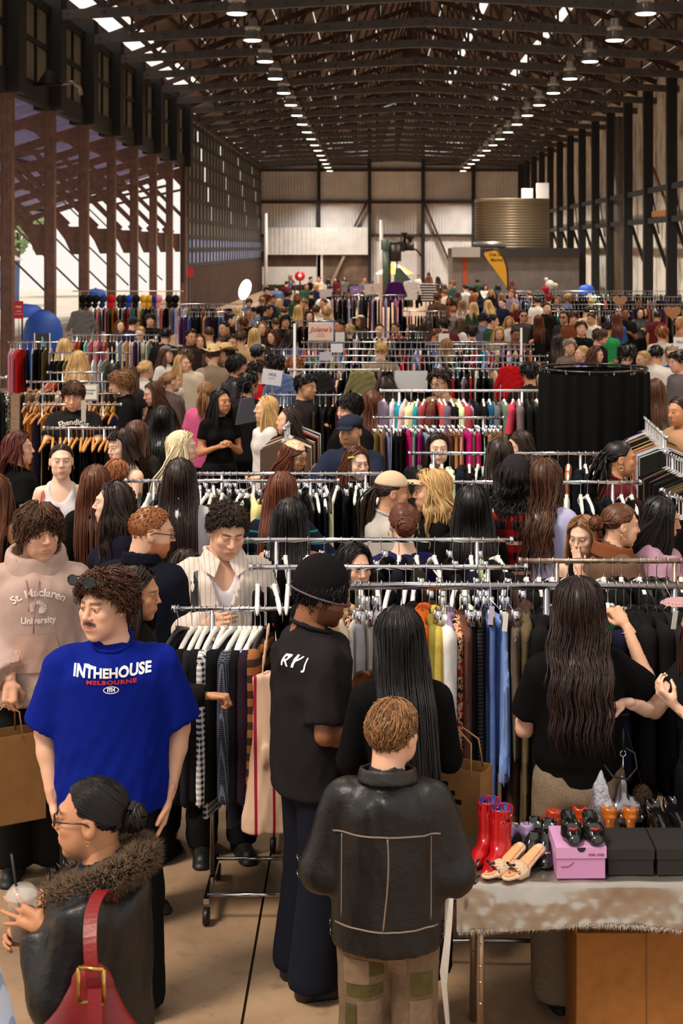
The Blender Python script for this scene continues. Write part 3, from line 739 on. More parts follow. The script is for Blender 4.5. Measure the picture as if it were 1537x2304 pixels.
# ---- hair: thousands of tapered locks over a scalp shell, all in head space
HC = np.array([0, .016, .030])
def hl(a, line=0):
    """polar angle (rad) where hair ends for azimuth a (0 = face)"""
    a = np.abs((a+np.pi) % (2*np.pi)-np.pi)
    return np.interp(a, [0, .6, .95, 1.2, 1.5, 1.9, 2.3, 2.8, 3.15], np.radians([46+line, 52+line, 66, 90, 94, 120, 134, 140, 140]))
def hpos(th, a, off):
    r = np.array([.0785, .0995, .0885]); s = np.sin(th); n = np.stack([s*np.sin(a), -s*np.cos(a), np.cos(th)], -1)
    return HC+n*(r+off[..., None]), n
_HAIR = {}
def hair_mesh(st, n=None, seed=0, tier=1):
    """st: dict(kind, L length, thick, wave, curl, fringe, part, tie)"""
    key = (tuple(sorted(st.items())), n, seed if tier < 2 else seed % 2, tier)
    if key in _HAIR: return _HAIR[key]
    r = np.random.RandomState(seed+11); kind = st['kind']; L0 = st.get('L', .1); thick = st.get('thick', .012); wave = st.get('wave', 0); curl = st.get('curl', 0)
    n = n or ((600, 200, 60)[tier] if kind in ('long', 'bob', 'tied') else (1000, 380, 90)[tier])
    parts = []
    # scalp shell
    nu, nv = 10, 32; a = np.linspace(0, 2*np.pi, nv, endpoint=False); T = np.linspace(0, 1, nu)
    line = st.get('line', 0)
    th = T[:, None]*hl(a, line)[None]; A_ = np.broadcast_to(a, th.shape)
    p, _ = hpos(th, A_, np.full(th.shape, .3*thick+.001)*(1-.95*T[:, None]**4)-.002*T[:, None]**6); V = p.reshape(-1, 3)
    i, j = np.meshgrid(np.arange(nu-1), np.arange(nv), indexing='ij'); q = np.stack([i*nv+j, (i+1)*nv+j, (i+1)*nv+(j+1) % nv, i*nv+(j+1) % nv], -1).reshape(-1, 4)
    parts.append((V.astype(np.float32), q, (.75, .75, .75)))
    m = (8, 6, 5)[tier] if kind != 'long' else (16, 10, 7)[tier]
    def tubes(C, rad, cols, ns=3):
        """C: strands x m x 3"""
        S, M = C.shape[:2]; d = np.gradient(C, axis=1); d /= np.linalg.norm(d, axis=-1, keepdims=True)+1e-9
        ref = np.where(np.abs(d[..., 2:3]) < .8, np.array([0, 0, 1.]), np.array([0, 1., 0])); x = np.cross(d, ref); x /= np.linalg.norm(x, axis=-1, keepdims=True)+1e-9; y = np.cross(d, x)
        ang = np.arange(ns)/ns*2*np.pi; V = C[:, :, None]+(x[:, :, None]*np.cos(ang)[:, None]+y[:, :, None]*np.sin(ang)[:, None])*rad[:, :, None, None]
        s_, i_, k_ = np.meshgrid(np.arange(S), np.arange(M-1), np.arange(ns), indexing='ij'); b = s_*M*ns+i_*ns
        q = np.stack([b+k_, b+(k_+1) % ns, b+ns+(k_+1) % ns, b+ns+k_], -1).reshape(-1, 4)
        parts.append((V.reshape(-1, 3).astype(np.float32), q, np.repeat(cols, M*ns, axis=0)))
    def shade(S): return np.clip(r.normal(1, .22, (S, 1)), .55, 1.7)*np.ones((1, 3))
    t = np.linspace(0, 1, m)
    if kind in ('short', 'curly', 'mop', 'bob', 'long', 'tied'):
        a = r.uniform(0, 2*np.pi, n); lim = hl(a, line); th0 = np.sqrt(r.rand(n))*lim*.97
        if st.get('under') and kind not in ('long', 'bob'): th0 = np.clip(np.maximum(th0, st['under']), 0, lim*.98)
        if kind in ('long', 'bob', 'tied') and not st.get('fringe'):
            aa = (a+np.pi) % (2*np.pi)-np.pi; lim2 = lim
        Ls = L0*r.uniform(.75, 1.08, n); off0 = r.uniform(.2, 1, n)*thick
        if kind == 'short': Ls = Ls*np.interp(th0/lim, [0, .55, 1], [1, .8, .35])
        s = t[None]*Ls[:, None]                                            # arc length
        if kind in ('short', 'curly', 'mop'):
            dth = s/.095; th = th0[:, None]+dth*(.9 if kind == 'short' else .8)
            sweep = st.get('sweep', .25); az = a[:, None]+sweep*dth*np.sign(np.sin(a))[:, None]+r.normal(0, .18, (n, 1))*dth
            mx = (hl(az, line)+{'short': .06, 'curly': .12, 'mop': .30}[kind]); fb = np.minimum(th, mx); over = th-fb
            p, nn = hpos(fb, az, off0[:, None]+s*st.get('lift', .12)*(1-.3*t)); p[..., 2] -= over*.07
            if curl:
                ph = r.rand(n, 3)*6.28; w = curl*np.minimum(1, t*2)[None]
                for c in range(3): p[..., c] += w*np.sin(s*st.get('cf', 130)+ph[:, c:c+1])*(1 if c != 2 else .8)
            p += r.normal(0, st.get('mess', .002), (n, m, 3))*t[None, :, None]
            rad = np.interp(t, [0, .5, 1], [.0026, .0030, .0011])[None]*np.ones((n, 1))*st.get('w', 1)*(1, 1.7, 3.4)[tier]; tubes(p, rad, shade(n))
        elif kind in ('long', 'bob'):
            drop = np.radians(st.get('drop', 92)); face = st.get('face', 1.15)
            def path(aa, th0, s, off0, tgt, ph):
                th = th0[:, None]+s/.098; az = aa[:, None]+(tgt-aa)[:, None]*np.clip(s/.06, 0, 1)
                fr_ = (np.abs(tgt) < .72)[:, None]; cap = np.where(fr_, np.radians(64), drop); fb = np.minimum(th, cap); over = np.where(fr_, 0, np.maximum(th-cap, 0)*.098)
                p, nn = hpos(fb, az, off0[:, None]+.004); p[..., 2] -= over; z = p[..., 2]; fall = np.clip(over/.12, 0, 1)
                bk = np.interp(-z, [.05, .15, .25, .45, .8], [.085, .085, .125, .145, .14])+off0[:, None]*1.2+st.get('back', 0)*np.clip((-z-.1)/.12, 0, 1)   # keep outside neck and back
                p[..., 1] = np.where(p[..., 1] > -.02, p[..., 1]+(np.maximum(p[..., 1]*.6, bk)-p[..., 1])*fall*np.clip((p[..., 1]+.02)/.04, 0, 1), p[..., 1]-fall*.03)
                p[..., 0] *= 1+fall*(st.get('flare', .12)+over*.25)
                if wave: wf = st.get('wf', 42); p[..., 0] += wave*np.sin(over*wf+ph)*fall; p[..., 1] += wave*np.cos(over*wf*.9+ph*1.7)*fall*.8
                return p
            side = lambda aa: np.sign(aa)+(aa == 0)
            def target(aa, rr): return np.where(np.abs(aa) < face, side(aa)*(face+rr*.35), aa) if not st.get('fringe') else np.where((np.abs(aa) < face) & (np.abs(aa) > .7), side(aa)*(face+.1), aa)
            # a continuous under-sheet of hair, streaked column by column
            nc = (130, 80, 36)[tier]; mr = m+4; tt = np.linspace(0, 1, mr); ca = np.linspace(face*.9, 2*np.pi-face*.9, nc); sa_ = (ca+np.pi) % (2*np.pi)-np.pi
            rn = r.rand(nc); rn2 = np.convolve(np.r_[r.rand(nc+8)], np.ones(9)/9, 'valid')[:nc]; u0 = st.get('under', .1)
            sp_ = path(sa_, np.full(nc, u0), tt[None]*(L0-(u0-.1)*.09)*(.86+.12*rn[:, None]), thick*(.35+.3*rn), sa_, (rn2*6)[:, None])
            i_, j_ = np.meshgrid(np.arange(nc-1), np.arange(mr-1), indexing='ij'); q = np.stack([i_*mr+j_, (i_+1)*mr+j_, (i_+1)*mr+j_+1, i_*mr+j_+1], -1).reshape(-1, 4)
            sc_ = np.clip(.85+.5*(rn-.5), .5, 1.2); parts.append((sp_.reshape(-1, 3).astype(np.float32), q, np.repeat(sc_, mr)[:, None]*np.ones((1, 3))))
            aa = (a+np.pi) % (2*np.pi)-np.pi; tgt = target(aa, r.rand(n))
            if st.get('under'): th0 = np.maximum(th0, st['under']); s = t[None]*(Ls-(st['under']-.3)*.09)[:, None]
            p = path(aa, th0, s, off0, tgt, r.rand(n, 1)*1.6)
            p += np.cumsum(r.normal(0, .0007+st.get('mess', 0), (n, m, 3)), axis=1)
            rad = np.interp(t, [0, .3, .8, 1], [.0018, .0027, .0023, .0006])[None]*np.ones((n, 1))*(1.2, 1.85, 4)[tier]*st.get('w', 1); tubes(p, rad, shade(n))
        else:  # tied: everything sweeps to a knot
            kd = np.asarray(st.get('knot', (0, .13, .02)), float); p0, nn = hpos(th0, a, .3*off0+.002)
            q = t[None, :, None]; mid, _ = hpos(np.clip(th0*.6+.9, 0, 1.75), np.pi+((a % (2*np.pi))-np.pi)*.55, off0*.8+.004)
            p = p0[:, None]*(1-q)**2+2*mid[:, None]*q*(1-q)+(kd+r.normal(0, .008, (n, 3)))[:, None]*q**2
            # push outside the skull
            v = (p-HC)/np.array([.0795, .1005, .0895]); l = np.linalg.norm(v, axis=-1, keepdims=True); p = np.where(l < 1.03, HC+v/np.maximum(l, 1e-6)*1.03*np.array([.0795, .1005, .0895]), p)
            rad = np.interp(t, [0, .5, 1], [.0022, .0028, .002])[None]*np.ones((n, 1))*(1, 1.5, 3)[tier]; tubes(p, rad, shade(n))
            tl = st.get('tail', 0); nb = max(24, n//4)
            if tl:
                tq = t[None, :, None]; base = kd+r.normal(0, .012, (nb, 3)); e = r.normal(0, 1, (nb, 1, 3))*np.array([.022, .018, .01])*st.get('fluff', 1)
                path = np.stack([0*t, .05*np.sin(np.minimum(1, t*2)*1.57), -tl*t**1.15+.012*np.sin(t*3)], -1)[None]
                p = base[:, None]+path*r.uniform(.8, 1.05, (nb, 1, 1))+e*np.sin(np.pi*np.clip(tq, .05, .85))
                if wave or curl:
                    ph = r.rand(nb, 1)*6.28; w = (wave+curl); p[..., 0] += w*np.sin(t[None]*tl*st.get('wf', 60)+ph); p[..., 1] += w*np.cos(t[None]*tl*st.get('wf', 60)+ph)
                rad = np.interp(t, [0, .5, 1], [.006, .008, .002])[None]*np.ones((nb, 1)); tubes(p, rad, shade(nb))
            elif st.get('bun', .04):
                br = st.get('bun', .04); ph = r.rand(nb, 1)*6.28; u = ph+t[None]*r.uniform(2, 5, (nb, 1)); tl2 = r.uniform(-1, 1, (nb, 1))*1.3+t[None]*r.uniform(-1, 1, (nb, 1))
                p = kd+np.array([0, br*.6, 0])+np.stack([np.cos(u)*np.cos(tl2), np.sin(tl2)*.8, np.sin(u)*np.cos(tl2)], -1)*br*r.uniform(.85, 1.1, (nb, 1, 1))
                rad = np.interp(t, [0, .5, 1], [.004, .007, .003])[None]*np.ones((nb, 1)); tubes(p, rad, shade(nb))
                sv, sf = surfnet(lambda P: ell(P, kd+np.array([0, br*.6, 0]), (br*.95, br*.85, br*.95)), kd-.1, kd+.12, .012); parts.append((sv, sf, (.8, .8, .8)))
    V, Fq, C = joinm(parts); _HAIR[key] = mesh(V, Fq, True, C); return _HAIR[key]
SKIN = {'fair': (222, 172, 143), 'pale': (230, 188, 164), 'tan': (192, 136, 100), 'olive': (202, 150, 115), 'brown': (140, 90, 62), 'deep': (94, 60, 44)}
HAIRC = {'black': (22, 18, 18), 'dark': (46, 31, 25), 'brown': (82, 52, 36), 'chestnut': (98, 56, 36), 'auburn': (100, 52, 34), 'ginger': (156, 96, 56), 'light': (146, 104, 68), 'blond': (206, 168, 112), 'platinum': (236, 216, 178), 'grey': (170, 160, 150), 'red': (88, 38, 32)}
def skin_mat(s): return mat(SKIN[s], rough=.5, attr=True, spec=.35)
def hair_mat(h): return mat(HAIRC[h], rough=.4, attr=True, spec=.35)
def cloth(c, kind='cotton'):
    if not isinstance(c, tuple): return c
    if kind == 'leather': return mat(c, rough=.4, grain=.4, gscale=9, bmp=.45, bscale=38, bdist=.006, spec=.4)
    return mat(c, rough=.85, bmp=.22, bscale=420, bdist=.002, spec=.1)
TOPS = {'tee': dict(sleeve=.62, loose=.045, hem=.84), 'bigtee': dict(sleeve=.88, loose=.06, hem=.845, sr=.010, folds=.008), 'long': dict(sleeve=1.95, loose=.03, hem=.86), 'fit': dict(sleeve=1.95, hem=.92), 'fittee': dict(sleeve=.5, hem=.93),
        'tank': dict(sleeve=0, hem=.92, neck='tank'), 'shirt': dict(sleeve=1.95, loose=.06, hem=.80, folds=.006, sr=.008), 'jacket': dict(sleeve=1.95, loose=.075, hem=.84, g=.022, sr=.018, folds=.006), 'tube': dict(sleeve=0, hem=.9, neck='tube'),
        'halter': dict(sleeve=0, hem=.9, neck='halter'), 'vback': dict(sleeve=1.5, hem=.86, neck='vback'), 'hoodie': dict(sleeve=1.97, loose=.08, hem=.84, g=.022, sr=.022, folds=.007), 'wide': dict(sleeve=.35, hem=.9, neck='wide'), 'cardi': dict(sleeve=1.95, loose=.05, hem=.78, g=.02)}
NSEED = [0]
def person(px, py, h=1.7, face=0, hy=0, hp=0, hr=0, skin='fair', hair=('short', 'brown'), top=('tee', (40, 40, 40)), bottom=('trousers', (25, 25, 30)), arms=('down', 'down'), fem=False, wd=None, tier=2, label='', lean=0, group='shoppers in the crowd', shoes=(20, 20, 20), **kw):
    NSEED[0] += 1; seed = NSEED[0]
    o = dict(fem=fem, wd=wd or (.9 if fem else 1.06), tier=tier, arms=arms, hy=hy, hp=hp, hr=hr, lean=lean, seed=seed, away=abs(face) > 140); o.update(kw)
    k = h/1.755
    hm, off = head_matrix(o); htop = (off+hm @ np.array([0, .01, .132]))
    Y = kw.get('Y') or FPX*(H-htop[2]*k)/(py-VY)
    ca, sa = math.cos(math.radians(face)), math.sin(math.radians(face)); hx = (off[0]*ca-off[1]*sa)*k; hy_ = (off[0]*sa+off[1]*ca)*k
    X = (px-VX)/FPX*Y-hx
    root = empty('person', (X, Y-hy_, 0), math.radians(face), label, 'person', group); root.scale = (k, k, k)
    if kw.get('brow') is None: o['brow'] = {'blond': (.5, .4, .3), 'platinum': (.55, .45, .35), 'ginger': (.5, .3, .2), 'grey': (.5, .45, .4)}.get(hair[1] if hair else '', (.2, .15, .12))
    b = obj('body', body_mesh(o), None, root); me = b.data
    if len(me.materials) == 0: me.materials.append(skin_mat(skin))
    b.material_slots[0].link = 'OBJECT'; b.material_slots[0].material = skin_mat(skin)
    ts = dict(TOPS[top[0]]); ts.update(top[2] if len(top) > 2 else {}); ck = ts.pop('cloth', 'cotton')
    tm = cloth(top[1], ck); t = obj({'tee': 'tshirt', 'bigtee': 'tshirt', 'fittee': 'tshirt', 'hoodie': 'hoodie', 'jacket': 'jacket', 'shirt': 'shirt', 'tank': 'tank_top'}.get(top[0], 'top'), top_mesh(o, ts), tm, root)
    if tier < 2 and ts.get('neck', 'crew') == 'crew' and top[0] in ('tee', 'bigtee', 'fittee', 'long'):
        kx = .071 if fem else .079; obj('collar', MB().tube([(kx*math.sin(a), .012-(kx+.006)*math.cos(a), 1.497-.030*math.cos(a)) for a in np.linspace(0, 2*math.pi, 25)], .0085, 6).me(True), tm, root)
    bs = {'kind': bottom[0]}; bs.update(bottom[2] if len(bottom) > 2 else {})
    bo = obj('skirt' if bottom[0] == 'skirt' else 'trousers', bottom_mesh(o, bs), cloth(bottom[1]), root)
    for s in (-1, 1): obj('shoe', shoe_mesh(), mat(shoes, rough=.5), root, loc=(s*.1, .01, 0), rot=(0, 0, s*.12))
    M = Matrix((hm*1.05).tolist()).to_4x4(); M.translation = Vector(off)
    root_head = M
    if hair:
        st = dict(HAIRS[hair[0]]); st.update(hair[2] if len(hair) > 2 else {})
        if st['kind'] == 'long': st['back'] = round(ts.get('loose', 0)*.75+ts.get('g', .014)+ts.get('folds', .004), 3)
        ho = obj('hair', hair_mesh(st, None, seed, tier), None, root)
        if len(ho.data.materials) == 0: ho.data.materials.append(hair_mat(hair[1]))
        ho.material_slots[0].link = 'OBJECT'; ho.material_slots[0].material = hair_mat(hair[1])
        ho.matrix_local = M
    root_info = dict(root=root, head=M, top=t, body=b, bottom=bo, o=o, k=k)
    return root_info
HAIRS = {
    'short': dict(kind='short', L=.05, thick=.012, lift=.22, mess=.003), 'crop': dict(kind='short', L=.025, thick=.006, lift=.2, w=.7), 'quiff': dict(kind='curly', L=.05, thick=.016, lift=.3, curl=.006, cf=160),
    'curly': dict(kind='curly', L=.075, thick=.02, lift=.28, curl=.011, cf=150), 'afro': dict(kind='curly', L=.10, thick=.03, lift=.45, curl=.013, cf=170), 'mop': dict(kind='mop', L=.15, thick=.022, lift=.1, mess=.008, sweep=.15),
    'long': dict(kind='long', L=.52, thick=.016), 'vlong': dict(kind='long', L=.72, thick=.018, flare=.05), 'mid': dict(kind='long', L=.36, thick=.018), 'wavy': dict(kind='long', L=.55, thick=.024, wave=.012, mess=.001, flare=.3),
    'bob': dict(kind='bob', L=.24, thick=.022), 'fringe': dict(kind='long', L=.48, thick=.016, fringe=1), 'bun': dict(kind='tied', L=.1, thick=.008, knot=(0, .105, .02), bun=.042), 'topbun': dict(kind='tied', thick=.008, knot=(0, .08, .085), bun=.035),
    'pony': dict(kind='tied', thick=.008, knot=(0, .118, .035), tail=.34), 'slick': dict(kind='tied', thick=.005, knot=(0, .108, .0), bun=.04), 'curlylong': dict(kind='long', L=.45, thick=.035, wave=.018, wf=80, mess=.002, flare=.35)}
# ---------------------------------------------------------------- clothes racks, hangers, hanging garments
def ordn(i): return {1: 'first', 2: 'second', 3: 'third', 4: 'fourth', 5: 'fifth', 6: 'sixth', 7: 'seventh', 8: 'eighth', 9: 'ninth', 10: 'tenth'}.get(i, '%d%s' % (i, 'th' if i % 100 in (11, 12, 13) else {1: 'st', 2: 'nd', 3: 'rd'}.get(i % 10, 'th')))
_GM = {}
def garment_mesh(kind, var=0):
    k = (kind, var)
    if k in _GM: return _GM[k]
    th = {'jacket': .034, 'shirt': .02, 'dress': .022, 'trousers': .02, 'skirt': .022, 'top': .016, 'coat': .04, 'knit': .03}[kind]
    L = {'jacket': .68, 'shirt': .74, 'dress': 1.12, 'trousers': 1.02, 'skirt': .66, 'top': .58, 'coat': 1.08, 'knit': .64}[kind]*(1+.06*((var*7) % 3-1))
    seed = var*13+len(kind)
    def f(P):
        S = np.stack([P[:,0], np.abs(P[:,1]), P[:,2]], 1); t = np.clip((-P[:,2]-.12)/L, 0, 1)
        if kind in ('trousers', 'skirt'):
            wy = .15+(.06*t if kind == 'skirt' else -.035*t); zt = -.13; a = P[:,2]-zt
        else:
            wy = .205-.03*np.sin(np.clip(t*2.2, 0, 3.14))+(.06*t if kind in ('dress',) else .01*t); zt = -.105; a = P[:,2]-(zt-.34*np.maximum(S[:,1]-.055, 0)-.015*(S[:,1] < .05))
        thx = th*(1+.35*t)+.006*np.sin(P[:,1]*38+var*2)
        c = (np.sqrt((P[:,0]/thx)**2+(P[:,1]/wy)**2)-1)*thx
        c = np.maximum(c, np.abs(P[:,0])-thx); d = smax(c, a*.9, .012); d = smax(d, -(P[:,2]+.10+L), .01)
        if kind in ('jacket', 'shirt', 'coat', 'knit'):
            sl = .56 if kind != 'shirt' or var % 3 else .24
            s = rcone(P/np.array([.75, 1, 1], np.float32), (0, .19, -.185), (.0, .225, -.185-sl), .05+th*.3, .042+th*.3); s2 = rcone(P/np.array([.75, 1, 1], np.float32), (0, -.19, -.185), (.012*((var % 3)-1)/.75, -.23, -.185-sl), .05+th*.3, .042+th*.3)
            s = smax(smin(s, s2, .001), -(P[:,2]+.18+sl), .01)*.8; d = smin(d, s, .02)
        if kind == 'trousers' : d = smax(d, -(np.abs(P[:,1])*.0+np.abs(P[:,0])-.003+.2*np.maximum(0, P[:,2]+.45)), .006)
        q = P.copy(); q[:,2] *= .25
        return d+folds(q, seed, .0075, 34, 5)
    V, Fq = surfnet(f, (-.12, -.34, -L-.16), (.12, .34, -.06), .0165); _GM[k] = mesh(V, Fq, True); return _GM[k]
_HG = {}
def hanger_parts(kind):
    if kind in _HG: return _HG[kind]
    hook = MB(); r = .0022 if kind != 'wood' else .0026
    pts = [(0, .016*math.cos(t), .0025+.0165*math.sin(t)) for t in np.linspace(-2.2, math.pi+.1, 9)][::-1]
    pts = [(0, 0, -.10), (0, .002, -.035), (0, -.012, -.018)]+[(0, .0165*math.cos(t), .0005+.0165*math.sin(t)) for t in np.linspace(math.pi+.2, -.55, 9)]
    hook.tube(pts, r, 5)
    b = MB()
    if kind in ('white', 'black', 'wood'):
        w = .0085 if kind != 'wood' else .010
        pts = [(0, y, -.105-.30*max(0, abs(y)-.03)-.25*max(0, abs(y)-.15)) for y in np.linspace(-.215, .215, 13)]
        b.tube(pts, [.009]+[.016]*11+[.009], 8, sx=.72)
        if kind == 'white': b.tube([(0, -.19, -.165), (0, .19, -.165)], .005, 6)
        b.tube([(0, 0, -.118), (0, 0, -.082)], .011, 8)
    elif kind == 'wire':
        b.tube([(0, 0, -.10), (0, -.2, -.20), (0, .2, -.20), (0, 0, -.10)], .0024, 5)
    else:
        b.tube([(0, -.16, -.10), (0, .16, -.10)], .004, 6)
        for y in (-.13, .13): b.box((-.012, y-.014, -.15), (.012, y+.014, -.085)); b.box((-.02, y-.011, -.12), (-.012, y+.011, -.08))
    _HG[kind] = (hook.me(True), b.me(True)); return _HG[kind]
HM = {'white': lambda: mat((232, 228, 222), rough=.4), 'black': lambda: mat((20, 19, 19), rough=.4), 'wood': lambda: mat((196, 132, 62), rough=.4, grain=.2, gscale=30), 'wire': CHROME, 'clip': CHROME}
HN = {'white': 'white plastic', 'black': 'black plastic', 'wood': 'golden wooden', 'wire': 'thin wire', 'clip': 'chrome clip'}
N_G, N_H = [0], [0]; MAXI = 296
STUFF_G, STUFF_H = MB(), MB()
LABELS = {}
def uniq(lst):
    """number labels that would repeat, along the rail"""
    from collections import Counter
    tot = Counter(l for _, l, _ in lst); seen = Counter()
    for o, l, pre in lst:
        seen[l] += 1
        o['label'] = l if tot[l] == 1 else '%s %s' % (ordn(seen[l]), pre)
BLK = [('black', (9, 9, 10)), ('black', (13, 12, 13)), ('charcoal', (28, 27, 28)), ('navy', (16, 19, 32))]
CRM = [('cream', (214, 196, 168)), ('white', (226, 222, 216)), ('beige', (186, 160, 126))]
MIX = BLK*2+CRM+[('denim blue', (84, 112, 156)), ('olive', (96, 92, 54)), ('red', (164, 26, 30)), ('brown', (92, 62, 44)), ('grey', (128, 124, 122)), ('teal', (30, 120, 132)), ('pink', (206, 130, 140)), ('rust', (170, 78, 34)), ('purple', (86, 44, 92)), ('pale blue', (150, 172, 206))]
DRK = BLK*4+[('brown', (70, 48, 38)), ('grey', (96, 92, 92)), ('white', (220, 214, 206)), ('plum', (60, 34, 52))]
def rack(desc, px0, px1, py, z=1.55, Y=None, r=.013, rz=0, mcol=None, feet=True, py1=None, uprights=(0, 1), label=None, nofoot=False):
    Y = Y or ydepth(py, z)
    a = at(px0, py, Y); a.z = z
    b = at(px1, py, Y); b.z = z
    if py1 is not None: Y1 = ydepth(py1, z); b = at(px1, py1, Y1); b.z = z
    d = b-a; L = d.length; ang = math.atan2(d.y, d.x)
    m = mcol or CHROME()
    t = empty('clothes_rack', (a.x, a.y, 0), ang, label or ('chrome clothes rack, %s' % desc), 'clothes rack', 'clothes racks of the market')
    MB().tube([(0, 0, z), (L, 0, z)], r, 10).obj('top_rail', m, t, True)
    cap = MB()
    for x in (0, L): MB().tube([(x-.006, 0, z), (x+.012, 0, z)] if x else [(x-.012, 0, z), (x+.006, 0, z)], r*1.5, 10).obj('end_cap', m, t, True)
    for u in uprights:
        x = .18+(L-.36)*u if L > .8 else L*(.35 if u == 0 else .85)
        MB().tube([(x, 0, .13), (x, 0, z-.005)], r*.9, 8).obj('upright', m, t, True)
        MB().bar((x, -.25, .11), (x, .25, .11), .025).obj('foot_bar', m, t)
        for s in (-1, 1):
            c = MB().tube([(-.014, 0, .04), (.014, 0, .04)], .038, 12).obj('caster', mat((18, 18, 18), rough=.4), t, True, loc=(x, s*.24, 0))
    if len(uprights) > 1:
        xa, xb = (.18, L-.18) if L > .8 else (L*.35, L*.85)
        for y in (-.2, .2): MB().tube([(xa, y, .12), (xb, y, .12)], .009, 6).obj('base_bar', m, t, True)
    return dict(o=t, a=a, L=L, ang=ang, z=z, r=r, desc=desc)
def hang(rk, x, kind, cn, col, hk='white', var=0, rz=0, lst=None, hlst=None, dz=0, sc=(1,1,1), m=None):
    """one hanger with one garment at x along the rail"""
    c, s = math.cos(rk['ang']), math.sin(rk['ang']); p = Vector((rk['a'].x+c*x, rk['a'].y+s*x, rk['z']+rk['r']-.012+dz))
    mm = m or mat(tuple(col), rough=.85, grain=.15, gscale=20)
    if N_H[0] < MAXI:
        N_H[0] += 1
        h = empty('coat_hanger', p, rk['ang']+rz, None, 'hanger', 'hangers on the rack, %s' % rk['desc'])
        hm = hanger_parts(hk); obj('hook', hm[0], CHROME(), h); obj('shoulder_bar', hm[1], HM[hk](), h)
        if hlst is not None: hlst.append((h, '%s hanger %s' % (HN[hk], rk['desc']), '%s hanger counted along the rail %s' % (HN[hk], rk['desc'])))
    else:
        M = Matrix.Translation(p) @ Matrix.Rotation(rk['ang']+rz, 4, 'Z')
        hc = lin({'white': (228, 224, 218), 'black': (20, 20, 20), 'wood': (196, 132, 62)}.get(hk, (190, 190, 195)))
        STUFF_H.add([M @ Vector(v) for v in [(-.008, -.2, -.18), (.008, -.2, -.18), (.008, 0, -.1), (-.008, 0, -.1), (-.008, .2, -.18), (.008, .2, -.18), (-.006, 0, -.125), (.006, 0, -.125)]], [(0,1,2,3), (3,2,5,4), (0,6,7,1), (6,4,5,7), (0,3,4,6), (1,7,5,2)], hc)
        STUFF_H.tube([M @ Vector(v) for v in [(0, 0, -.1), (0, 0, -.02), (0, .015, .006), (0, .008, .02)]], .004, 4, lin((200, 200, 204)))
    if kind is None: return
    if N_G[0] < MAXI:
        N_G[0] += 1
        g = obj('hanging_'+{'top': 'blouse', 'knit': 'sweater'}.get(kind, kind), garment_mesh(kind, var % 3), None, None, p, (0, 0, rk['ang']+rz), sc)
        if len(g.data.materials) == 0: g.data.materials.append(mm)
        g.material_slots[0].link = 'OBJECT'; g.material_slots[0].material = mm
        tagp(g, None, {'knit': 'sweater', 'top': 'blouse'}.get(kind, kind), 'garments hanging %s' % rk['desc'])
        nm = {'knit': 'sweater', 'top': 'blouse'}.get(kind, kind)
        if lst is not None: lst.append((g, '%s %s hanging %s' % (cn, nm, rk['desc']), '%s %s along the rail %s' % (cn, nm, rk['desc'])))
        return g
    L = {'dress': 1.1, 'coat': 1.0, 'trousers': 1.0}.get(kind, .7)*sc[2]
    M = Matrix.Translation(p) @ Matrix.Rotation(rk['ang']+rz, 4, 'Z'); cc = lin(col); t = .02*sc[0]
    for j, (y0, y1) in enumerate(((-.21, -.05), (-.05, .05), (.05, .21))):
        za, zb = (-.18, -.115) if j == 0 else ((-.115, -.115) if j == 1 else (-.115, -.18)); w = t*(1.15 if j == 1 else .8); o = .012*math.sin(var*3+j*2)
        V = [(-w+o, y0, -.1-L), (w+o, y0, -.1-L), (w-o, y1, -.1-L), (-w-o, y1, -.1-L), (-w*.7, y0, za), (w*.7, y0, za), (w*.7, y1, zb), (-w*.7, y1, zb)]
        STUFF_G.add([M @ Vector(v) for v in V], [(0,3,2,1),(4,5,6,7),(0,1,5,4),(1,2,6,5),(2,3,7,6),(3,0,4,7)], cc)
def fill(rk, step=.055, pal=MIX, kinds=('shirt', 'jacket', 'top'), hk=('white',), seed=0, x0=.03, x1=None, empty_p=.0, sc=1, special=None):
    r = random.Random(seed); x = x0; lst, hl_ = [], []; i = 0
    x1 = x1 or rk['L']-.03
    while x < x1:
        cn, col = r.choice(pal); k = r.choice(kinds)
        if r.random() < empty_p: k = None
        col = tuple(max(0, min(255, int(v*r.uniform(.85, 1.12)))) for v in col)
        hang(rk, x, k, cn, col, r.choice(hk), r.randrange(3), r.uniform(-.22, .22), lst, hl_, sc=(sc*r.uniform(.8, 1.15), r.uniform(.92, 1.04), r.uniform(.9, 1.08)))
        x += step*r.uniform(.6, 1.5); i += 1
    uniq(lst); uniq(hl_)
def finish_stuff():
    for mb, nm, lb, ct in ((STUFF_G, 'hanging_garments', 'rows of small garments hanging on the far racks', 'clothing'), (STUFF_H, 'coat_hangers', 'tiny hangers lined along the far racks', 'hangers')):
        if not mb.V: continue
        o = obj(nm, mb.me(False), mat((255, 255, 255), rough=.85, attr=True)); tagp(o, lb, ct, None, 'stuff')
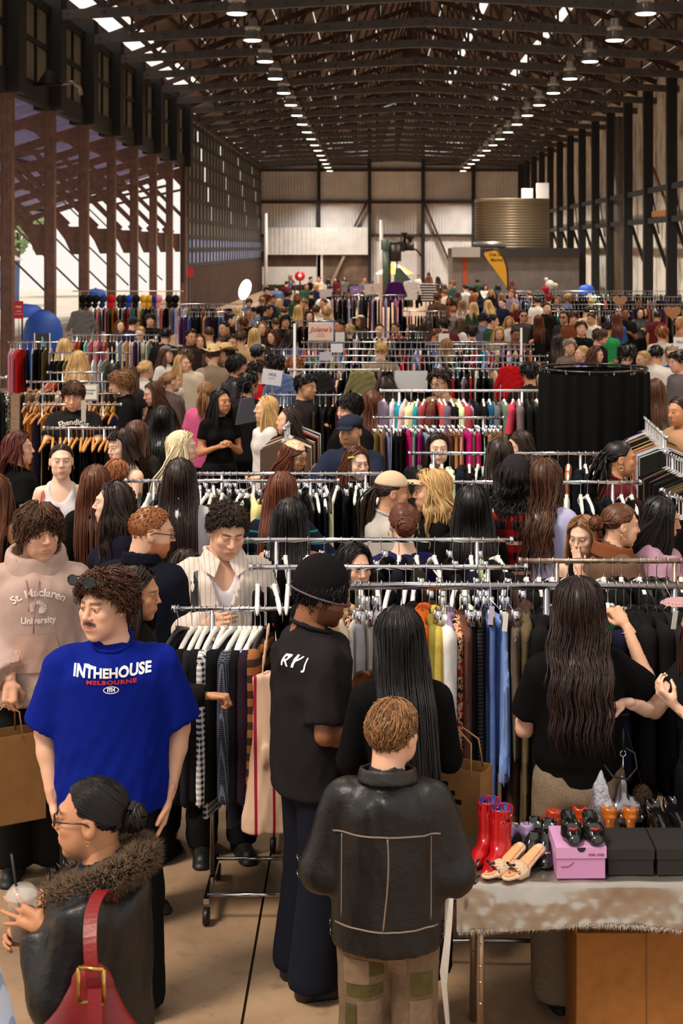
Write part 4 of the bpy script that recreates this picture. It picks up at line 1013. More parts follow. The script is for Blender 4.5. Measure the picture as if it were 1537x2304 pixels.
# ---------------------------------------------------------------- the racks of the market, nearest first
def build_racks():
    # the front rack with the striped dress
    D = 'on the striped dress rack'
    rk = rack(D, 392, 790, 1370, Y=6.95, z=H-(1370-VY)/FPX*6.95, r=.0125, label='short chrome rack on casters holding dark shirts and a striped dress')
    s = FPX/6.95; X = lambda px: (px-392)/s
    L, HL = [], []
    chk = pattern('check', (30, 36, 66), (232, 230, 226), 42, axis=1, ratio=.5); dot = pattern('check', (26, 28, 40), (116, 120, 140), 120, axis=1, ratio=.35)
    brn = pattern('stripe', (150, 96, 56), (64, 46, 40), 16, axis=2, ratio=.5)
    for px, k, cn, c, hk, m, var in [(400, 'jacket', 'dark brown', (34, 27, 25), 'black', None, 0), (432, 'jacket', 'black', (17, 16, 17), 'white', None, 1), (450, 'shirt', 'charcoal', (32, 31, 33), 'white', None, 1), (463, 'jacket', 'black leather', (20, 19, 20), 'white', None, 2), (484, 'shirt', 'checked navy and white', 0, 'white', chk, 1), (502, 'top', 'navy', (24, 30, 56), 'white', None, 0),
                                   (520, 'jacket', 'black', (15, 15, 16), 'white', None, 0), (540, 'shirt', 'fine dotted navy', 0, 'white', dot, 2), (551, 'top', 'cream', (206, 200, 190), 'white', None, 1), (561, 'shirt', 'black', (18, 17, 19), 'white', None, 1), (574, 'knit', 'plum', (44, 28, 42), 'white', None, 1), (586, 'shirt', 'pale blue', (150, 166, 200), 'white', None, 2), (597, 'knit', 'brown striped', 0, 'black', brn, 2), (660, 'top', 'black', (18, 17, 18), 'white', None, 0), (690, 'top', 'black', (20, 18, 18), 'white', None, 1), (715, 'shirt', 'charcoal', (38, 36, 38), 'white', None, 1)]:
        hang(rk, X(px), k, cn, c, hk, var, R.uniform(-.12, .12)-.25, L, HL, sc=(1.0, 1, 1.12), m=m)
    uniq(L); uniq(HL)
    # the striped sundress hangs sideways, its front to the camera
    st = pattern('stripe', (212, 178, 152), (150, 30, 52), 11, axis=0, ratio=.16); p = rk['a']
    def f(P):
        t = np.clip((-P[:,2]-.16)/.75, 0, 1); wx = .105-.02*np.sin(np.clip(t*3.1, 0, 3.14))+.05*t**2; wy = .03+.035*t
        c = (np.sqrt((P[:,0]/wx)**2+(P[:,1]/wy)**2)-1)*wy; d = smax(c, P[:,2]+.26+.1*np.abs(P[:,0]), .012); d = smax(d, -(P[:,2]+.98), .008)
        S = np.stack([np.abs(P[:,0]), P[:,1], P[:,2]], 1); d = smin(d, rcone(S, (.055, -.02, -.30), (.012, 0, -.04), .009, .008), .008)
        d = smin(d, rcone(P, (-.04, -.055, -.62), (.03, -.055, -.62), .02, .02, (1, .6, 2.2)), .01)
        return d+folds(P, 3, .006, 40, 6)
    V, Fq = surfnet(f, (-.22, -.14, -1.02), (.22, .14, .0), .011)
    g = obj('hanging_sundress', mesh(V, Fq, True), st, None, (p.x+X(618), p.y-.24, rk['z']+.03), (0, 0, .2)); tagp(g, 'cream sundress with crimson stripes hanging at the end of the front rack', 'dress')
    g.scale = (.9, 1, 1)
    # the long front rail
    D = 'on the long front rail'
    rk = rack(D, 667, 1610, 1318, Y=6.5, z=H-(1318-VY)/FPX*6.5, r=.0175, mcol=mat((150, 148, 152), rough=.2, metal=1), uprights=(.0, .62, 1), label='long thick chrome rail across the front hung with trousers and shirts')
    s = FPX/6.5; X = lambda px: (px-667)/s; L, HL = [], []
    red = pattern('blotch', (150, 30, 26), (220, 190, 150), 45, c3=(40, 20, 20)); gold = pattern('stripe', (60, 58, 60), (30, 28, 30), 60, axis=2)
    for px, k, cn, c, hk, m in [(758, 'shirt', 'cream satin', (214, 196, 172), 'wire', None), (772, 'shirt', 'tan', (190, 150, 112), 'wire', None), (786, 'top', 'patterned red', 0, 'wire', red), (800, 'top', 'white', (214, 208, 202), 'wire', None), (812, 'skirt', 'pale denim', (168, 172, 176), 'clip', None), (830, 'trousers', 'faded pale denim', (176, 172, 160), 'clip', None), (858, 'trousers', 'stone denim', (150, 150, 156), 'clip', None), (905, 'top', 'violet', (110, 92, 140), 'wire', None),
                                (950, 'knit', 'orange', (186, 84, 26), 'wire', None), (966, 'shirt', 'olive green', (128, 118, 52), 'wire', None), (982, 'shirt', 'mustard', (186, 164, 76), 'wire', None), (992, 'trousers', 'yellow', (192, 172, 90), 'clip', None), (1005, 'shirt', 'crisp white', (222, 218, 214), 'wire', None), (1012, 'top', 'lilac', (150, 130, 164), 'wire', None), (1023, 'dress', 'rust patterned', 0, 'wire', red), (1038, 'dress', 'brown', (96, 62, 52), 'wire', None), (1052, 'trousers', 'dark denim', (36, 42, 58), 'clip', None), (1068, 'trousers', 'black laced', (22, 23, 28), 'clip', None), (1084, 'trousers', 'black studded', 0, 'clip', gold),
                                (1102, 'trousers', 'denim blue', (94, 118, 176), 'clip', None), (1120, 'skirt', 'sky blue', (110, 142, 206), 'clip', None), (1134, 'skirt', 'pleated blue', (124, 148, 200), 'clip', None), (1150, 'trousers', 'brown', (74, 56, 48), 'clip', None), (1166, 'top', 'grey brown', (98, 86, 76), 'wire', None), (1184, 'dress', 'khaki', (98, 84, 60), 'wire', None), (1200, 'dress', 'black', (20, 20, 22), 'wire', None), (1222, 'jacket', 'black', (18, 18, 19), 'wire', None), (1262, 'jacket', 'charcoal', (30, 29, 31), 'white', None),
                                (1300, 'shirt', 'black', (18, 18, 19), 'white', None), (1340, 'jacket', 'black', (20, 19, 20), 'white', None), (1368, 'top', 'bright green', (20, 120, 60), 'white', None), (1386, 'shirt', 'navy', (26, 28, 48), 'wire', None), (1404, 'top', 'cream', (200, 184, 150), 'wire', None), (1420, 'dress', 'black', (18, 17, 18), 'wire', None), (1438, 'jacket', 'black', (22, 20, 21), 'wire', None), (1456, 'dress', 'black', (16, 16, 17), 'wire', None), (1476, 'jacket', 'black', (20, 19, 19), 'wire', None), (1500, 'shirt', 'charcoal', (34, 32, 34), 'wire', None), (1524, 'jacket', 'black', (20, 20, 22), 'wire', None)]:
        hang(rk, X(px), k, cn, c, hk, R.randrange(3), R.uniform(-.18, .18), L, HL, sc=(R.uniform(.9, 1.15), 1, R.uniform(.98, 1.14)), m=m)
    uniq(L); uniq(HL)
    # price tags on strings
    for px, py in ((1137, 1400), (1518, 1395), (1105, 1385)):
        q = at(px, py, 6.22); t = empty('price_tag', q, R.uniform(-.3, .3), {1137: 'white swing tag on the sky blue skirt', 1518: 'white swing tag among the black jackets at the frame edge', 1105: 'lilac swing tag on the denim blue trousers'}[px], 'price tag', 'swing tags on the front rail')
        MB().box((-.011, -.001, -.04), (.011, .001, .04)).obj('card', mat((232, 228, 222) if px != 1105 else (200, 190, 220), rough=.6), t, rot=(.1, .1, 0))
        MB().tube([(0, 0, .04), (.003, .05, .09), (0, .12, .13)], .0008, 4).obj('string', mat((210, 205, 198)), t)
    f = lambda D, a, b, y, pal=MIX, kinds=('shirt', 'top', 'jacket'), hk=('white',), seed=0, z=1.55, step=.055, lab=None, ep=0., Y=None, **k: fill(rack(D, a, b, y, z=z, Y=Y, label=lab or 'chrome clothes rack '+D.replace('on the rack', 'standing'), **k), step, pal, kinds, hk, seed, empty_p=ep)
    rust = mat((150, 128, 112), rough=.35, metal=.8, grain=.4, gscale=25)
    f('on the rack behind the front rail', 566, 1182, 1276, DRK+CRM, ('top', 'shirt', 'trousers'), ('white', 'white', 'clip'), 1, Y=7.1, z=H-(1276-VY)/FPX*7.1, step=.06)
    f('on the rack with rusty pipe rail', 1172, 1600, 1262, BLK, ('jacket', 'shirt'), ('white', 'white', 'black'), 2, Y=7.3, z=H-(1262-VY)/FPX*7.3, step=.062, mcol=rust, lab='rack with a rusty pipe rail holding black clothes on white hangers')
    f('on the rack behind navy-top woman', 545, 1150, 1215, DRK, ('top', 'shirt'), ('white', 'white', 'clip'), 3, Y=7.75, step=.08, z=H-(1215-VY)/FPX*7.75, ep=.25)
    f('on the rack behind long-haired women', 285, 760, 1082, DRK+CRM*3, ('top', 'shirt', 'dress'), ('white', 'white', 'black'), 4, step=.05)
    f('on the rack behind bandana woman', 440, 882, 1066, DRK+CRM, ('top', 'dress', 'trousers'), ('white', 'clip'), 5, step=.055)
    f('on the rack between cap and lilac shirt', 1000, 1440, 1085, DRK, ('top', 'dress'), ('white', 'wire'), 6, step=.07, ep=.3)
    f('on the rack before the curtain', 922, 1360, 1020, DRK+CRM+[('leopard brown', (150, 104, 58))], ('knit', 'top', 'jacket'), ('white', 'white', 'wire'), 7, step=.06)
    f('on the rack of gold hangers', 100, 258, 963, BLK, ('trousers',), ('wood',), 8, step=.042, lab='chrome rack of black trousers on golden wooden hangers')
    f('on the trouser rack below jackets', 842, 1132, 940, [('magenta', (170, 20, 96)), ('cream', (204, 188, 160)), ('black', (20, 19, 20)), ('black', (20, 19, 20)), ('brown', (94, 74, 56)), ('mint', (150, 204, 190)), ('blue', (110, 140, 190)), ('tan', (170, 130, 80))], ('trousers', 'skirt'), ('clip',), 9, step=.045)
    f('on the colourful jacket rack', 857, 1216, 879, [('mustard', (170, 140, 50)), ('white', (210, 206, 200)), ('teal', (24, 96, 104)), ('turquoise', (40, 170, 190)), ('red', (170, 16, 24)), ('rose', (190, 70, 80)), ('black', (20, 20, 20)), ('black', (18, 18, 18)), ('black', (22, 22, 24)), ('grey', (110, 106, 108)), ('brown', (90, 60, 46)), ('pale lilac', (190, 186, 216))], ('jacket', 'knit', 'shirt'), ('black', 'white'), 10, z=1.7, step=.06, mcol=mat((225, 225, 228), rough=.3, metal=.4))
    GB = [('tan', (176, 118, 60)), ('mustard', (190, 140, 60)), ('navy', (30, 36, 60)), ('brown', (110, 70, 44)), ('black', (20, 19, 20))]
    f('on the tan clothes rack behind hangers', 55, 272, 912, GB, ('top', 'trousers'), ('wood',), 11, Y=14.9, z=1.5, step=.05)
    f('on the second gold hanger rack', 58, 268, 886, GB, ('top', 'trousers'), ('wood',), 12, step=.055)
    f('on the third gold hanger rack', 62, 266, 859, GB+CRM, ('top', 'shirt'), ('wood',), 13, step=.06)
    f('on the thin blue-tinted rail', 600, 820, 889, DRK, ('trousers', 'top'), ('clip',), 14, step=.06)
    f('on the square white frame rack', 650, 852, 832, MIX, ('shirt', 'jacket'), ('white', 'black'), 15, z=1.7, step=.06, mcol=mat((225, 225, 228), rough=.3, metal=.4))
    for i, (a, b, y, pal) in enumerate([(560, 1232, 816, DRK+CRM), (600, 1232, 801, MIX), (612, 1200, 786, MIX), (680, 1172, 770, MIX), (780, 962, 747, DRK), (108, 262, 838, MIX), (112, 292, 794, CRM+MIX), (150, 374, 754, MIX), (400, 565, 702, DRK+MIX), (182, 548, 684, MIX), (1238, 1420, 700, MIX), (1180, 1560, 685, DRK+MIX), (1170, 1580, 668, MIX), (1140, 1540, 655, DRK), (560, 745, 722, DRK), (960, 1200, 775, MIX), (990, 1230, 830, [('red', (170, 24, 28)), ('grey', (150, 140, 130)), ('black', (20, 20, 20)), ('brown', (110, 76, 56))]), (905, 1005, 700, DRK+[('red', (150, 30, 36))]), (20, 170, 770, MIX)]):
        z = 1.55 if y > 660 else 1.6
        f('in the far part of the hall', a, b, y, pal, ('shirt', 'jacket', 'trousers'), ('white', 'wire'), 30+i, z=z, step=.075, lab='far chrome rack, %s' % ['behind the ginger curls', 'in front of the round curtain', 'with a white card sign', 'behind the painted name sign', 'short and near the facing woman', 'left of the gold hangers', 'beside the mirror', 'with blue and red clothes', 'near the straw hats', 'below the row of caps', 'behind the sunglasses man', 'before the grey booth', 'beside the balloon', 'at the foot of the grey booth', 'beside the blonde in grey', 'behind the cap and vest man', 'with a red jacket', 'with hanging ties', 'beside the blue tent'][i])
    f('in the far part of the hall', 745, 912, 664, [('black', (20, 19, 20)), ('black', (24, 23, 24)), ('pink', (190, 130, 140)), ('grey', (90, 88, 90)), ('pale blue', (150, 176, 210)), ('plum', (90, 40, 60))], ('dress',), ('white',), 60, z=1.8, step=.09, lab='tall far rack of long black and pink dresses')
    f('in the far part of the hall', 905, 1002, 640, DRK, ('shirt',), ('white',), 61, z=1.8, step=.12, lab='tall far rack with tees shown to the front')
    # racks that run away from the camera with clips and heaped clothes
    rk = rack('on the rack of heaped coats', 640, 674, 966, py1=930, uprights=(0, 1), label='chrome rack of coats running away from the camera'); fill(rk, .07, [('brown grey', (96, 80, 72)), ('taupe', (120, 100, 88)), ('black', (26, 24, 25)), ('coral', (200, 60, 60)), ('cream', (206, 190, 170))], ('coat', 'jacket'), ('clip', 'white'), 70)
    for i, (a, ya, b, yb, lb) in enumerate([(1500, 985, 1440, 930, 'chrome rack of pale clothes running away beside the round curtain'), (1590, 1062, 1498, 1018, 'chrome rack at the frame edge beside the burgundy sweater'), (1580, 1142, 1490, 1104, 'chrome rack at the frame edge beside the black-haired woman')]):
        rk = rack('on the frame-edge rack', a, b, ya, py1=yb, label=lb); fill(rk, .06, [BLK+[('white', (214, 212, 212)), ('pale blue', (180, 190, 210)), ('tan', (160, 130, 96))], [('olive', (92, 76, 50)), ('black', (22, 21, 22))], BLK+[('pink', (190, 140, 160))]][i], ('shirt', 'jacket'), ('clip', 'wire'), 80+i)
    finish_stuff()
R = random.Random(5)
build_racks()
# ---------------------------------------------------------------- things worn on the head and body
def world_ray(px, py): d = Vector(((px-VX)/FPX, 1, -(py-VY)/FPX)); return Vector((0, 0, H)), d.normalized()
_BV = {}
def bvh_of(o):
    me = o.data
    if me.name not in _BV: _BV[me.name] = BVHTree.FromPolygons([v.co[:] for v in me.vertices], [p.vertices[:] for p in me.polygons])
    return _BV[me.name]
def root_matrix(i):
    r = i['root']; return Matrix.Translation(r.location) @ r.rotation_euler.to_matrix().to_4x4() @ Matrix.Diagonal((*r.scale, 1))
def pick(i, px, py, what='top'):
    """point of a person's garment (in the person's own frame) seen at a pixel"""
    M = root_matrix(i).inverted(); o, d = world_ray(px, py); h = bvh_of(i[what]).ray_cast(M @ o, (M.to_3x3() @ d).normalized())
    return h[0]
def text_mesh(s, size, bold=0., shear=0., sp=1.0):
    c = bpy.data.curves.new('lettering', 'FONT'); c.body = s; c.size = size; c.align_x = 'CENTER'; c.align_y = 'CENTER'; c.offset = bold; c.shear = shear; c.space_character = sp; c.resolution_u = 3
    o = bpy.data.objects.new('lettering', c); me = bpy.data.meshes.new_from_object(o); bpy.data.objects.remove(o)
    V = np.array([v.co[:] for v in me.vertices]); Fc = [tuple(p.vertices) for p in me.polygons]; bpy.data.meshes.remove(me); return V, Fc
def print_on(i, V, Fc, at_, m, back=False, nm='print', off=.005, sx=1.0, what='top'):
    """flat lettering (x right, y up) laid on the garment around a point"""
    B = bvh_of(i[what]); s = 1 if back else -1; out = []
    bm = bmesh.new(); vs = [bm.verts.new(tuple(v)) for v in V]
    for f in Fc:
        try: bm.faces.new([vs[q] for q in f])
        except ValueError: pass
    bmesh.ops.triangulate(bm, faces=bm.faces[:])
    for _ in range(3):
        e = [e for e in bm.edges if e.calc_length() > .011]
        if not e: break
        bmesh.ops.subdivide_edges(bm, edges=e, cuts=1); bmesh.ops.triangulate(bm, faces=bm.faces[:])
    bm.verts.index_update(); V = [v.co[:] for v in bm.verts]; Fc = [tuple(v.index for v in f.verts) for f in bm.faces]; bm.free()
    for v in V:
        x = at_.x+(-v[0] if back else v[0])*sx; z = at_.z+v[1]
        h = B.ray_cast(Vector((x, s*.9, z)), Vector((0, -s, 0)))[0]
        out.append((x, (h.y if h else at_.y)+s*off, z))
    o = obj(nm, mesh(out, Fc, False), m, i['root']); return o
def arc(V, R_): a = V[:,0]/R_; return np.stack([np.sin(a)*(R_+V[:,1]), np.cos(a)*(R_+V[:,1])-R_, V[:,2]], 1)
def head_part(i, nm, me, m):
    o = obj(nm, me, m, i['root']); o.matrix_local = i['head']; return o
_HAT = {}
def hat(i, kind, col, m=None, **k):
    key = (kind,); M_ = m or mat(col, rough=.85, bmp=.3, bscale=250, bdist=.002)
    if key not in _HAT:
        if kind == 'beanie': f = lambda P: smin(smax(ell(P, HC+np.array([0, .005, .016]), (.092, .113, .117)), .0-P[:,2]+.10*(P[:,1]), .006), smax(np.abs(nrm((P[:, :2]-HC[:2])/np.array([.94, 1.14]))-.094)-.006, np.abs(P[:,2]-.016-.1*P[:,1])-.018, .006), .006)+.0012*np.sin(np.arctan2(P[:,0], P[:,1])*40)
        elif kind == 'cap': f = lambda P: smin(smax(ell(P, HC+np.array([0, 0, .006]), (.088, .108, .098)), .045-P[:,2]+.12*P[:,1]*0, .004), smax(smax(ell(P, (0, -.125, .06), (.078, .085, .03)), -ell(P, (0, -.12, .05), (.085, .095, .03)), .003), P[:,1]+.07, .004), .004)
        elif kind == 'flat': f = lambda P: smin(smax(ell(P, (0, .01, .072), (.095, .122, .055)), .05-P[:,2], .01), smax(ell(P, (0, -.115, .055), (.07, .05, .012)), P[:,1]+.06, .004), .01)+.002*np.sin(P[:,0]*60)
        elif kind == 'cowboy': f = lambda P: smin(smax(smax(ell(P, HC+np.array([0, 0, .02]), (.088, .108, .115)), .05-P[:,2], .006), -ell(P, (0, 0, .175), (.03, .12, .035)), .02), np.maximum(np.abs(P[:,2]-.055-2.2*P[:,0]**2+.6*P[:,1]**2)-.005, nrm((P[:, :2]-HC[:2])/np.array([.95, 1.1]))-.165)*.7, .01)
        elif kind == 'bucket': f = lambda P: smin(smax(ell(P, HC+np.array([0, 0, .0]), (.09, .11, .12)), .04-P[:,2], .006), np.maximum(np.abs(nrm((P[:, :2]-HC[:2])/np.array([.9, 1.1]))-.105-(.05-P[:,2])*.7)-.006, np.abs(P[:,2]-.03)-.03), .008)
        else: f = lambda P: smin(smax(ell(P, HC+np.array([0, .002, .002]), (.086, .108, .098)), .03-P[:,2]+.25*(P[:,1]-.05), .006), ell(P, (0, .125, -.03), (.02, .02, .045)), .02)+.002*np.sin(P[:,0]*50+P[:,2]*80)
        V, Fq = surfnet(f, (-.2, -.25, -.1), (.2, .22, .18), .009 if i['o']['tier'] else .006); _HAT[key] = mesh(V, Fq, True)
    o = head_part(i, {'beanie': 'beanie', 'cap': 'cap', 'flat': 'flat_cap', 'cowboy': 'straw_hat', 'bucket': 'bucket_hat'}.get(kind, 'head_scarf'), _HAT[key], None)
    if len(o.data.materials) == 0: o.data.materials.append(M_)
    o.material_slots[0].link = 'OBJECT'; o.material_slots[0].material = M_
    return o
def glasses(i, dark=True, up=False, clear=False):
    b = MB(); le = MB()
    for s in (-1, 1):
        pts = [(s*.033+.023*math.cos(t)*(1 if abs(math.cos(t)) < .8 else .98), -.107+.008*abs(s*.033+.023*math.cos(t))/.05, .009+.018*math.sin(t)) for t in np.linspace(0, 2*math.pi, 15)]
        b.tube(pts, .0022, 6); le.add([(p[0], p[1], p[2]) for p in pts[:-1]], [tuple(range(14))]); le.add([(p[0], p[1]+.001, p[2]) for p in pts[:-1]], [tuple(range(14))[::-1]])
        b.tube([(s*.056, -.099, .014), (s*.072, -.07, .015), (s*.082, .0, .014), (s*.082, .022, .0)], .0024, 6)
    b.tube([(-.011, -.108, .013), (.011, -.108, .013)], .002, 6)
    o = b.obj('glasses_frame' if not dark else 'sunglasses_frame', mat((16, 14, 14), rough=.2), i['root'], True); l = le.obj('lens', mat((14, 13, 14), rough=.08) if dark else mat((150, 120, 100), rough=.1, alpha=.25), o)
    M = i['head'].copy()
    if up: M = M @ Matrix.Translation((0, -.012, .088)) @ Matrix.Rotation(math.radians(-14), 4, 'X') @ Matrix.Diagonal((1.22, 1.12, 1.05, 1))
    o.matrix_local = M; return o
def earring(i, s, r=.014, col=(212, 170, 96)):
    pts = [(s*.086, .008+r*math.sin(t), -.036-r+r*math.cos(t)) for t in np.linspace(0, 2*math.pi, 13)]
    head_part(i, 'earring', MB().tube(pts, r*.18, 6).me(True), mat(col, rough=.2, metal=1))
def fuzz(nm, parent, pts, nors, L, r0, m, seed=0, jit=.6):
    """short fur: tapered three-sided spikes"""
    r = np.random.RandomState(seed); n = len(pts); d = nors+r.normal(0, jit, (n, 3)); d /= np.linalg.norm(d, axis=1, keepdims=True)
    x = np.cross(d, r.normal(0, 1, (n, 3))); x /= np.linalg.norm(x, axis=1, keepdims=True); y = np.cross(d, x); tip = pts+d*L*r.uniform(.6, 1.2, (n, 1))
    V = np.stack([pts+x*r0, pts-x*r0*.5+y*r0*.87, pts-x*r0*.5-y*r0*.87, tip], 1).reshape(-1, 3); b = np.arange(n)[:, None]*4
    Fq = np.concatenate([b+np.array([[0, 1, 3]]), b+np.array([[1, 2, 3]]), b+np.array([[2, 0, 3]])]); C = np.repeat(np.clip(r.normal(1, .3, (n, 1)), .4, 1.8)*np.ones((1, 3)), 4, 0)
    return obj(nm, mesh(V, Fq, False, C), m, parent)
def strap(i, pts, w, m, nm='strap', th=.003):
    """flat band through points of the person's frame"""
    b = MB(); pts = [Vector(p) for p in pts]
    V, Fc = [], []
    for k, p in enumerate(pts):
        d = (pts[min(k+1, len(pts)-1)]-pts[max(k-1, 0)]).normalized(); n = Vector((p.x*.6, p.y, .35 if p.z > 1.4 else 0)).normalized(); s = d.cross(n).normalized()
        V += [p-s*w/2, p+s*w/2, p+s*w/2+n*th, p-s*w/2+n*th]
    for k in range(len(pts)-1):
        for q in range(4): Fc.append((k*4+q, k*4+(q+1) % 4, (k+1)*4+(q+1) % 4, (k+1)*4+q))
    return obj(nm, mesh(V, Fc, False), m, i['root'])
def sdf_obj(nm, f, lo, hi, h, m, parent=None, **k): V, Fq = surfnet(f, lo, hi, h); return obj(nm, mesh(V, Fq, True), m, parent, **k)
# ---------------------------------------------------------------- the people in front, one by one
FG = 'shoppers in the front of the market'
def foreground():
    I = {}
    # man in the blue tee
    m = I['blue'] = person(236, 1287, 1.79, 6, hy=-38, hp=4, skin='fair', hair=('curly', 'brown', dict(L=.085, thick=.024)), top=('bigtee', (8, 28, 124), dict(flat=.8)), bottom=('trousers', (16, 16, 18), dict(cut='wide')), arms=('pocket', 'pocket'), wd=1.12, tier=0, moust=1, group=FG, label='man with curly brown hair and moustache in a bright blue tee')
    glasses(m, True, up=True)
    wh, rd = mat((238, 238, 236), rough=.7), mat((200, 30, 44), rough=.7)
    c = pick(m, 250, 1516)
    for s, z, sz, b, sp, mm in (('INTHEHOUSE', .0, .050, .0019, 1.02, wh), ('MELBOURNE', -.034, .021, .0009, 1.15, rd)):
        V, Fc = text_mesh(s, sz, b, 0, sp); w = np.ptp(V[:,0]); V[:,0] *= (.296 if s[0] == 'I' else .19)/w; print_on(m, V, Fc, c+Vector((0, 0, z)), mm, nm='lettering')
    V, Fc = [], []; n = 28
    for q in range(n): t = 2*math.pi*q/n; V += [(.03*math.cos(t), .0145*math.sin(t), 0), (.0265*math.cos(t), .0115*math.sin(t), 0)]
    for q in range(n): Fc.append((2*q, 2*((q+1) % n), 2*((q+1) % n)+1, 2*q+1))
    print_on(m, np.array(V), Fc, c+Vector((0, 0, -.062)), wh, nm='emblem'); V, Fc = text_mesh('ITH', .02, .0012, 0, .9); print_on(m, V, Fc, c+Vector((0, 0, -.062)), wh, nm='emblem_letters')
    # woman with the fur collar
    m = I['fur'] = person(204, 1747, 1.58, -98, hy=6, hp=2, skin='tan', hair=('slick', 'black'), top=('jacket', (20, 18, 18), dict(cloth='leather', loose=.06, sr=.022, hem=.80, g=.022)), bottom=('trousers', (20, 20, 22)), fem=True, tier=0, group=FG, label='woman in glasses wearing a black leather jacket with a brown fur collar',
                          arms=(((.02, -.06, -.25), (-.07, -.145, -.09), (-.15, -.9, .3), (-1, .1, -.35), 'spread'), 'bent'))
    glasses(m, False); earring(m, 1, .007)
    r = np.random.RandomState(4); n = 9000; t = r.rand(n)*2*np.pi; u = r.rand(n)*2*np.pi; rr = .05*np.sqrt(r.uniform(.6, 1, n))
    ring = np.stack([np.sin(t)*.118, .03-np.cos(t)*.125, 1.465-.055*np.cos(t)], 1); out = np.stack([np.sin(t), -np.cos(t), 0*t], 1); nor = out*np.cos(u)[:, None]+np.array([0, 0, 1.])*np.sin(u)[:, None]
    P = ring+nor*rr[:, None]; lap = (np.abs((t+np.pi) % (2*np.pi)-np.pi) < .45); P[lap, 2] -= r.rand(lap.sum())*.28; P[lap, 1] -= .03
    fuzz('fur_collar', m['root'], P, nor, .027, .0024, mat((96, 78, 62), rough=.9, attr=True), 2)
    rl = mat((122, 16, 20), rough=.42, bmp=.2, bscale=120)
    # her red shoulder bag
    b = empty('shoulder_bag', root_matrix(m) @ Vector((.325, .10, 1.05)), math.radians(-98), 'red leather shoulder bag with brass buckle on the fur collar woman', 'bag')
    def f(P): return smax(smin(rcone(P, (0, 0, .02), (0, 0, .20), .16, .06, (.55, 1, 1)), rcone(P, (0, -.1, -.02), (0, .1, -.02), .09, .09, (.7, 1, 1)), .04), -P[:,2]-.09, .02)+folds(P, 8, .003)
    sdf_obj('pouch', f, (-.14, -.24, -.13), (.14, .24, .30), .011, rl, b)
    def band(pts, w, nm, par=b, mm=rl, ax=Vector((0, 1, 0))):
        V, Fc = [], []; pts = [Vector(p) for p in pts]; fine = []
        for k in range(len(pts)-1):
            p0, p1, p2, p3 = pts[max(k-1, 0)], pts[k], pts[k+1], pts[min(k+2, len(pts)-1)]
            for q in range(5): t_ = q/5; fine.append(.5*((2*p1)+(p2-p0)*t_+(2*p0-5*p1+4*p2-p3)*t_**2+(3*p1-p0-3*p2+p3)*t_**3))
        pts = fine+[pts[-1]]
        for k, p in enumerate(pts):
            d = (pts[min(k+1, len(pts)-1)]-pts[max(k-1, 0)]).normalized(); s = (ax-d*ax.dot(d)).normalized(); nn = d.cross(s)
            V += [p-s*w/2, p+s*w/2, p+s*w/2+nn*.004, p-s*w/2+nn*.004]
        for k in range(len(pts)-1):
            for q in range(4): Fc.append((k*4+q, k*4+(q+1) % 4, (k+1)*4+(q+1) % 4, (k+1)*4+q))
        return obj(nm, mesh(V, Fc, False), mm, par)
    band([(.072, .03, .20), (.066, .02, .27), (.035, .005, .345), (-.03, -.01, .39), (-.12, -.012, .40), (-.2, -.01, .33)], .036, 'strap')
    band([(.082, .035, .235), (.11, .05, .12), (.115, .075, .02), (.108, .085, -.03)], .038, 'strap_tail')
    bk = MB(); M_br = mat((200, 158, 78), rough=.25, metal=1)
    for a, c2 in (((.088, -.006, .20), (.088, .062, .20)), ((.088, .062, .20), (.09, .062, .29)), ((.09, .062, .29), (.09, -.006, .29)), ((.09, -.006, .29), (.088, -.006, .20))): bk.tube([a, c2], .0055, 6)
    bk.obj('buckle', M_br, b, True)
    for z, y, x in ((.17, .04, .098), (.10, .055, .114), (.03, .072, .119)): MB().tube([(x, y+.008*math.cos(t), z+.008*math.sin(t)) for t in np.linspace(0, 6.3, 11)], .002, 5).obj('eyelet', M_br, b, True)
    # her drink
    M = root_matrix(m); wp = M @ Vector(arm_pts(m['o']['arms'][0], 1, m['o']['wd'])[2]); q = wp+Vector((-.085, .07, .01))
    b = empty('plastic_cup', q, 0, 'clear plastic cup with a black straw held by the fur collar woman', 'cup')
    MB().lathe([(.0, -.07), (.03, -.07), (.042, .055), (.044, .055), (.0425, .05), (.031, -.067), (0, -.067)], 20).obj('cup_wall', mat((235, 230, 222), rough=.08, alpha=.28), b, True)
    MB().lathe([(.0, -.065), (.030, -.065), (.037, .01), (.0, .01)], 16).obj('drink', mat((150, 110, 78), rough=.2, alpha=.6), b, True); MB().lathe([(.046, .05), (.046, .06), (.03, .078), (0, .08)], 20).obj('lid', mat((235, 232, 226), rough=.1, alpha=.3), b, True)
    MB().tube([(0, 0, -.04), (-.03, 0, .17)], .004, 8).obj('straw', mat((18, 17, 17), rough=.4), b, True)
    # leather jacket, seen from behind
    m = I['leather'] = person(885, 1572, 1.57, 176, hy=-24, hp=6, skin='fair', hair=('short', 'light', dict(L=.06, lift=.12, thick=.013)), top=('jacket', (19, 17, 17), dict(cloth='leather', loose=.05, flare=.02, hem=.875, sr=.012, g=.018)), bottom=('trousers', mat((112, 92, 72), rough=.95, grain=.15, gscale=30), dict(cut='reg')), wd=1.0, tier=0, group=FG, label='short-haired person in a worn black leather jacket seen from behind',
                             arms=(((.075, .0, -.27), (-.0, -.2, -.25), (-.4, -1, 0), (0, 0, -1), 'hold'), ((.075, .0, -.27), (-.0, -.2, -.25), (-.4, -1, 0), (0, 0, -1), 'hold')))
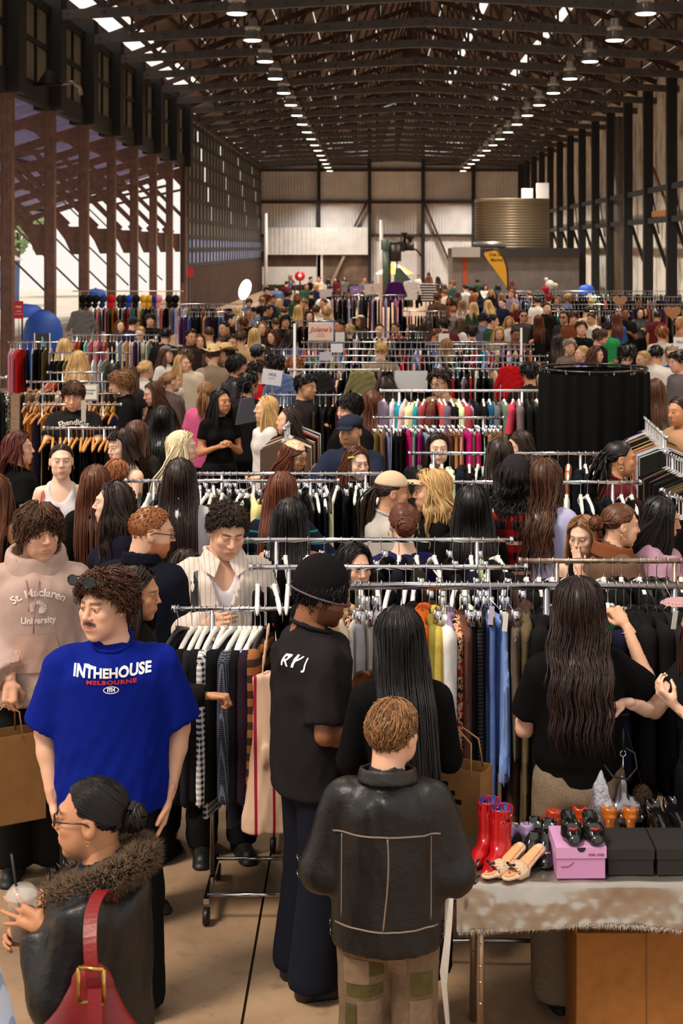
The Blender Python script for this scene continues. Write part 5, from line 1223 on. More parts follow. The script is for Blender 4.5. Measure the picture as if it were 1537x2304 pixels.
    for x0, x1, z0, z1, c_ in ((-.17, -.09, .70, .79, (88, 80, 44)), (-.165, -.085, .55, .685, (128, 106, 86)), (-.16, -.07, .40, .53, (86, 78, 46)), (-.075, -.005, .78, .86, (126, 104, 82)), (.01, .06, .77, .84, (80, 72, 40)), (.065, .16, .74, .84, (130, 108, 86)), (.015, .15, .69, .735, (84, 76, 44)), (.02, .11, .50, .675, (126, 106, 86)), (.115, .155, .45, .66, (82, 74, 44)), (.03, .12, .30, .48, (104, 86, 66))):
        print_on(m, np.array([(x0, z0, 0), (x1, z0, 0), (x1, z1, 0), (x0, z1, 0)])*np.array([-1, 1, 1]), [(0, 3, 2, 1)], Vector((0, .1, 0)), mat(c_, rough=.95, grain=.15, gscale=30), True, 'sewn_patch', .003, 1.0, 'bottom')
    lm = cloth((34, 31, 30), 'leather'); seam = mat((120, 104, 92), rough=.5)
    sdf_obj('collar', lambda P: smax(np.abs(rcone(P, (0, .03, 1.40), (0, .022, 1.60), .122, .082, (1, .95, 1)))-.008, np.abs(P[:,2]-1.49-.16*P[:,1])-.027, .006), (-.16, -.16, 1.42), (.16, .2, 1.62), .008, lm, m['root'])
    def line(pts, w=.0035):
        B = bvh_of(m['top']); out = []
        for x, z in pts:
            h = B.ray_cast(Vector((x, .9, z)), Vector((0, -1, 0)))[0]
            if h: out.append((h.x, h.y+.001, h.z))
        return MB().tube(out, w, 5).obj('seam', seam, m['root'], True)
    line([(x, 1.315-.12*abs(x)**1.5) for x in np.linspace(-.2, .2, 22)]); line([(.012*math.sin(z*9), z) for z in np.linspace(.98, 1.31, 20)]); line([(x, .975) for x in np.linspace(-.19, .19, 20)])
    line([(.165, z) for z in np.linspace(1.0, 1.3, 14)], .0025); line([(-.165, z) for z in np.linspace(1.0, 1.3, 14)], .0025)
    bm = mat((120, 112, 100), rough=.3, metal=1)
    for s in (-1, 1):
        for z in (.915, .95):
            p = bvh_of(m['top']).ray_cast(Vector((s*.9, .05, z)), Vector((-s, 0, 0)))[0]
            if p: MB().tube([(p.x+s*.004, p.y+.018*math.cos(t), z+.012*math.sin(t)) for t in np.linspace(0, 6.3, 9)], .003, 5).obj('buckle', bm, m['root'], True)
        A = arm_pts(m['o']['arms'][0], s, m['o']['wd']); p = A[1]
        for d in (-.03, .03):
            MB().tube([(p[0]+s*(.09+.01*math.cos(t)), p[1]+.02*math.sin(t), p[2]+d+.014*math.cos(t)) for t in np.linspace(0, 6.3, 9)], .003, 5).obj('buckle', bm, m['root'], True)
    # beanie man
    m = I['beanie'] = person(727, 1268, 1.77, 112, hy=-14, hp=14, skin='brown', hair=('mop', 'black', dict(L=.10, under=1.15, thick=.008)), top=('tee', (32, 29, 31), dict(loose=.06, sleeve=.85, hem=.83, folds=.006)), bottom=('trousers', (22, 24, 34), dict(cut='wide')), wd=1.06, tier=0, beard=.7, beardc=(.25, .2, .2), group=FG, label='man in a black beanie and charcoal tee turned towards the front rail',
                            arms=('bent', ((.045, .02, -.29), (-.03, -.2, -.36), (-.2, -1, -.2), (-1, 0, -.3), 'relax')))
    hat(m, 'beanie', (20, 17, 20)); head_part(m, 'beanie_edge', MB().tube([(.1*math.sin(t), .016-.122*math.cos(t), .0-.0118*math.cos(t)) for t in np.linspace(0, 6.29, 33)], .0045, 6).me(True), mat((96, 84, 98), rough=.9))
    c = pick(m, 645, 1487)
    if c: V, Fc = text_mesh('RY J', .062, .0012); print_on(m, V, Fc, c+Vector((-.03, 0, 0)), wh, back=True, nm='lettering')
    # black top with the open back
    m = I['vback'] = person(898, 1368, 1.68, 184, hy=4, hp=12, skin='olive', hair=('vlong', 'black', dict(L=.66, flare=.0, face=1.0)), top=('vback', (10, 10, 11), dict(hem=.84)), bottom=('skirt', (18, 18, 19), dict(z=.3)), fem=True, wd=.88, tier=0, group=FG, label='woman with straight black hair in a black top with an open back', arms=('fwd', 'fwd'))
    # black tee woman reaching up
    m = I['tee'] = person(1303, 1302, 1.72, 192, hy=-18, hp=4, skin='fair', hair=('wavy', 'dark', dict(L=.47, wave=.007, thick=.02, flare=.12)), top=('tee', (10, 9, 10), dict(hem=.9, loose=.05, sleeve=.75)), bottom=('trousers', mat((122, 106, 88), rough=.95, grain=.3, gscale=160), dict(cut='wide')), fem=True, wd=.98, tier=0, group=FG, label='woman with long dark hair in a black tee holding up dark jeans',
                         arms=('fwd', ((.19, -.04, -.17), (.13, -.20, .10), (-.45, -.55, .8), (-.3, -1, -.2), 'grip')))
    A = arm_pts(m['o']['arms'][1], -1, m['o']['wd']); wp = root_matrix(m) @ Vector(A[2])
    j = empty('held_jeans', at(1392, 1418, wp.y+.12), 0, 'dark jeans with green stitching held up by the black tee woman', 'jeans')
    sdf_obj('denim', lambda P: smax(smax((np.abs(P[:,1])-.03-.01*np.sin(P[:,0]*30)), np.abs(P[:,0])-.14, .02), np.abs(P[:,2]+.17)-.17, .02)+folds(P, 5, .004), (-.18, -.07, -.38), (.18, .07, .03), .013, mat((34, 36, 34), rough=.85, grain=.2, gscale=60), j)
    MB().box((-.005, -.047, -.06), (.005, -.040, .0)).obj('belt_loop', mat((70, 120, 78), rough=.8), j); MB().box((-.13, -.0445, -.075), (.13, -.040, -.071)).obj('stitching', mat((60, 100, 66), rough=.8), j)
    p = Vector(A[2]); MB().tube([(p.x+.03*math.cos(t), p.y+.03*math.sin(t)*.8, p.z-.03+.008*math.sin(t*2)) for t in np.linspace(0, 6.3, 15)], .0022, 5).obj('bracelet', mat((220, 216, 210), rough=.2, metal=1), m['root'], True)
    p = p+Vector(A[3]).normalized()*.11; MB().lathe([(0, .012), (.012, .006), (.012, -.006), (0, -.01)], 8).obj('ring', mat((220, 220, 222), rough=.15, metal=1), m['root'], True, loc=p)
    # cream shirt man
    cr = pattern('stripe', (176, 158, 146), (214, 202, 192), 42, axis=0, ratio=.86)
    m = I['cream'] = person(512, 1138, 1.81, 12, hy=10, hp=24, hr=4, skin='fair', hair=('quiff', 'dark', dict(L=.06)), top=('shirt', cr, dict(neck='open', loose=.06)), bottom=('trousers', (24, 24, 28)), arms=(((.07, -.02, -.28), (-.04, -.2, -.4), (-.2, -1, -.4), (-1, 0, -.3), 'relax'), 'bent'), wd=1.06, tier=0, closed=1, group=FG, label='man in an open cream pinstriped shirt looking down at the rack')
    obj('undershirt', top_mesh(m['o'], dict(sleeve=0, hem=.9, neck='v', g=.006)), mat((220, 214, 224), rough=.85), m['root'])
    for s in (-1, 1):
        q = [(s*.018, -.088, 1.475), (s*.058, -.055, 1.515), (s*.085, .0, 1.525), (s*.112, -.035, 1.478), (s*.098, -.108, 1.432), (s*.052, -.135, 1.405)]
        V = [Vector(p_) for p_ in q]+[Vector(p_)+Vector((s*.004, -.006, .004)) for p_ in q]; obj('collar', mesh(V, [(0, 1, 2, 3, 4, 5), (11, 10, 9, 8, 7, 6)]+[(k_, (k_+1) % 6, 6+(k_+1) % 6, 6+k_) for k_ in range(6)], False), cr, m['root'])
    MB().tube([(.085*math.sin(a_), .03-.06*math.cos(a_), 1.515+.01*math.cos(a_)) for a_ in np.linspace(1.5, 4.8, 12)], .014, 6).obj('collar_band', cr, m['root'], True)
    c = pick(m, 506, 1330)
    if c:
        sg = obj('hung_sunglasses', MB().tube([(-.012, c.y-.012, c.z+.03), (.0, c.y-.016, c.z+.01), (-.004, c.y-.016, c.z-.03)], .016, 8).me(True), mat((16, 14, 14), rough=.15), m['root'], loc=(c.x, 0, 0))
    strap(m, [(-.15, -.13, 1.12), (-.15, -.135, 1.25), (-.148, -.1, 1.38), (-.14, -.02, 1.462), (-.14, .07, 1.43), (-.15, .13, 1.25)], .042, mat((20, 19, 20), rough=.4), 'bag_strap')
    # hoodie
    hd = mat((178, 152, 142), rough=.95, grain=.14, gscale=5, bmp=.2, bscale=300, bdist=.002)
    m = I['hoodie'] = person(88, 1136, 1.82, 8, hy=26, hp=6, skin='fair', hair=('mop', 'brown', dict(L=.17, thick=.026)), top=('hoodie', hd, dict(flat=.7)), bottom=('trousers', (20, 20, 22), dict(cut='wide')), arms=('down', ((.06, .02, -.28), (-.085, -.2, -.41), (.0, -.3, -1), (-.3, 1, 0), 'hold')), wd=1.08, tier=0, beard=.15, group=FG, label='young man with shaggy brown hair in a dusty pink hoodie')
    sdf_obj('hood', lambda P: smin(smax(np.abs(rcone(P, (0, .05, 1.40), (0, .04, 1.58), .15, .115, (1, .95, 1)))-.016, np.abs(P[:,2]-1.485-.22*P[:,1])-.055, .02), ell(P, (0, .15, 1.42), (.11, .06, .10)), .03)+folds(P, 6, .006, 40, 12), (-.22, -.2, 1.3), (.22, .27, 1.66), .012, hd, m['root'])
    c = pick(m, 82, 1470)
    if c: print_on(m, np.array([(-.13, -.09, 0), (-.085, .085, 0), (.085, .085, 0), (.13, -.09, 0), (0, -.09, 0), (0, .085, 0)]), [(0, 4, 5, 1), (4, 3, 2, 5)], c, mat((188, 154, 140), rough=.95), nm='pouch_pocket', off=.006)
    pr = mat((232, 222, 212), rough=.8); c = pick(m, 86, 1366)
    if c:
        V, Fc = text_mesh('St. Maclaren', .05, .0014, 0, 1.0); V[:,0] *= .262/np.ptp(V[:,0]); print_on(m, arc(V, .2)+np.array([0, .068, 0]), Fc, c, pr, nm='lettering')
        V, Fc = text_mesh('University', .043, .0014, 0, 1.0); V[:,0] *= .16/np.ptp(V[:,0]); print_on(m, V, Fc, c+Vector((0, 0, -.062)), pr, nm='lettering')
        V, Fc = [], []
        for q in range(15):
            t = math.radians(-25+q*16.5); n = len(V); V += [(.022*math.cos(t-.1)-.004, .022*math.sin(t-.1), 0), (.05*math.cos(t-.1)-.004, .042*math.sin(t-.1), 0), (.05*math.cos(t+.1)-.004, .042*math.sin(t+.1), 0), (.022*math.cos(t+.1)-.004, .022*math.sin(t+.1), 0)]; Fc.append((n, n+1, n+2, n+3))
        n = len(V); V += [(.002, -.028, 0), (.03, -.03, 0), (.034, -.012, 0), (.028, .004, 0), (.016, .012, 0), (.006, .0, 0)]; Fc.append(tuple(range(n, n+6)))
        print_on(m, np.array(V)*.85, Fc, c+Vector((0, 0, -.004)), pr, nm='emblem')
    for s in (-1, 1): MB().tube([(s*.03, -.155, 1.44), (s*.02, -.185, 1.38), (s*.012, -.2, 1.33-.03*(s > 0)), (s*.01, -.205, 1.30-.10*(s > 0))], .0035, 5).obj('drawstring', mat((176, 130, 126), rough=.9), m['root'], True)
    wp = root_matrix(m) @ Vector(arm_pts(m['o']['arms'][1], -1, m['o']['wd'])[2])
    kb = mat((150, 108, 66), rough=.8, grain=.12, gscale=12)
    def paper_bag(loc, rz, lab, w=.36, d=.14, h=.42, band=None):
        b = empty('paper_bag', loc, rz, lab, 'bag'); bb = MB().prism([(-w/2, 0), (w/2, 0), (w/2, h), (-w/2, h)], -d/2, -d/2+.003).prism([(-w/2, 0), (w/2, 0), (w/2, h), (-w/2, h)], d/2-.003, d/2).box((-w/2, -d/2, 0), (w/2, d/2, .003))
        for s in (-1, 1): bb.prism([(-d/2, 0), (d/2, 0), (d/2, h), (0, h-.01), (-d/2, h)], s*w/2-.0015, s*w/2+.0015, ax=0)
        bb.obj('sack', kb, b)
        for y in (-d/2, d/2): MB().tube([(-.07, y, h-.02), (-.06, y*.6, h+.1), (0, y*.3, h+.14), (.06, y*.6, h+.1), (.07, y, h-.02)], .004, 6).obj('handle', mat((170, 126, 82), rough=.8), b, True)
        if band:
            for k, z in enumerate((.30, .25, .20)): MB().box((-w/2+.02, -d/2-.002, z*h/.42), (w/2-.14+.03*k, -d/2-.0005, (z+.028)*h/.42)).obj('printed_band', mat((24, 22, 22), rough=.8), b)
        return b
    paper_bag((wp.x-.02, wp.y-.03, wp.z-.67), .5, 'brown paper shopping bag hanging from the hoodie man')
    paper_bag(at(1038, 1868, 5.95)*1.0, -.5, 'brown paper shopping bag with black bands beside the open-back woman', .22, .12, .27, True)
    return I
PEOPLE = foreground()
# ---------------------------------------------------------------- the crowd behind, each person by the place of the head in the picture
def T(px, py, face, sex, skin, hair, top, label, h=None, tier=1, bottom=None, **k):
    fem = sex == 'f'; h = h or (1.67 if fem else 1.77)
    return person(px, py, h, face, skin=skin, hair=hair, top=top, label=label, fem=fem, tier=tier, bottom=bottom or ('trousers', (18, 18, 21)), **k)
def crowd_mid():
    FW = ('fwd', 'fwd'); BK = (11, 11, 12)
    # between the racks, second row
    m = T(312, 1263, 78, 'f', 'tan', ('long', 'dark', dict(L=.4)), ('fit', (22, 20, 20)), 'brown-haired woman beside the blue tee man reaching into the rack', 1.62, hp=8, Y=6.75, arms=('fwd', ((.03, -.2, -.21), (-.03, -.44, -.22), (-.1, -1, .0), (0, -.2, -1), 'grip')))
    A = arm_pts(m['o']['arms'][1], -1, m['o']['wd']); r = np.random.RandomState(1); n = 700; t = r.rand(n)*6.28; d = (A[2]-A[1])/np.linalg.norm(A[2]-A[1]); u = np.cross(d, (0, 0, 1)); u /= np.linalg.norm(u); v = np.cross(d, u)
    nn = u*np.cos(t)[:, None]+v*np.sin(t)[:, None]; P = A[1]+d*(.02+.09*r.rand(n, 1))+nn*.055; fuzz('fur_cuff', m['root'], P, nn, .022, .003, mat((196, 172, 146), rough=.9, attr=True), 3)
    m = T(343, 1150, 160, 'm', 'fair', ('crop', 'ginger', dict(L=.02)), ('jacket', (16, 18, 30), dict(loose=.05, sr=.01)), 'red-haired man in sunglasses and a navy jacket seen from behind', 1.78, hy=-55, hp=12, Y=7.45, beard=.8, beardc=(.6, .3, .15), arms=FW); glasses(m)
    sdf_obj('collar', lambda P: smax(np.abs(rcone(P, (0, .03, 1.40), (0, .022, 1.60), .105, .08, (1, .95, 1)))-.007, np.abs(P[:,2]-1.50-.15*P[:,1])-.03, .006), (-.16, -.16, 1.40), (.16, .2, 1.62), .01, cloth((16, 18, 30)), m['root'])
    T(418, 1232, 175, 'f', 'fair', ('mid', 'dark'), ('tee', (40, 38, 42)), 'small dark-haired shopper behind the cream shirt man', 1.5, Y=7.7)
    m = T(797, 1234, 12, 'f', 'fair', ('long', 'black', dict(face=.8)), ('fittee', (24, 22, 24)), 'black-haired woman looking over the front rail', 1.60, hy=18, hp=10, Y=7.42)
    m = T(908, 1130, 184, 'f', 'pale', ('bun', 'auburn', dict(knot=(0, .10, .0), bun=.055, thick=.02)), ('wide', (30, 28, 78)), 'auburn-haired woman with pinned-up hair in a navy top', 1.66, hp=6, arms=FW); earring(m, -1, .012); earring(m, 1, .012)
    T(653, 1122, 180, 'f', 'tan', ('vlong', 'black', dict(L=.6, flare=.12)), ('halter', (84, 54, 40)), 'woman with long black hair in a brown halter top', 1.67, hp=8, arms=FW)
    T(634, 1062, 176, 'f', 'fair', ('long', 'auburn', dict(L=.46)), ('long', pattern('stripe', (16, 22, 40), (30, 110, 112), 13, axis=2, ratio=.16)), 'auburn-haired woman in a navy top with teal stripes', 1.68, hp=8, arms=(((.16, -.02, -.2), (.02, -.22, -.2), (-.5, -1, 0), (0, 0, -1), 'grip'),)*2)
    T(405, 1036, 182, 'f', 'fair', ('vlong', 'dark', dict(L=.78, flare=.15)), ('tee', (206, 200, 204)), 'woman with very long dark hair over a white tee', 1.74, arms=FW, Y=9.35)
    m = T(885, 1062, 98, 'f', 'olive', ('pony', 'dark', dict(under=1.0, knot=(0, .11, .02), tail=.3)), ('tee', (178, 172, 166)), 'woman in a beige cap with a dark ponytail and grey top', 1.7, hy=0, hp=6, arms=FW); hat(m, 'cap', (206, 182, 152))
    m = T(968, 1060, -80, 'f', 'fair', ('wavy', 'blond', dict(L=.4, thick=.03, wave=.014)), ('fit', BK), 'blonde wavy-haired woman in black facing the beige cap', 1.7, hp=5, arms=('bent', 'fwd'))
    T(1063, 1094, 178, 'f', 'fair', ('vlong', 'black', dict(L=.58, thick=.028, flare=.2)), ('long', BK), 'black-haired woman in black beside the blonde, seen from behind', 1.64, arms=FW)
    m = T(1158, 1034, 186, 'f', 'tan', ('curlylong', 'black', dict(L=.30, under=.9, flare=.15)), ('shirt', pattern('plaid', (150, 22, 26), (20, 14, 16), 11, c3=(200, 170, 150), axis=2)), 'curly-haired shopper in a dark cap and red plaid shirt', 1.76, arms=FW); hat(m, 'beanie', (40, 34, 38))
    m = T(1226, 1032, 158, 'f', 'fair', ('wavy', 'brown', dict(L=.5, wave=.010, flare=-.12)), ('shirt', (178, 176, 214), dict(loose=.04)), 'woman with long wavy brown hair in a lilac shirt with black sleeve letters', 1.77, arms=('down', 'down'))
    A = arm_pts('down', 1, m['o']['wd'])
    V, Fc = text_mesh('SCOOOS', .075, .003); B = bvh_of(m['top']); out = []
    for v in V:
        tt = (v[0]+.17)/.62; p = A[0]+(A[2]-A[0])*(.06+tt); hh = B.ray_cast(Vector((.6, p[1]+v[1]*.8+.01, p[2])), Vector((-1, 0, 0)))[0]; out.append((hh.x+.004 if hh else p[0]+.06, p[1]+v[1]*.8+.01, p[2]))
    obj('sleeve_lettering', mesh(out, Fc, False), mat((16, 15, 16)), m['root'])
    T(1312, 1162, -22, 'f', 'pale', ('long', 'light', dict(L=.42)), ('tank', BK), 'light-brown-haired woman covering her mouth with a hand', 1.56, hy=-10, hp=14, closed=0, arms=(((.0, -.12, -.25), (-.15, -.165, .02), (-.3, .15, 1), (.2, 1, .2), 'flat'), 'down'))
    m = T(1398, 1132, 100, 'f', 'fair', ('bun', 'chestnut', dict(knot=(0, .12, -.01), bun=.045, thick=.016)), ('jacket', (104, 78, 62), dict(loose=.05, sr=.01)), 'woman with a low bun, gold hoop and brown jacket', 1.66, hp=10, arms=FW); earring(m, -1, .017)
    sdf_obj('collar', lambda P: smax(np.abs(rcone(P, (0, .03, 1.38), (0, .022, 1.60), .145, .09, (1, .95, 1)))-.009, np.abs(P[:,2]-1.475-.2*P[:,1])-.045, .008), (-.2, -.2, 1.36), (.2, .24, 1.62), .011, cloth((122, 70, 42)), m['root'])
    T(1490, 1120, 70, 'f', 'olive', ('vlong', 'black', dict(L=.55, face=.75)), ('shirt', (178, 140, 160)), 'black-haired woman in dusty pink behind the brown jacket', 1.66, hp=14, arms=FW)
    m = T(1398, 992, 88, 'f', 'tan', ('pony', 'black', dict(tail=.42, curl=.014, thick=.026, fluff=2.2, wf=90, knot=(0, .115, .02))), ('long', pattern('blotch', (78, 22, 30), (96, 40, 34), 3, c3=(74, 20, 28))), 'woman with a curly black ponytail in a burgundy sweater', 1.72, hp=6, arms=('reach', 'bent')); earring(m, -1, .016, (230, 214, 180))
    m = T(1590, 1318, -70, 'f', 'pale', ('long', 'brown', dict(under=.9)), ('fittee', (20, 19, 20)), 'person in a dusty pink cap at the frame edge', 1.7, Y=6.0, arms=('phone', ((.04, -.16, -.2), (-.05, -.36, -.12), (-.2, -1, .1), (0, 0, -1), 'grip'))); hat(m, 'cap', (178, 140, 144))
    T(-8, 1052, 170, 'f', 'tan', ('long', 'chestnut', dict(L=.45)), ('tank', BK), 'chestnut-haired woman at the frame edge with a white bag', 1.66, tier=1, Y=9.2, arms=('bent', 'down'))
    m = T(-235, 1900, -5, 'm', 'fair', ('short', 'brown'), ('shirt', pattern('stripe', (190, 200, 220), (146, 160, 196), 40, axis=0, ratio=.3)), 'shopper in a pale blue striped shirt cut off by the frame corner', 1.72, Y=3.5, arms=('down', 'down'))
    # left group
    m = T(252, 1086, -60, 'f', 'pale', ('wavy', 'dark', dict(L=.6, wave=.009, thick=.026)), ('fit', (20, 18, 34)), 'dark wavy-haired woman in navy whose pale profile catches the light', 1.68, hy=-22, arms=('down', 'down'))
    T(216, 1047, 186, 'f', 'fair', ('long', 'chestnut', dict(L=.5, flare=.2)), ('fit', BK), 'chestnut long-haired woman seen from behind, left of the dark wavy hair', 1.67, arms=('down', 'down'))
    m = T(138, 998, 8, 'f', 'pale', ('slick', 'dark'), ('tank', (206, 200, 202)), 'woman in a pale grey tank top with a red shoulder strap', 1.7, hy=6, bottom=('trousers', (70, 84, 108)), arms=('down', 'down')); earring(m, 1, .01); earring(m, -1, .01)
    strap(m, [(-.12, -.13, 1.1), (-.128, -.13, 1.25), (-.13, -.09, 1.37), (-.125, -.01, 1.45), (-.125, .07, 1.40)], .022, mat((160, 24, 30), rough=.5), 'bag_strap')
    m = T(44, 973, 128, 'f', 'fair', ('bob', 'red', dict(L=.23, thick=.028)), ('tee', BK), 'red-brown bob-haired person in black with a turquoise strap', 1.68, hy=-40, arms=('down', 'down')); strap(m, [(.13, .13, 1.1), (.13, .14, 1.25), (.12, .12, 1.36), (.1, .02, 1.46), (.1, -.1, 1.36)], .03, mat((30, 160, 170)), 'backpack_strap')
    m = T(272, 968, -42, 'f', 'pale', ('fringe', 'dark', dict(L=.3, thick=.026)), ('tank', (206, 200, 196)), 'woman with a dark fringe, silver earring and white top', 1.7, hy=-4, hp=10, lip=(.75, .35, .36), arms=('fwd', 'fwd')); earring(m, 1, .016, (226, 222, 216))
    T(308, 952, 170, 'f', 'fair', ('long', 'brown', dict(L=.46)), ('fit', (40, 34, 34)), 'brown long-haired woman behind the dark fringe', 1.66, Y=12.1)
    T(262, 1047, 180, 'f', 'fair', ('short', 'ginger'), ('tee', (30, 28, 30)), 'ginger short-haired shopper half hidden by the chestnut hair', 1.6, Y=10.3)
    m = T(412, 970, 88, 'f', 'pale', ('long', 'platinum', dict(L=.42, thick=.02)), ('jacket', (28, 24, 24), dict(cloth='leather', loose=.03)), 'platinum blonde woman in profile wearing a dark jacket', 1.7, hp=4, lip=(.75, .4, .4), arms=FW)
    T(366, 913, 178, 'f', 'fair', ('long', 'black', dict(L=.5)), ('shirt', (142, 140, 158)), 'black-haired woman in a grey-blue shirt seen from behind', 1.67)
    T(498, 876, 22, 'f', 'tan', ('long', 'black', dict(L=.5)), ('fittee', BK), 'woman with straight black hair in a black polo holding a cup', 1.68, hy=24, arms=('bent', 'bent'))
    T(463, 870, 172, 'f', 'fair', ('pony', 'light', dict(tail=.28)), ('tee', (206, 92, 138)), 'shopper in a bright pink shirt seen from behind', 1.68, Y=15.4)
    m = T(598, 891, -76, 'f', 'fair', ('long', 'blond', dict(L=.42)), ('tee', (206, 200, 198)), 'blonde woman in white in profile by the grey bag', 1.68, arms=('down', 'down'))
    m = T(662, 994, 62, 'f', 'tan', ('long', 'auburn', dict(L=.36, under=.95)), ('fittee', (34, 26, 24)), 'woman in a cream and gold head scarf', 1.62, hp=18, arms=FW); hat(m, 'scarf', None, pattern('blotch', (226, 206, 170), (190, 130, 60), 30, c3=(230, 214, 190)))
    m = T(788, 934, -12, 'm', 'olive', ('crop', 'black', dict(under=1.1)), ('jacket', (30, 38, 58), dict(loose=.03)), 'man in a dark denim flat cap and denim jacket', 1.76, hy=-8, hp=8, beard=.35, arms=(((.04, -.2, -.2), (.0, -.44, -.16), (-.1, -1, 0), (-.3, 0, -1), 'grip'), ((.08, -.17, -.2), (.1, -.42, -.18), (.1, -1, 0), (-.3, 0, -1), 'grip'))); hat(m, 'flat', (32, 38, 54))
    T(785, 886, -50, 'm', 'fair', ('mop', 'black', dict(L=.12)), ('tee', BK), 'black-haired man behind the denim flat cap', 1.8, hp=10, arms=FW, Y=12.9)
    m = T(803, 1004, 30, 'f', 'pale', ('long', 'chestnut', dict(L=.35)), ('fittee', (30, 28, 30)), 'woman with a lime green hair clip', 1.63, hp=8, Y=10.75); head_part(m, 'hair_clip', MB().bar((-.066, -.065, .075), (-.088, -.02, .058), .012, .012).me(), mat((206, 222, 70), rough=.4))
    m = T(986, 992, 4, 'f', 'pale', ('long', 'dark', dict(L=.4)), ('fit', BK), 'dark-haired woman whose eyes show under the chrome rail', 1.64, Y=11.4)
    m = T(1168, 972, -70, 'f', 'fair', ('mid', 'dark', dict(wave=.012, flare=.4)), ('fit', (40, 36, 36)), 'dark-haired woman with a silver clip before the curtain', 1.64, Y=11.6, hp=14)
    m = T(165, 857, 4, 'm', 'fair', ('mop', 'brown', dict(L=.09)), ('tee', (26, 25, 27)), 'man looking down at the gold hangers in a black lettered tee', 1.83, hp=20, closed=1, Y=13.9, beard=.2, arms=(((.06, -.13, -.24), (-.05, -.32, -.2), (-.3, -1, 0), (0, 0, -1), 'grip'),)*2)
    c = pick(m, 165, 950)
    if c: V, Fc = text_mesh('Ebenditos', .07, .001); print_on(m, arc(V, .3), Fc, c, mat((220, 214, 206)), nm='lettering')
    T(270, 837, -72, 'm', 'fair', ('curly', 'light', dict(L=.12, thick=.03)), ('jacket', (20, 20, 22)), 'curly fair-haired man in a black jacket sorting wooden hangers', 1.77, hp=12, arms=FW)
    T(345, 860, -62, 'f', 'fair', ('long', 'brown', dict(L=.46)), ('fittee', (50, 36, 34)), 'brown long-haired woman smiling in profile', 1.67, hp=14, arms=FW)
    T(328, 810, 150, 'f', 'fair', ('bun', 'blond', dict(thick=.018)), ('tee', (224, 220, 216)), 'blonde with a loose bun in a white tee', 1.68)
    T(386, 834, 120, 'f', 'fair', ('pony', 'light', dict(tail=.3)), ('jacket', (92, 80, 76)), 'ponytailed woman in a taupe blazer', 1.68)
    T(412, 797, 24, 'f', 'fair', ('long', 'blond', dict(L=.5)), ('tube', (214, 206, 196)), 'blonde woman in a pale strapless top with a necklace', 1.7, hy=30)
    T(535, 800, 96, 'm', 'olive', ('mop', 'black', dict(L=.12)), ('jacket', (30, 27, 27), dict(cloth='leather')), 'man in a black leather jacket with a dark collar, in profile', 1.78)
    T(478, 790, 172, 'f', 'fair', ('bun', 'blond'), ('tank', (112, 112, 138)), 'blonde with a bun in a grey-blue tank top', 1.68)
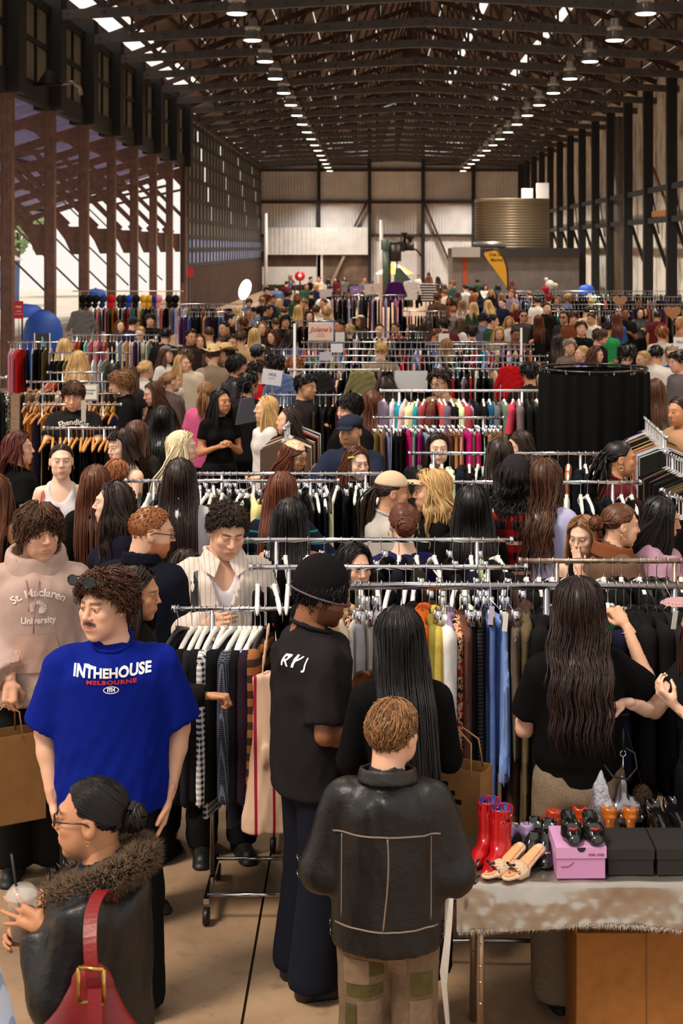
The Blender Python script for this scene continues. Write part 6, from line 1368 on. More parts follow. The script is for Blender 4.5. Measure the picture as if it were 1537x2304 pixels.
def crowd_far():
    # rows: x, y of the crown, facing, sex, skin, hair, colour, top, top colour, words
    r = random.Random(3)
    rows = [
     (375, 778, 60, 'f', 'fair', 'mid', 'brown', 'tee', (214, 208, 204), 'woman in a grey cap and white tee', 'cap', (120, 116, 112)), (480, 778, 180, 'm', 'fair', 'short', 'brown', 'tee', (150, 130, 110), 'shopper in a straw cowboy hat', 'cowboy', (214, 186, 136)), (542, 742, 175, 'm', 'fair', 'short', 'brown', 'jacket', (190, 158, 116), 'man in a tan jacket seen from behind'), (573, 738, 178, 'f', 'fair', 'mid', 'blond', 'tee', (210, 200, 190), 'blonde with a dark bag strap, back turned'), (614, 742, -40, 'f', 'fair', 'wavy', 'brown', 'tee', (60, 50, 48), 'brown wavy-haired woman in a dark tee'), (590, 724, 0, 'f', 'fair', 'mid', 'light', 'tee', (40, 38, 40), 'fair-haired woman peering over a shoulder'),
     (520, 752, 40, 'm', 'olive', 'short', 'dark', 'tee', (70, 60, 56), 'dark-haired man beside the tan jacket'), (496, 760, -20, 'f', 'fair', 'mid', 'brown', 'tee', (120, 100, 92), 'brown-haired woman in mauve behind the straw hat'), (580, 774, 160, 'm', 'olive', 'short', 'black', 'jacket', (40, 38, 40), 'man in a grey cap behind the leather jacket', 'cap', (74, 80, 92)), (583, 810, 110, 'm', 'fair', 'curly', 'dark', 'tee', (180, 26, 32), 'dark-haired man in a red jersey'), (618, 800, 170, 'm', 'tan', 'afro', 'black', 'jacket', (26, 24, 26), 'man with a black afro in a dark jacket'), (642, 708, 20, 'm', 'olive', 'mop', 'black', 'tee', (20, 20, 22), 'black-haired man touching his chin'),
     (671, 686, 178, 'f', 'fair', 'long', 'blond', 'long', (110, 104, 98), 'long-haired blonde in grey, back turned'), (711, 686, 176, 'm', 'fair', 'short', 'brown', 'tee', (224, 218, 212), 'brown-haired man in a white tee, back turned'), (696, 700, 10, 'f', 'fair', 'mid', 'dark', 'tee', (120, 60, 60), 'dark-haired woman before the white tee man'), (604, 685, 90, 'm', 'tan', 'short', 'dark', 'tee', (30, 26, 26), 'dark-haired man in profile in black'), (654, 743, 150, 'f', 'fair', 'mid', 'dark', 'jacket', (76, 100, 140), 'dark-haired shopper in a denim jacket'), (718, 722, 160, 'f', 'fair', 'mid', 'chestnut', 'tee', (120, 90, 70), 'chestnut-haired shopper above the name sign'), (764, 718, -60, 'm', 'tan', 'crop', 'black', 'tee', (60, 50, 50), 'close-cropped man beside the name sign'),
     (786, 730, 170, 'f', 'fair', 'curly', 'blond', 'tee', (190, 170, 150), 'blond curly head behind the card signs'), (810, 709, -50, 'f', 'olive', 'mid', 'brown', 'tee', (60, 54, 54), 'woman in a beige cap by the dress rack', 'cap', (214, 200, 180)), (854, 728, 2, 'f', 'fair', 'slick', 'dark', 'tee', (196, 190, 186), 'smiling woman with hair tied back facing the camera'), (857, 766, 180, 'm', 'fair', 'short', 'blond', 'tee', (140, 120, 100), 'blond short-haired head behind the rails'), (664, 802, 178, 'm', 'fair', 'curly', 'ginger', 'tee', (120, 90, 70), 'ginger curly head by the white upright'), (690, 842, 60, 'm', 'olive', 'curly', 'black', 'tee', (40, 36, 38), 'black curly-haired man under the white frame'), (868, 850, 180, 'f', 'tan', 'curlylong', 'dark', 'long', (30, 26, 26), 'dark curly-haired shopper beside the olive shirt'),
     (948, 834, 0, 'f', 'pale', 'long', 'black', 'tee', (16, 16, 18), 'woman in a black cap with silver studs', 'cap', (24, 24, 26)), (990, 834, -40, 'm', 'fair', 'afro', 'dark', 'tee', (150, 120, 90), 'curly dark-haired man in glasses beside the black cap'), (838, 877, 178, 'f', 'fair', 'vlong', 'chestnut', 'tee', (60, 46, 42), 'woman with very long chestnut hair, back turned'), (648, 916, -70, 'f', 'fair', 'mid', 'dark', 'tee', (40, 34, 36), 'dark-haired woman behind the coat rack'),
     (145, 762, 178, 'f', 'fair', 'mid', 'blond', 'tee', (30, 28, 30), 'blonde in black at the mirror stall'), (178, 790, 178, 'f', 'tan', 'wavy', 'blond', 'tank', (40, 36, 36), 'wavy blonde with arms raised behind her head'), (255, 818, 180, 'f', 'fair', 'long', 'black', 'tee', (60, 50, 50), 'black long-haired shopper among the blue rack'), (338, 705, 10, 'm', 'fair', 'mop', 'dark', 'tee', (20, 20, 22), 'young man with dark fringe under the caps'), (300, 712, 160, 'm', 'fair', 'short', 'dark', 'tee', (40, 40, 60), 'man in a navy cap under the caps', 'cap', (40, 48, 70)), (270, 720, 30, 'f', 'fair', 'mid', 'brown', 'tee', (70, 56, 50), 'brown-haired woman under the blue cap row'), (315, 735, 0, 'f', 'pale', 'short', 'blond', 'tee', (190, 180, 170), 'blond head over the left chrome rail'), (373, 738, 170, 'm', 'fair', 'short', 'black', 'tee', (26, 24, 26), 'black-haired man behind the grey cap woman'), (430, 740, 30, 'm', 'olive', 'short', 'dark', 'jacket', (50, 46, 40), 'man in an olive jacket near the hat rack'), (418, 785, 178, 'm', 'fair', 'mop', 'brown', 'shirt', (206, 190, 170), 'man in a cream shirt before the strapless top'), (505, 775, -60, 'm', 'fair', 'curly', 'dark', 'tee', (100, 90, 86), 'man in a second straw hat', 'cowboy', (208, 176, 122)), (292, 822, 170, 'f', 'fair', 'long', 'brown', 'tee', (50, 44, 44), 'brown long-haired shopper beside the curly fair man'), (560, 838, 150, 'm', 'olive', 'curly', 'black', 'jacket', (22, 20, 22), 'man in black beside the leather jacket collar'), (448, 752, 20, 'f', 'fair', 'mid', 'chestnut', 'tee', (90, 70, 60), 'chestnut-haired woman near the tan jacket'),
     # right side
     (1308, 723, 4, 'm', 'fair', 'curly', 'brown', 'tee', (18, 17, 19), 'curly brown-haired man in a black tee smiling at the camera'), (1352, 740, 80, 'm', 'fair', 'mop', 'brown', 'tee', (24, 23, 26), 'brown-haired man in profile in black'), (1282, 763, 10, 'f', 'fair', 'curly', 'grey', 'tee', (120, 100, 92), 'smiling grey-haired woman beside the blonde bun'), (1309, 777, -80, 'f', 'fair', 'bun', 'blond', 'tee', (150, 150, 200), 'blonde with a bun and blue collar in profile'), (1342, 779, 60, 'f', 'fair', 'mid', 'brown', 'tee', (60, 56, 60), 'brown-haired girl beside the blonde bun'), (1269, 700, -30, 'm', 'olive', 'short', 'black', 'long', (50, 48, 54), 'man in sunglasses and dark grey top'), (1212, 708, 178, 'f', 'fair', 'long', 'auburn', 'long', (30, 26, 26), 'woman with long auburn hair beside the white pole'), (1210, 668, 176, 'm', 'fair', 'short', 'dark', 'tee', (226, 220, 214), 'dark-haired man in a white tee near the balloon'), (1150, 652, -20, 'm', 'fair', 'short', 'light', 'tee', (140, 124, 150), 'tall man in a lavender tee'), (1087, 704, 150, 'm', 'olive', 'short', 'dark', 'jacket', (96, 104, 128), 'man in a navy cap and slate vest', 'cap', (24, 28, 44)), (1038, 716, 120, 'f', 'fair', 'mid', 'brown', 'tee', (224, 218, 214), 'woman in white with a raised hand'),
     (1178, 697, 0, 'm', 'olive', 'short', 'dark', 'tee', (70, 64, 64), 'man in sunglasses behind the white pole'), (1387, 704, 178, 'f', 'fair', 'long', 'auburn', 'long', (60, 100, 180), 'auburn-haired woman in a blue shirt'), (1366, 724, 160, 'm', 'olive', 'short', 'dark', 'tee', (40, 140, 80), 'man in a green shirt and navy cap', 'cap', (30, 30, 50)), (1407, 692, 0, 'm', 'brown', 'crop', 'black', 'tee', (26, 24, 26), 'man in a black tee beside the blue shirt'), (1440, 692, 6, 'f', 'pale', 'mid', 'black', 'fit', (80, 78, 82), 'black-haired woman in a grey turtleneck'), (1489, 733, 175, 'm', 'fair', 'curly', 'ginger', 'tee', (200, 190, 180), 'ginger curly-haired shopper, back turned'), (1529, 712, -80, 'f', 'tan', 'bun', 'blond', 'tank', (150, 120, 100), 'tanned woman reaching out at the frame edge'), (1411, 777, 150, 'm', 'fair', 'afro', 'black', 'tee', (30, 28, 30), 'man with bushy black hair above the curtain'), (1446, 789, -60, 'f', 'fair', 'slick', 'blond', 'tee', (140, 90, 90), 'blonde tied-back head above the curtain'), (1477, 777, 165, 'm', 'olive', 'short', 'black', 'tee', (220, 214, 210), 'black-haired shopper in a white shirt by the curtain'), (1512, 777, -30, 'm', 'fair', 'short', 'grey', 'tee', (40, 130, 200), 'grey-haired man in glasses and a blue jacket'), (1524, 792, -70, 'm', 'fair', 'curly', 'dark', 'tee', (104, 98, 100), 'curly-haired man in a grey tee at the frame edge'), (1476, 852, 176, 'f', 'fair', 'long', 'brown', 'fittee', (110, 130, 110), 'long brown-haired shopper in a green striped top'), (1528, 892, -60, 'm', 'tan', 'bun', 'dark', 'tee', (170, 130, 100), 'dark-haired man with a bun at the frame edge'), (1192, 815, 180, 'm', 'tan', 'curly', 'black', 'tee', (30, 28, 30), 'dark-haired shopper beside the red jacket'), (1448, 690, 30, 'f', 'fair', 'mid', 'dark', 'tee', (120, 40, 44), 'dark-haired shopper near the heart mirrors'), (1255, 752, 178, 'f', 'fair', 'long', 'dark', 'tee', (40, 36, 36), 'dark-haired shopper before the grey-haired woman'), (1122, 735, 10, 'f', 'fair', 'mid', 'blond', 'tee', (140, 126, 116), 'blonde in beige beside the slate vest'), (1062, 730, 178, 'm', 'fair', 'curly', 'dark', 'tee', (70, 66, 64), 'dark curly head beside the white top'), (1125, 985, 180, 'f', 'fair', 'mid', 'dark', 'tee', (30, 28, 30), 'dark head half hidden below the clip woman'), (1005, 762, 178, 'f', 'fair', 'mid', 'light', 'tee', (150, 140, 130), 'fair-haired head over the middle rails')]
    for q in rows:
        px, py, fc, sx, sk, hs, hc, tp, tc, lb = q[:10]
        k = {}
        hh = (1.67 if sx == 'f' else 1.77)
        st = (hs, hc, dict(under=.95)) if len(q) > 10 else (hs, hc)
        m = T(px, py, fc, sx, sk, st, (tp, tc), lb, hh, 2, arms=r.choice([('down', 'down'), ('fwd', 'fwd'), ('bent', 'down')]), hy=0, hp=r.choice([0, 10]) if 'camera' not in lb else 0)
        if len(q) > 10: hat(m, q[10], q[11])
        if 'sunglasses' in lb: glasses(m)
        elif 'glasses' in lb: glasses(m, False)
    # the dense far crowd, read off head by head
    pts = [(560, 700), (590, 668), (612, 662), (630, 672), (650, 655), (668, 660), (684, 672), (700, 655), (640, 690), (575, 690), (560, 672), (548, 715), (620, 715), (600, 645), (622, 640), (645, 632), (660, 640), (690, 638), (712, 640), (726, 652), (742, 642), (700, 622), (718, 622), (738, 628), (756, 624), (776, 622), (652, 618), (790, 640), (765, 650), (735, 690), (728, 672), (820, 622), (838, 632), (1000, 652), (1012, 668), (1030, 655), (1048, 640), (1062, 645), (1075, 655), (1092, 640), (1105, 652), (1120, 640), (1040, 675), (1066, 680), (1098, 675), (1130, 672), (1160, 680), (1020, 690), (1000, 640), (1128, 660), (985, 660), (940, 618), (965, 612), (985, 622), (1018, 632), (1190, 655), (1230, 680), (1150, 630), (1255, 668), (1280, 660), (1330, 672), (1110, 708), (1145, 712), (1160, 738), (1000, 715), (960, 722), (985, 738), (1290, 700), (1330, 705), (1480, 700), (1320, 690), (890, 725), (925, 730), (1075, 628), (1085, 618), (520, 705), (535, 690), (505, 722), (470, 735)]
    hs = ['short', 'mid', 'long', 'mop', 'curly', 'bun', 'crop', 'wavy']; hc = ['dark', 'black', 'brown', 'chestnut', 'light', 'blond', 'dark', 'black']
    cols = [('black', (18, 17, 18)), ('white', (220, 214, 208)), ('grey', (110, 106, 106)), ('rust', (120, 66, 44)), ('navy', (28, 32, 56)), ('green', (44, 70, 52)), ('cream', (206, 186, 156)), ('maroon', (90, 30, 34)), ('brown', (84, 60, 48)), ('denim', (84, 108, 146))]
    seen = {}
    for px, py in pts:
        a, b, (cn, cc) = r.choice(hs), r.choice(hc), r.choice(cols); fc = r.choice([0, 20, -40, 90, -90, 160, 180, 180, 200]); sx = 'f' if a in ('mid', 'long', 'bun', 'wavy') else 'm'
        wv = 'facing the camera' if abs(fc) < 45 else ('in profile' if abs(fc) == 90 else 'with back turned')
        wh = 'near the hose reel' if px < 720 and py < 665 else ('by the dress rack' if px < 860 else ('by the green machine' if px < 1000 else ('below the yellow flag' if px < 1165 else 'by the long rails'))) if px > 560 else 'by the ring light'
        lb = '%s %s-haired far shopper in %s %s, %s' % ({'short': 'short', 'mid': 'shoulder-length', 'long': 'long', 'mop': 'shaggy', 'curly': 'curly', 'bun': 'bunned', 'crop': 'cropped', 'wavy': 'wavy'}[a], b, cn, wv, wh)
        seen[lb] = seen.get(lb, 0)+1
        if seen[lb] > 1: lb = lb.replace('far shopper', 'far shopper, the %s such,' % ordn(seen[lb]))
        T(px, py, fc, sx, r.choice(['fair', 'fair', 'tan', 'olive', 'brown', 'pale']), (a, b), (r.choice(['tee', 'jacket', 'long']), cc), lb, r.choice([1.62, 1.68, 1.74, 1.8]) if sx == 'm' else r.choice([1.58, 1.64, 1.7]), 2, arms=r.choice([('down', 'down'), ('fwd', 'fwd')]), hp=10)
crowd_mid(); crowd_far()
# ---------------------------------------------------------------- table of shoes and bags in front
def props_front():
    TZ, Y0, Y1, X0, X1 = .75, 5.43, 5.93, .315, 2.2
    foil = mat((178, 170, 160), rough=.24, metal=.85, grain=.1, gscale=6, bmp=.12, bscale=30, bdist=.004)
    t = empty('folding_table', ((X0+X1)/2, (Y0+Y1)/2, 0), 0, 'folding table covered with a silver foil cloth', 'table'); ox, oy = (X0+X1)/2, (Y0+Y1)/2
    MB().box((X0-ox, Y0-oy, TZ-.035), (X1-ox, Y1-oy, TZ-.006)).obj('table_top', mat((210, 206, 200), rough=.6), t)
    for x in (X0+.08, X1-.08):
        for y in (Y0+.05, Y1-.05): 
            l = MB().tube([(x-ox, y-oy, 0), (x-ox, y-oy, TZ-.03)], .0145, 10).obj('leg', mat((176, 150, 124), rough=.3, metal=.8), t, True)
            for z in (.42, .50, .36, .28): MB().lathe([(.006, 0), (.004, .004), (0, .005)], 8, o=(0, 0, 0)).obj('rivet', CHROME(), l, True, loc=(x-ox, y-oy-.0145, z), rot=(math.pi/2, 0, 0))
    # cloth: top sheet with a crumpled drop at the front and at the end
    nx, V, Fc = 230, [], []; prof = [(Y1+.01, .0), ((Y0+Y1)/2, .0), (Y0+.02, .0), (Y0-.006, -.006)]+[(Y0-.010-.0016*q, -.02-.0145*q) for q in range(11)]
    r = np.random.RandomState(2); ph = r.rand(6)*6; m_ = len(prof)
    xs = np.linspace(X0-.012, X1+.008, nx+1); G = np.array([(x, 0, dz) for x in xs for y, dz in prof], np.float32)
    cr = (folds(G*np.array([1, 1, 2.2], np.float32), 21, .007, 24, 20)+folds(G*np.array([1, 1, 1.6], np.float32), 22, .005, 60, 50)).reshape(nx+1, m_)
    for i in range(nx+1):
        for j, (y, dz) in enumerate(prof): x = xs[i]; k_ = min(1, max(0, j-3)/4); V.append((x-ox, y-abs(cr[i, j])*k_-.012*k_*math.sin(x*9+ph[0])-oy, TZ+dz+(.0015*math.sin(x*30+y*40) if j < 3 else 0)-(.010*math.sin(x*6))*k_*(j > 12)))
    for i in range(nx):
        for j in range(m_-1): Fc.append((i*m_+j, (i+1)*m_+j, (i+1)*m_+j+1, i*m_+j+1))
    n0 = len(V); pr = [(0, 0), (-.012, -.02), (-.02, -.1), (-.03, -.2), (-.045, -.34), (-.03, -.52), (-.02, -.62)]
    cl = empty('tablecloth', (ox, oy, 0), 0, 'crumpled silver foil cloth with a frayed white hem over the table', 'tablecloth')
    obj('drape', mesh(V, Fc, True), foil, cl)
    V, Fc = [], []
    for i in range(25):
        y = Y0-.01+(Y1-Y0)*i/24
        for j, (dx, dz) in enumerate(pr): V.append((X0-.012+dx*(1+.3*math.sin(y*30))-ox, y-oy, TZ+dz+(0 if j < 2 else .04*math.sin(y*9))))
    for i in range(24):
        for j in range(len(pr)-1): Fc.append((i*7+j, i*7+j+1, (i+1)*7+j+1, (i+1)*7+j))
    obj('end_drape', mesh(V, Fc, True), mat((214, 206, 196), rough=.6, bmp=.5, bscale=20, bdist=.01), cl)
    n = 2600; x = X0-.01+(X1-X0)*r.rand(n); P = np.stack([x-ox, np.full(n, Y0-.03-oy)+r.normal(0, .004, n), TZ-.165-.012*np.sin(x*6)+r.rand(n)*.012], 1)
    fuzz('frayed_hem', cl, P, np.tile([0, -.3, -1.], (n, 1)), .016, .0012, mat((214, 204, 192), rough=.9, attr=True), 5, .35)
    def tp(px, py, z=TZ): Y = FPX*(H-z)/(py-VY); return Vector(((px-VX)/FPX*Y, Y, z+.004))
    # shoes
    _S = {}
    def shoe(kind, m, p, rz, lab, grp, m2=None, s=1.0):
        if kind not in _S:
            hh = {'pump': .075, 'mule': .06, 'boot': .05, 'loafer': .02, 'sling': .08}[kind]
            def f(P):
                sole = smin(rcone(P, (0, -.10, .014), (0, -.04, .014), .026, .036, (1, 1, .36)), rcone(P, (0, -.04, .016), (0, .09, hh), .034, .025, (1, 1, .32)), .012)
                heel = smin(rcone(P, (0, .095, hh), (0, .10, .0), .021, .011), sole, .01); heel = smax(heel, -P[:,2], .002)
                if kind == 'mule': up = smax(np.abs(rcone(P, (0, -.075, .012), (0, -.03, .02), .034, .040, (1, 1, .8)))-.003, np.maximum(np.abs(P[:,1]+.045)-.03, -P[:,2]), .004); return np.minimum(heel, up)
                up = rcone(P, (0, -.095, .022), (0, -.03, .03), .026, .038, (1, 1, .75)); up = smin(up, rcone(P, (0, -.03, .03), (0, .085, hh+.02), .034, .029), .02)
                if kind == 'boot': up = smin(up, rcone(P, (0, .06, hh+.03), (0, .07, .25), .043, .056, (.9, 1, 1)), .04); up = smax(up, P[:,2]-.245, .004); up = smax(up, -rcone(P, (0, .068, .2), (0, .07, .3), .048, .052, (.9, 1, 1)), .003)
                else: up = smax(up, -ell(P, (0, .035, hh+.052), (.027, .078, .042)), .006)
                if kind == 'sling': up = smax(up, -ell(P, (0, .05, hh+.03), (.06, .035, .03)), .006)
                return smax(smin(heel, up, .006), -P[:,2], .002)
            V, Fq = surfnet(f, (-.08, -.15, -.006), (.08, .16, .27), .0062); _S[kind] = mesh(V, Fq, True)
        o = empty({'boot': 'ankle_boot', 'mule': 'heeled_mule'}.get(kind, 'shoe'), p, rz, lab, {'boot': 'boot'}.get(kind, 'shoe'), grp); o.scale = (s, s, s)
        b = obj('upper', _S[kind], None, o)
        if len(b.data.materials) == 0: b.data.materials.append(m)
        b.material_slots[0].link = 'OBJECT'; b.material_slots[0].material = m
        if kind == 'mule':
            sdf_obj('insole', lambda P: np.minimum(rcone(P, (0, -.10, .022), (0, -.04, .024), .020, .03, (1, 1, .2)), rcone(P, (0, -.04, .026), (0, .09, .071), .028, .021, (1, 1, .2))), (-.06, -.14, 0), (.06, .13, .1), .006, m2, o)
            MB().tube([(-.018, -.082, .058), (0, -.088, .055), (.018, -.08, .058)], .005, 6).obj('bow', mat((18, 16, 16), rough=.5), o, True)
            for a in (-.6, 0, .6): MB().tube([(.044*math.sin(a*1.5)+.004*math.cos(t), -.05-.042*math.cos(a*1.5)+.0, .034+.007*math.sin(t)) for t in np.linspace(0, 6.3, 9)], .0013, 4).obj('eyelet_trim', mat((40, 28, 24)), o, True)
        elif kind == 'boot': MB().lathe([(.0505, .243), (.0495, .21), (0, .205)], 18, sy=1.0).obj('lining', mat((44, 70, 150), rough=.7), o, True, loc=(0, .0695, 0), scale=(.9, 1, 1)); MB().lathe([(.005, 0), (.004, .003), (0, .004)], 8).obj('stud', CHROME(), o, True, loc=(.05, .05, .22), rot=(0, math.pi/2, 0))
        elif kind in ('pump', 'sling', 'loafer'): MB().tube([(-.016, -.072, .05), (0, -.078, .048), (.016, -.072, .05)], .005, 6).obj('buckle', m2 or CHROME(), o, True)
        return o
    red = mat((176, 14, 22), rough=.28, coat=.3); bg = mat((206, 176, 146), rough=.5)
    shoe('boot', red, tp(1085, 1938), -.5, 'red leather ankle boot, the one behind its pair', 'red ankle boots', s=.88); shoe('boot', red, tp(1116, 1957), -.45, 'red leather ankle boot with a silver stud, the one in front', 'red ankle boots', s=.88)
    ins = mat((226, 160, 112), rough=.5)
    shoe('mule', bg, tp(1135, 1962), -.75, 'beige open-toe mule nearest the red boots', 'beige mules', ins, 1.0); shoe('mule', bg, tp(1180, 1966), -.75, 'beige open-toe mule nearest the pink box', 'beige mules', ins, 1.0)
    lil = mat((160, 140, 176), rough=.15, coat=.5); yel = mat((196, 178, 96), rough=.15)
    shoe('pump', lil, tp(1150, 1900), 2.9, 'lilac glossy heel nearest the red boots', 'lilac heels', yel); shoe('pump', lil, tp(1192, 1898), 2.9, 'lilac glossy heel nearest the orange shoes', 'lilac heels', yel)
    blk = mat((12, 11, 12), rough=.15, coat=.5)
    shoe('sling', blk, tp(1200, 1928), -.2, 'black strappy sandal behind the beige mules', 'black sandals'); shoe('sling', blk, tp(1232, 1932), -.2, 'black strappy sandal beside the pink box', 'black sandals')
    orr, amb = mat((168, 52, 20), rough=.2, coat=.5), mat((176, 92, 20), rough=.18, coat=.5)
    for px, py, m, l in ((1243, 1868, orr, 'burnt orange shoe beside the lilac heels'), (1300, 1862, orr, 'burnt orange shoe behind the pink box'), (1366, 1862, amb, 'amber patent shoe behind the pink box corner'), (1412, 1862, amb, 'amber patent shoe behind the black box')): shoe('pump', m, tp(px, py), 3.1, l, 'orange and amber shoes', s=1.05)
    shoe('sling', blk, tp(1490, 1893), .2, 'black patent heel beside the black box', 'black patent heels', s=1.1); shoe('sling', blk, tp(1532, 1888), .25, 'black patent heel at the frame edge', 'black patent heels', s=1.1)
    # shoe boxes
    pk = mat((196, 138, 184), rough=.35); p = tp(1308, 1980); b = empty('shoe_box', p, .02, 'translucent pink shoe box under the black shoes', 'box')
    bevel(MB().box((-.09, 0, 0), (.09, .2, .112)).obj('carton', pk, b), .003); MB().box((-.094, -.004, .078), (.094, .204, .118)).obj('lid', mat((206, 152, 196), rough=.35), b)
    MB().prism([(.016*math.cos(t), .118+.0-.017*abs(math.sin(t))) for t in np.linspace(math.pi, 2*math.pi, 12)], -.0055, -.0045).obj('thumb_hole', mat((30, 18, 26)), b)
    V, Fc = text_mesh('miu miu', .018, .0004, .15); obj('lettering', mesh([(v[0]+.055, -.0052, v[1]+.092) for v in V], Fc, False), mat((150, 40, 120)), b)
    MB().tube([(-.075, -.001, .045), (-.05, -.001, .046), (-.035, -.001, .055), (-.028, -.001, .062)], .0012, 4).obj('line_drawing', mat((90, 30, 60)), b)
    for px, l in ((1284, 'nearest the mules'), (1333, 'nearest the black box')): 
        s = shoe('loafer', mat((16, 18, 16), rough=.15, coat=.5), Vector(((px-VX)/FPX*5.56, 5.56, TZ+.124)), 0, 'black pointed buckled shoe on the pink box, %s' % l, 'black buckled shoes', mat((150, 30, 30)))
    for px, w, l in ((1420, .17, 'matt black shoe box beside the pink box'), (1540, .20, 'matt black shoe box at the frame edge')):
        b = empty('shoe_box', tp(px, 1972), 0, l, 'box'); bevel(MB().box((-w/2, 0, 0), (w/2, .2, .085)).obj('carton', mat((22, 20, 19), rough=.7), b), .003); MB().box((-w/2-.003, -.003, .06), (w/2+.003, .203, .098)).obj('lid', mat((26, 24, 22), rough=.7), b)
    # silver bags on a black stand
    sil = mat((196, 192, 200), rough=.25, metal=.9, bmp=.5, bscale=40, bdist=.006)
    b = empty('display_stand', tp(1352, 1858), 0, 'thin black stand holding two silver bags', 'stand'); bs = b.location.copy()
    MB().tube([(0, .03, 0), (0, .03, .44)], .006, 8).obj('post', M_BLACK, b, True); MB().box((-.06, 0, 0), (.06, .1, .008)).obj('base_plate', M_BLACK, b); MB().tube([(-.02, .03, .42), (.12, .03, .44)], .005, 6).obj('arm', M_BLACK, b, True)
    g = empty('silver_bag', bs+Vector((-.012, -.05, .0)), 0, 'silver leather hobo bag with a grey clip strap', 'bag', 'silver handbags')
    sdf_obj('body', lambda P: smax(rcone(P, (0, 0, .02), (0, 0, .245), .085, .012, (1, .5, 1)), -P[:,2]+.0, .01)+folds(P, 4, .006, 60, 8), (-.13, -.07, -.01), (.13, .07, .28), .0085, sil, g)
    ring = lambda c, r_, th: MB().tube([(c[0]+r_*math.cos(t), c[1], c[2]+r_*math.sin(t)) for t in np.linspace(0, 6.3, 13)], th, 6)
    ring((.0, 0, .275), .019, .0035).obj('ring', CHROME(), g, True); ring((0, 0, .345), .014, .003).obj('ring', CHROME(), g, True); MB().tube([(0, 0, .29), (0, 0, .335)], .004, 6).obj('clasp', CHROME(), g, True)
    bevel(MB().box((-.016, -.004, .355), (.016, .004, .39)).obj('strap_tab', mat((120, 134, 160), rough=.4), g), .003)
    MB().tube([(.01, 0, .27), (.05, -.01, .22), (.11, -.01, .205), (.15, 0, .25), (.14, 0, .31), (.1, 0, .33)], .005, 6).obj('strap', mat((20, 20, 21), rough=.3), g, True)
    g = empty('silver_bag', bs+Vector((.085, -.03, .0)), .2, 'silver studded handbag with black strap behind the amber shoes', 'bag', 'silver handbags')
    sdf_obj('body', lambda P: smin(rcone(P, (-.06, 0, .05), (.05, 0, .07), .045, .05, (1, .6, 1)), rcone(P, (0, 0, .08), (.0, 0, .2), .035, .012, (1, .6, 1)), .02)+folds(P, 9, .006, 60, 20), (-.13, -.06, -.01), (.13, .06, .24), .0085, mat((150, 148, 150), rough=.2, metal=.9), g)
    for q in ((-.02, .06), (.05, .08), (.07, .05)): MB().lathe([(.008, 0), (.006, .004), (0, .006)], 8).obj('stud', CHROME(), g, True, loc=(q[0], -.034, q[1]), rot=(math.pi/2, 0, 0))
    ring((0, 0, .30), .012, .003).obj('ring', CHROME(), g, True); MB().tube([(0, 0, .2), (0, 0, .29)], .004, 6).obj('clasp', CHROME(), g, True); MB().tube([(0, 0, .31), (.0, 0, .40)], .006, 6).obj('strap', M_BLACK, g, True)
    g = empty('plush_charm', bs+Vector((.165, -.02, .12)), 0, 'small brown furry charm hanging by the silver bags', 'charm')
    rr = np.random.RandomState(3); q = rr.normal(0, 1, (900, 3)); q /= np.linalg.norm(q, axis=1, keepdims=True)
    fuzz('fur', g, q*np.array([.034, .03, .045]), q, .012, .003, mat((70, 54, 42), rough=.9, attr=True), 2); sdf_obj('core', lambda P: ell(P, (0, 0, 0), (.035, .03, .046)), (-.06, -.06, -.06), (.06, .06, .06), .008, mat((60, 46, 36), rough=.9), g); MB().tube([(0, 0, .04), (-.04, .02, .2), (-.07, .04, .30)], .002, 4).obj('cord', M_BLACK, g, True)
    # under the table
    b = empty('cardboard_box', (1.03, 5.72, 0), 0, 'large brown cardboard box under the silver table', 'box'); cb = mat((150, 98, 50), rough=.85, grain=.12, gscale=20)
    bevel(MB().box((-.265, -.16, 0), (.265, .16, .50)).obj('carton', cb, b), .004); MB().box((-.002, -.162, .0), (.002, -.159, .50)).obj('seam', mat((110, 70, 36)), b)
    for s in (-1, 1): MB().box((s*.265-.003, -.16, .50), (s*.265+.003, .16, .52)).obj('flap', cb, b)
    g = empty('cloth_bundle', (1.55, 5.62, 0), 0, 'heap of grey and white fabric under the table', 'fabric')
    sdf_obj('fabric', lambda P: smax(smin(ell(P, (0, 0, .12), (.2, .15, .13)), ell(P, (.04, .03, .24), (.13, .1, .12)), .05), -P[:,2], .01)+folds(P, 12, .03, 40, 30), (-.28, -.24, -.01), (.28, .24, .45), .013, pattern('blotch', (70, 66, 68), (168, 164, 166), 4, c3=(206, 202, 202)), g)
props_front()
# ---------------------------------------------------------------- curtain booth, signs and stalls, and what stands at the far end
def card(nm, px, py, Y, w, h, col, lab, lines=(), rz=0, tilt=0, frame=None, cat='sign', grp=None, pole=True):
    """a flat card on a thin post; lines: (text, size, dz, colour, shear)"""
    p = at(px, py, Y); s = empty(nm, (p.x, p.y, 0), rz, lab, cat, grp)
    o = MB().box((-w/2, -.004, -h/2), (w/2, .004, h/2)).obj('card', mat(col, rough=.5), s, loc=(0, 0, p.z), rot=(0, tilt, 0))
    if frame: MB().box((-w/2-.015, .0, -h/2-.015), (w/2+.015, .006, h/2+.015)).obj('frame', mat(frame, rough=.5), s, loc=(0, .004, p.z), rot=(0, tilt, 0))
    for tx, sz, dz, c, sh in lines:
        V, Fc = text_mesh(tx, sz, sz*.02, sh); obj('lettering', mesh([(v[0], -.006, v[1]+dz) for v in V], Fc, False), mat(c, rough=.6), s, loc=(0, 0, p.z), rot=(0, tilt, 0))
    if pole: MB().tube([(0, .012, 0), (0, .012, p.z)], .008, 6).obj('post', mat((120, 120, 122), rough=.3, metal=.8), s, True)
    return s
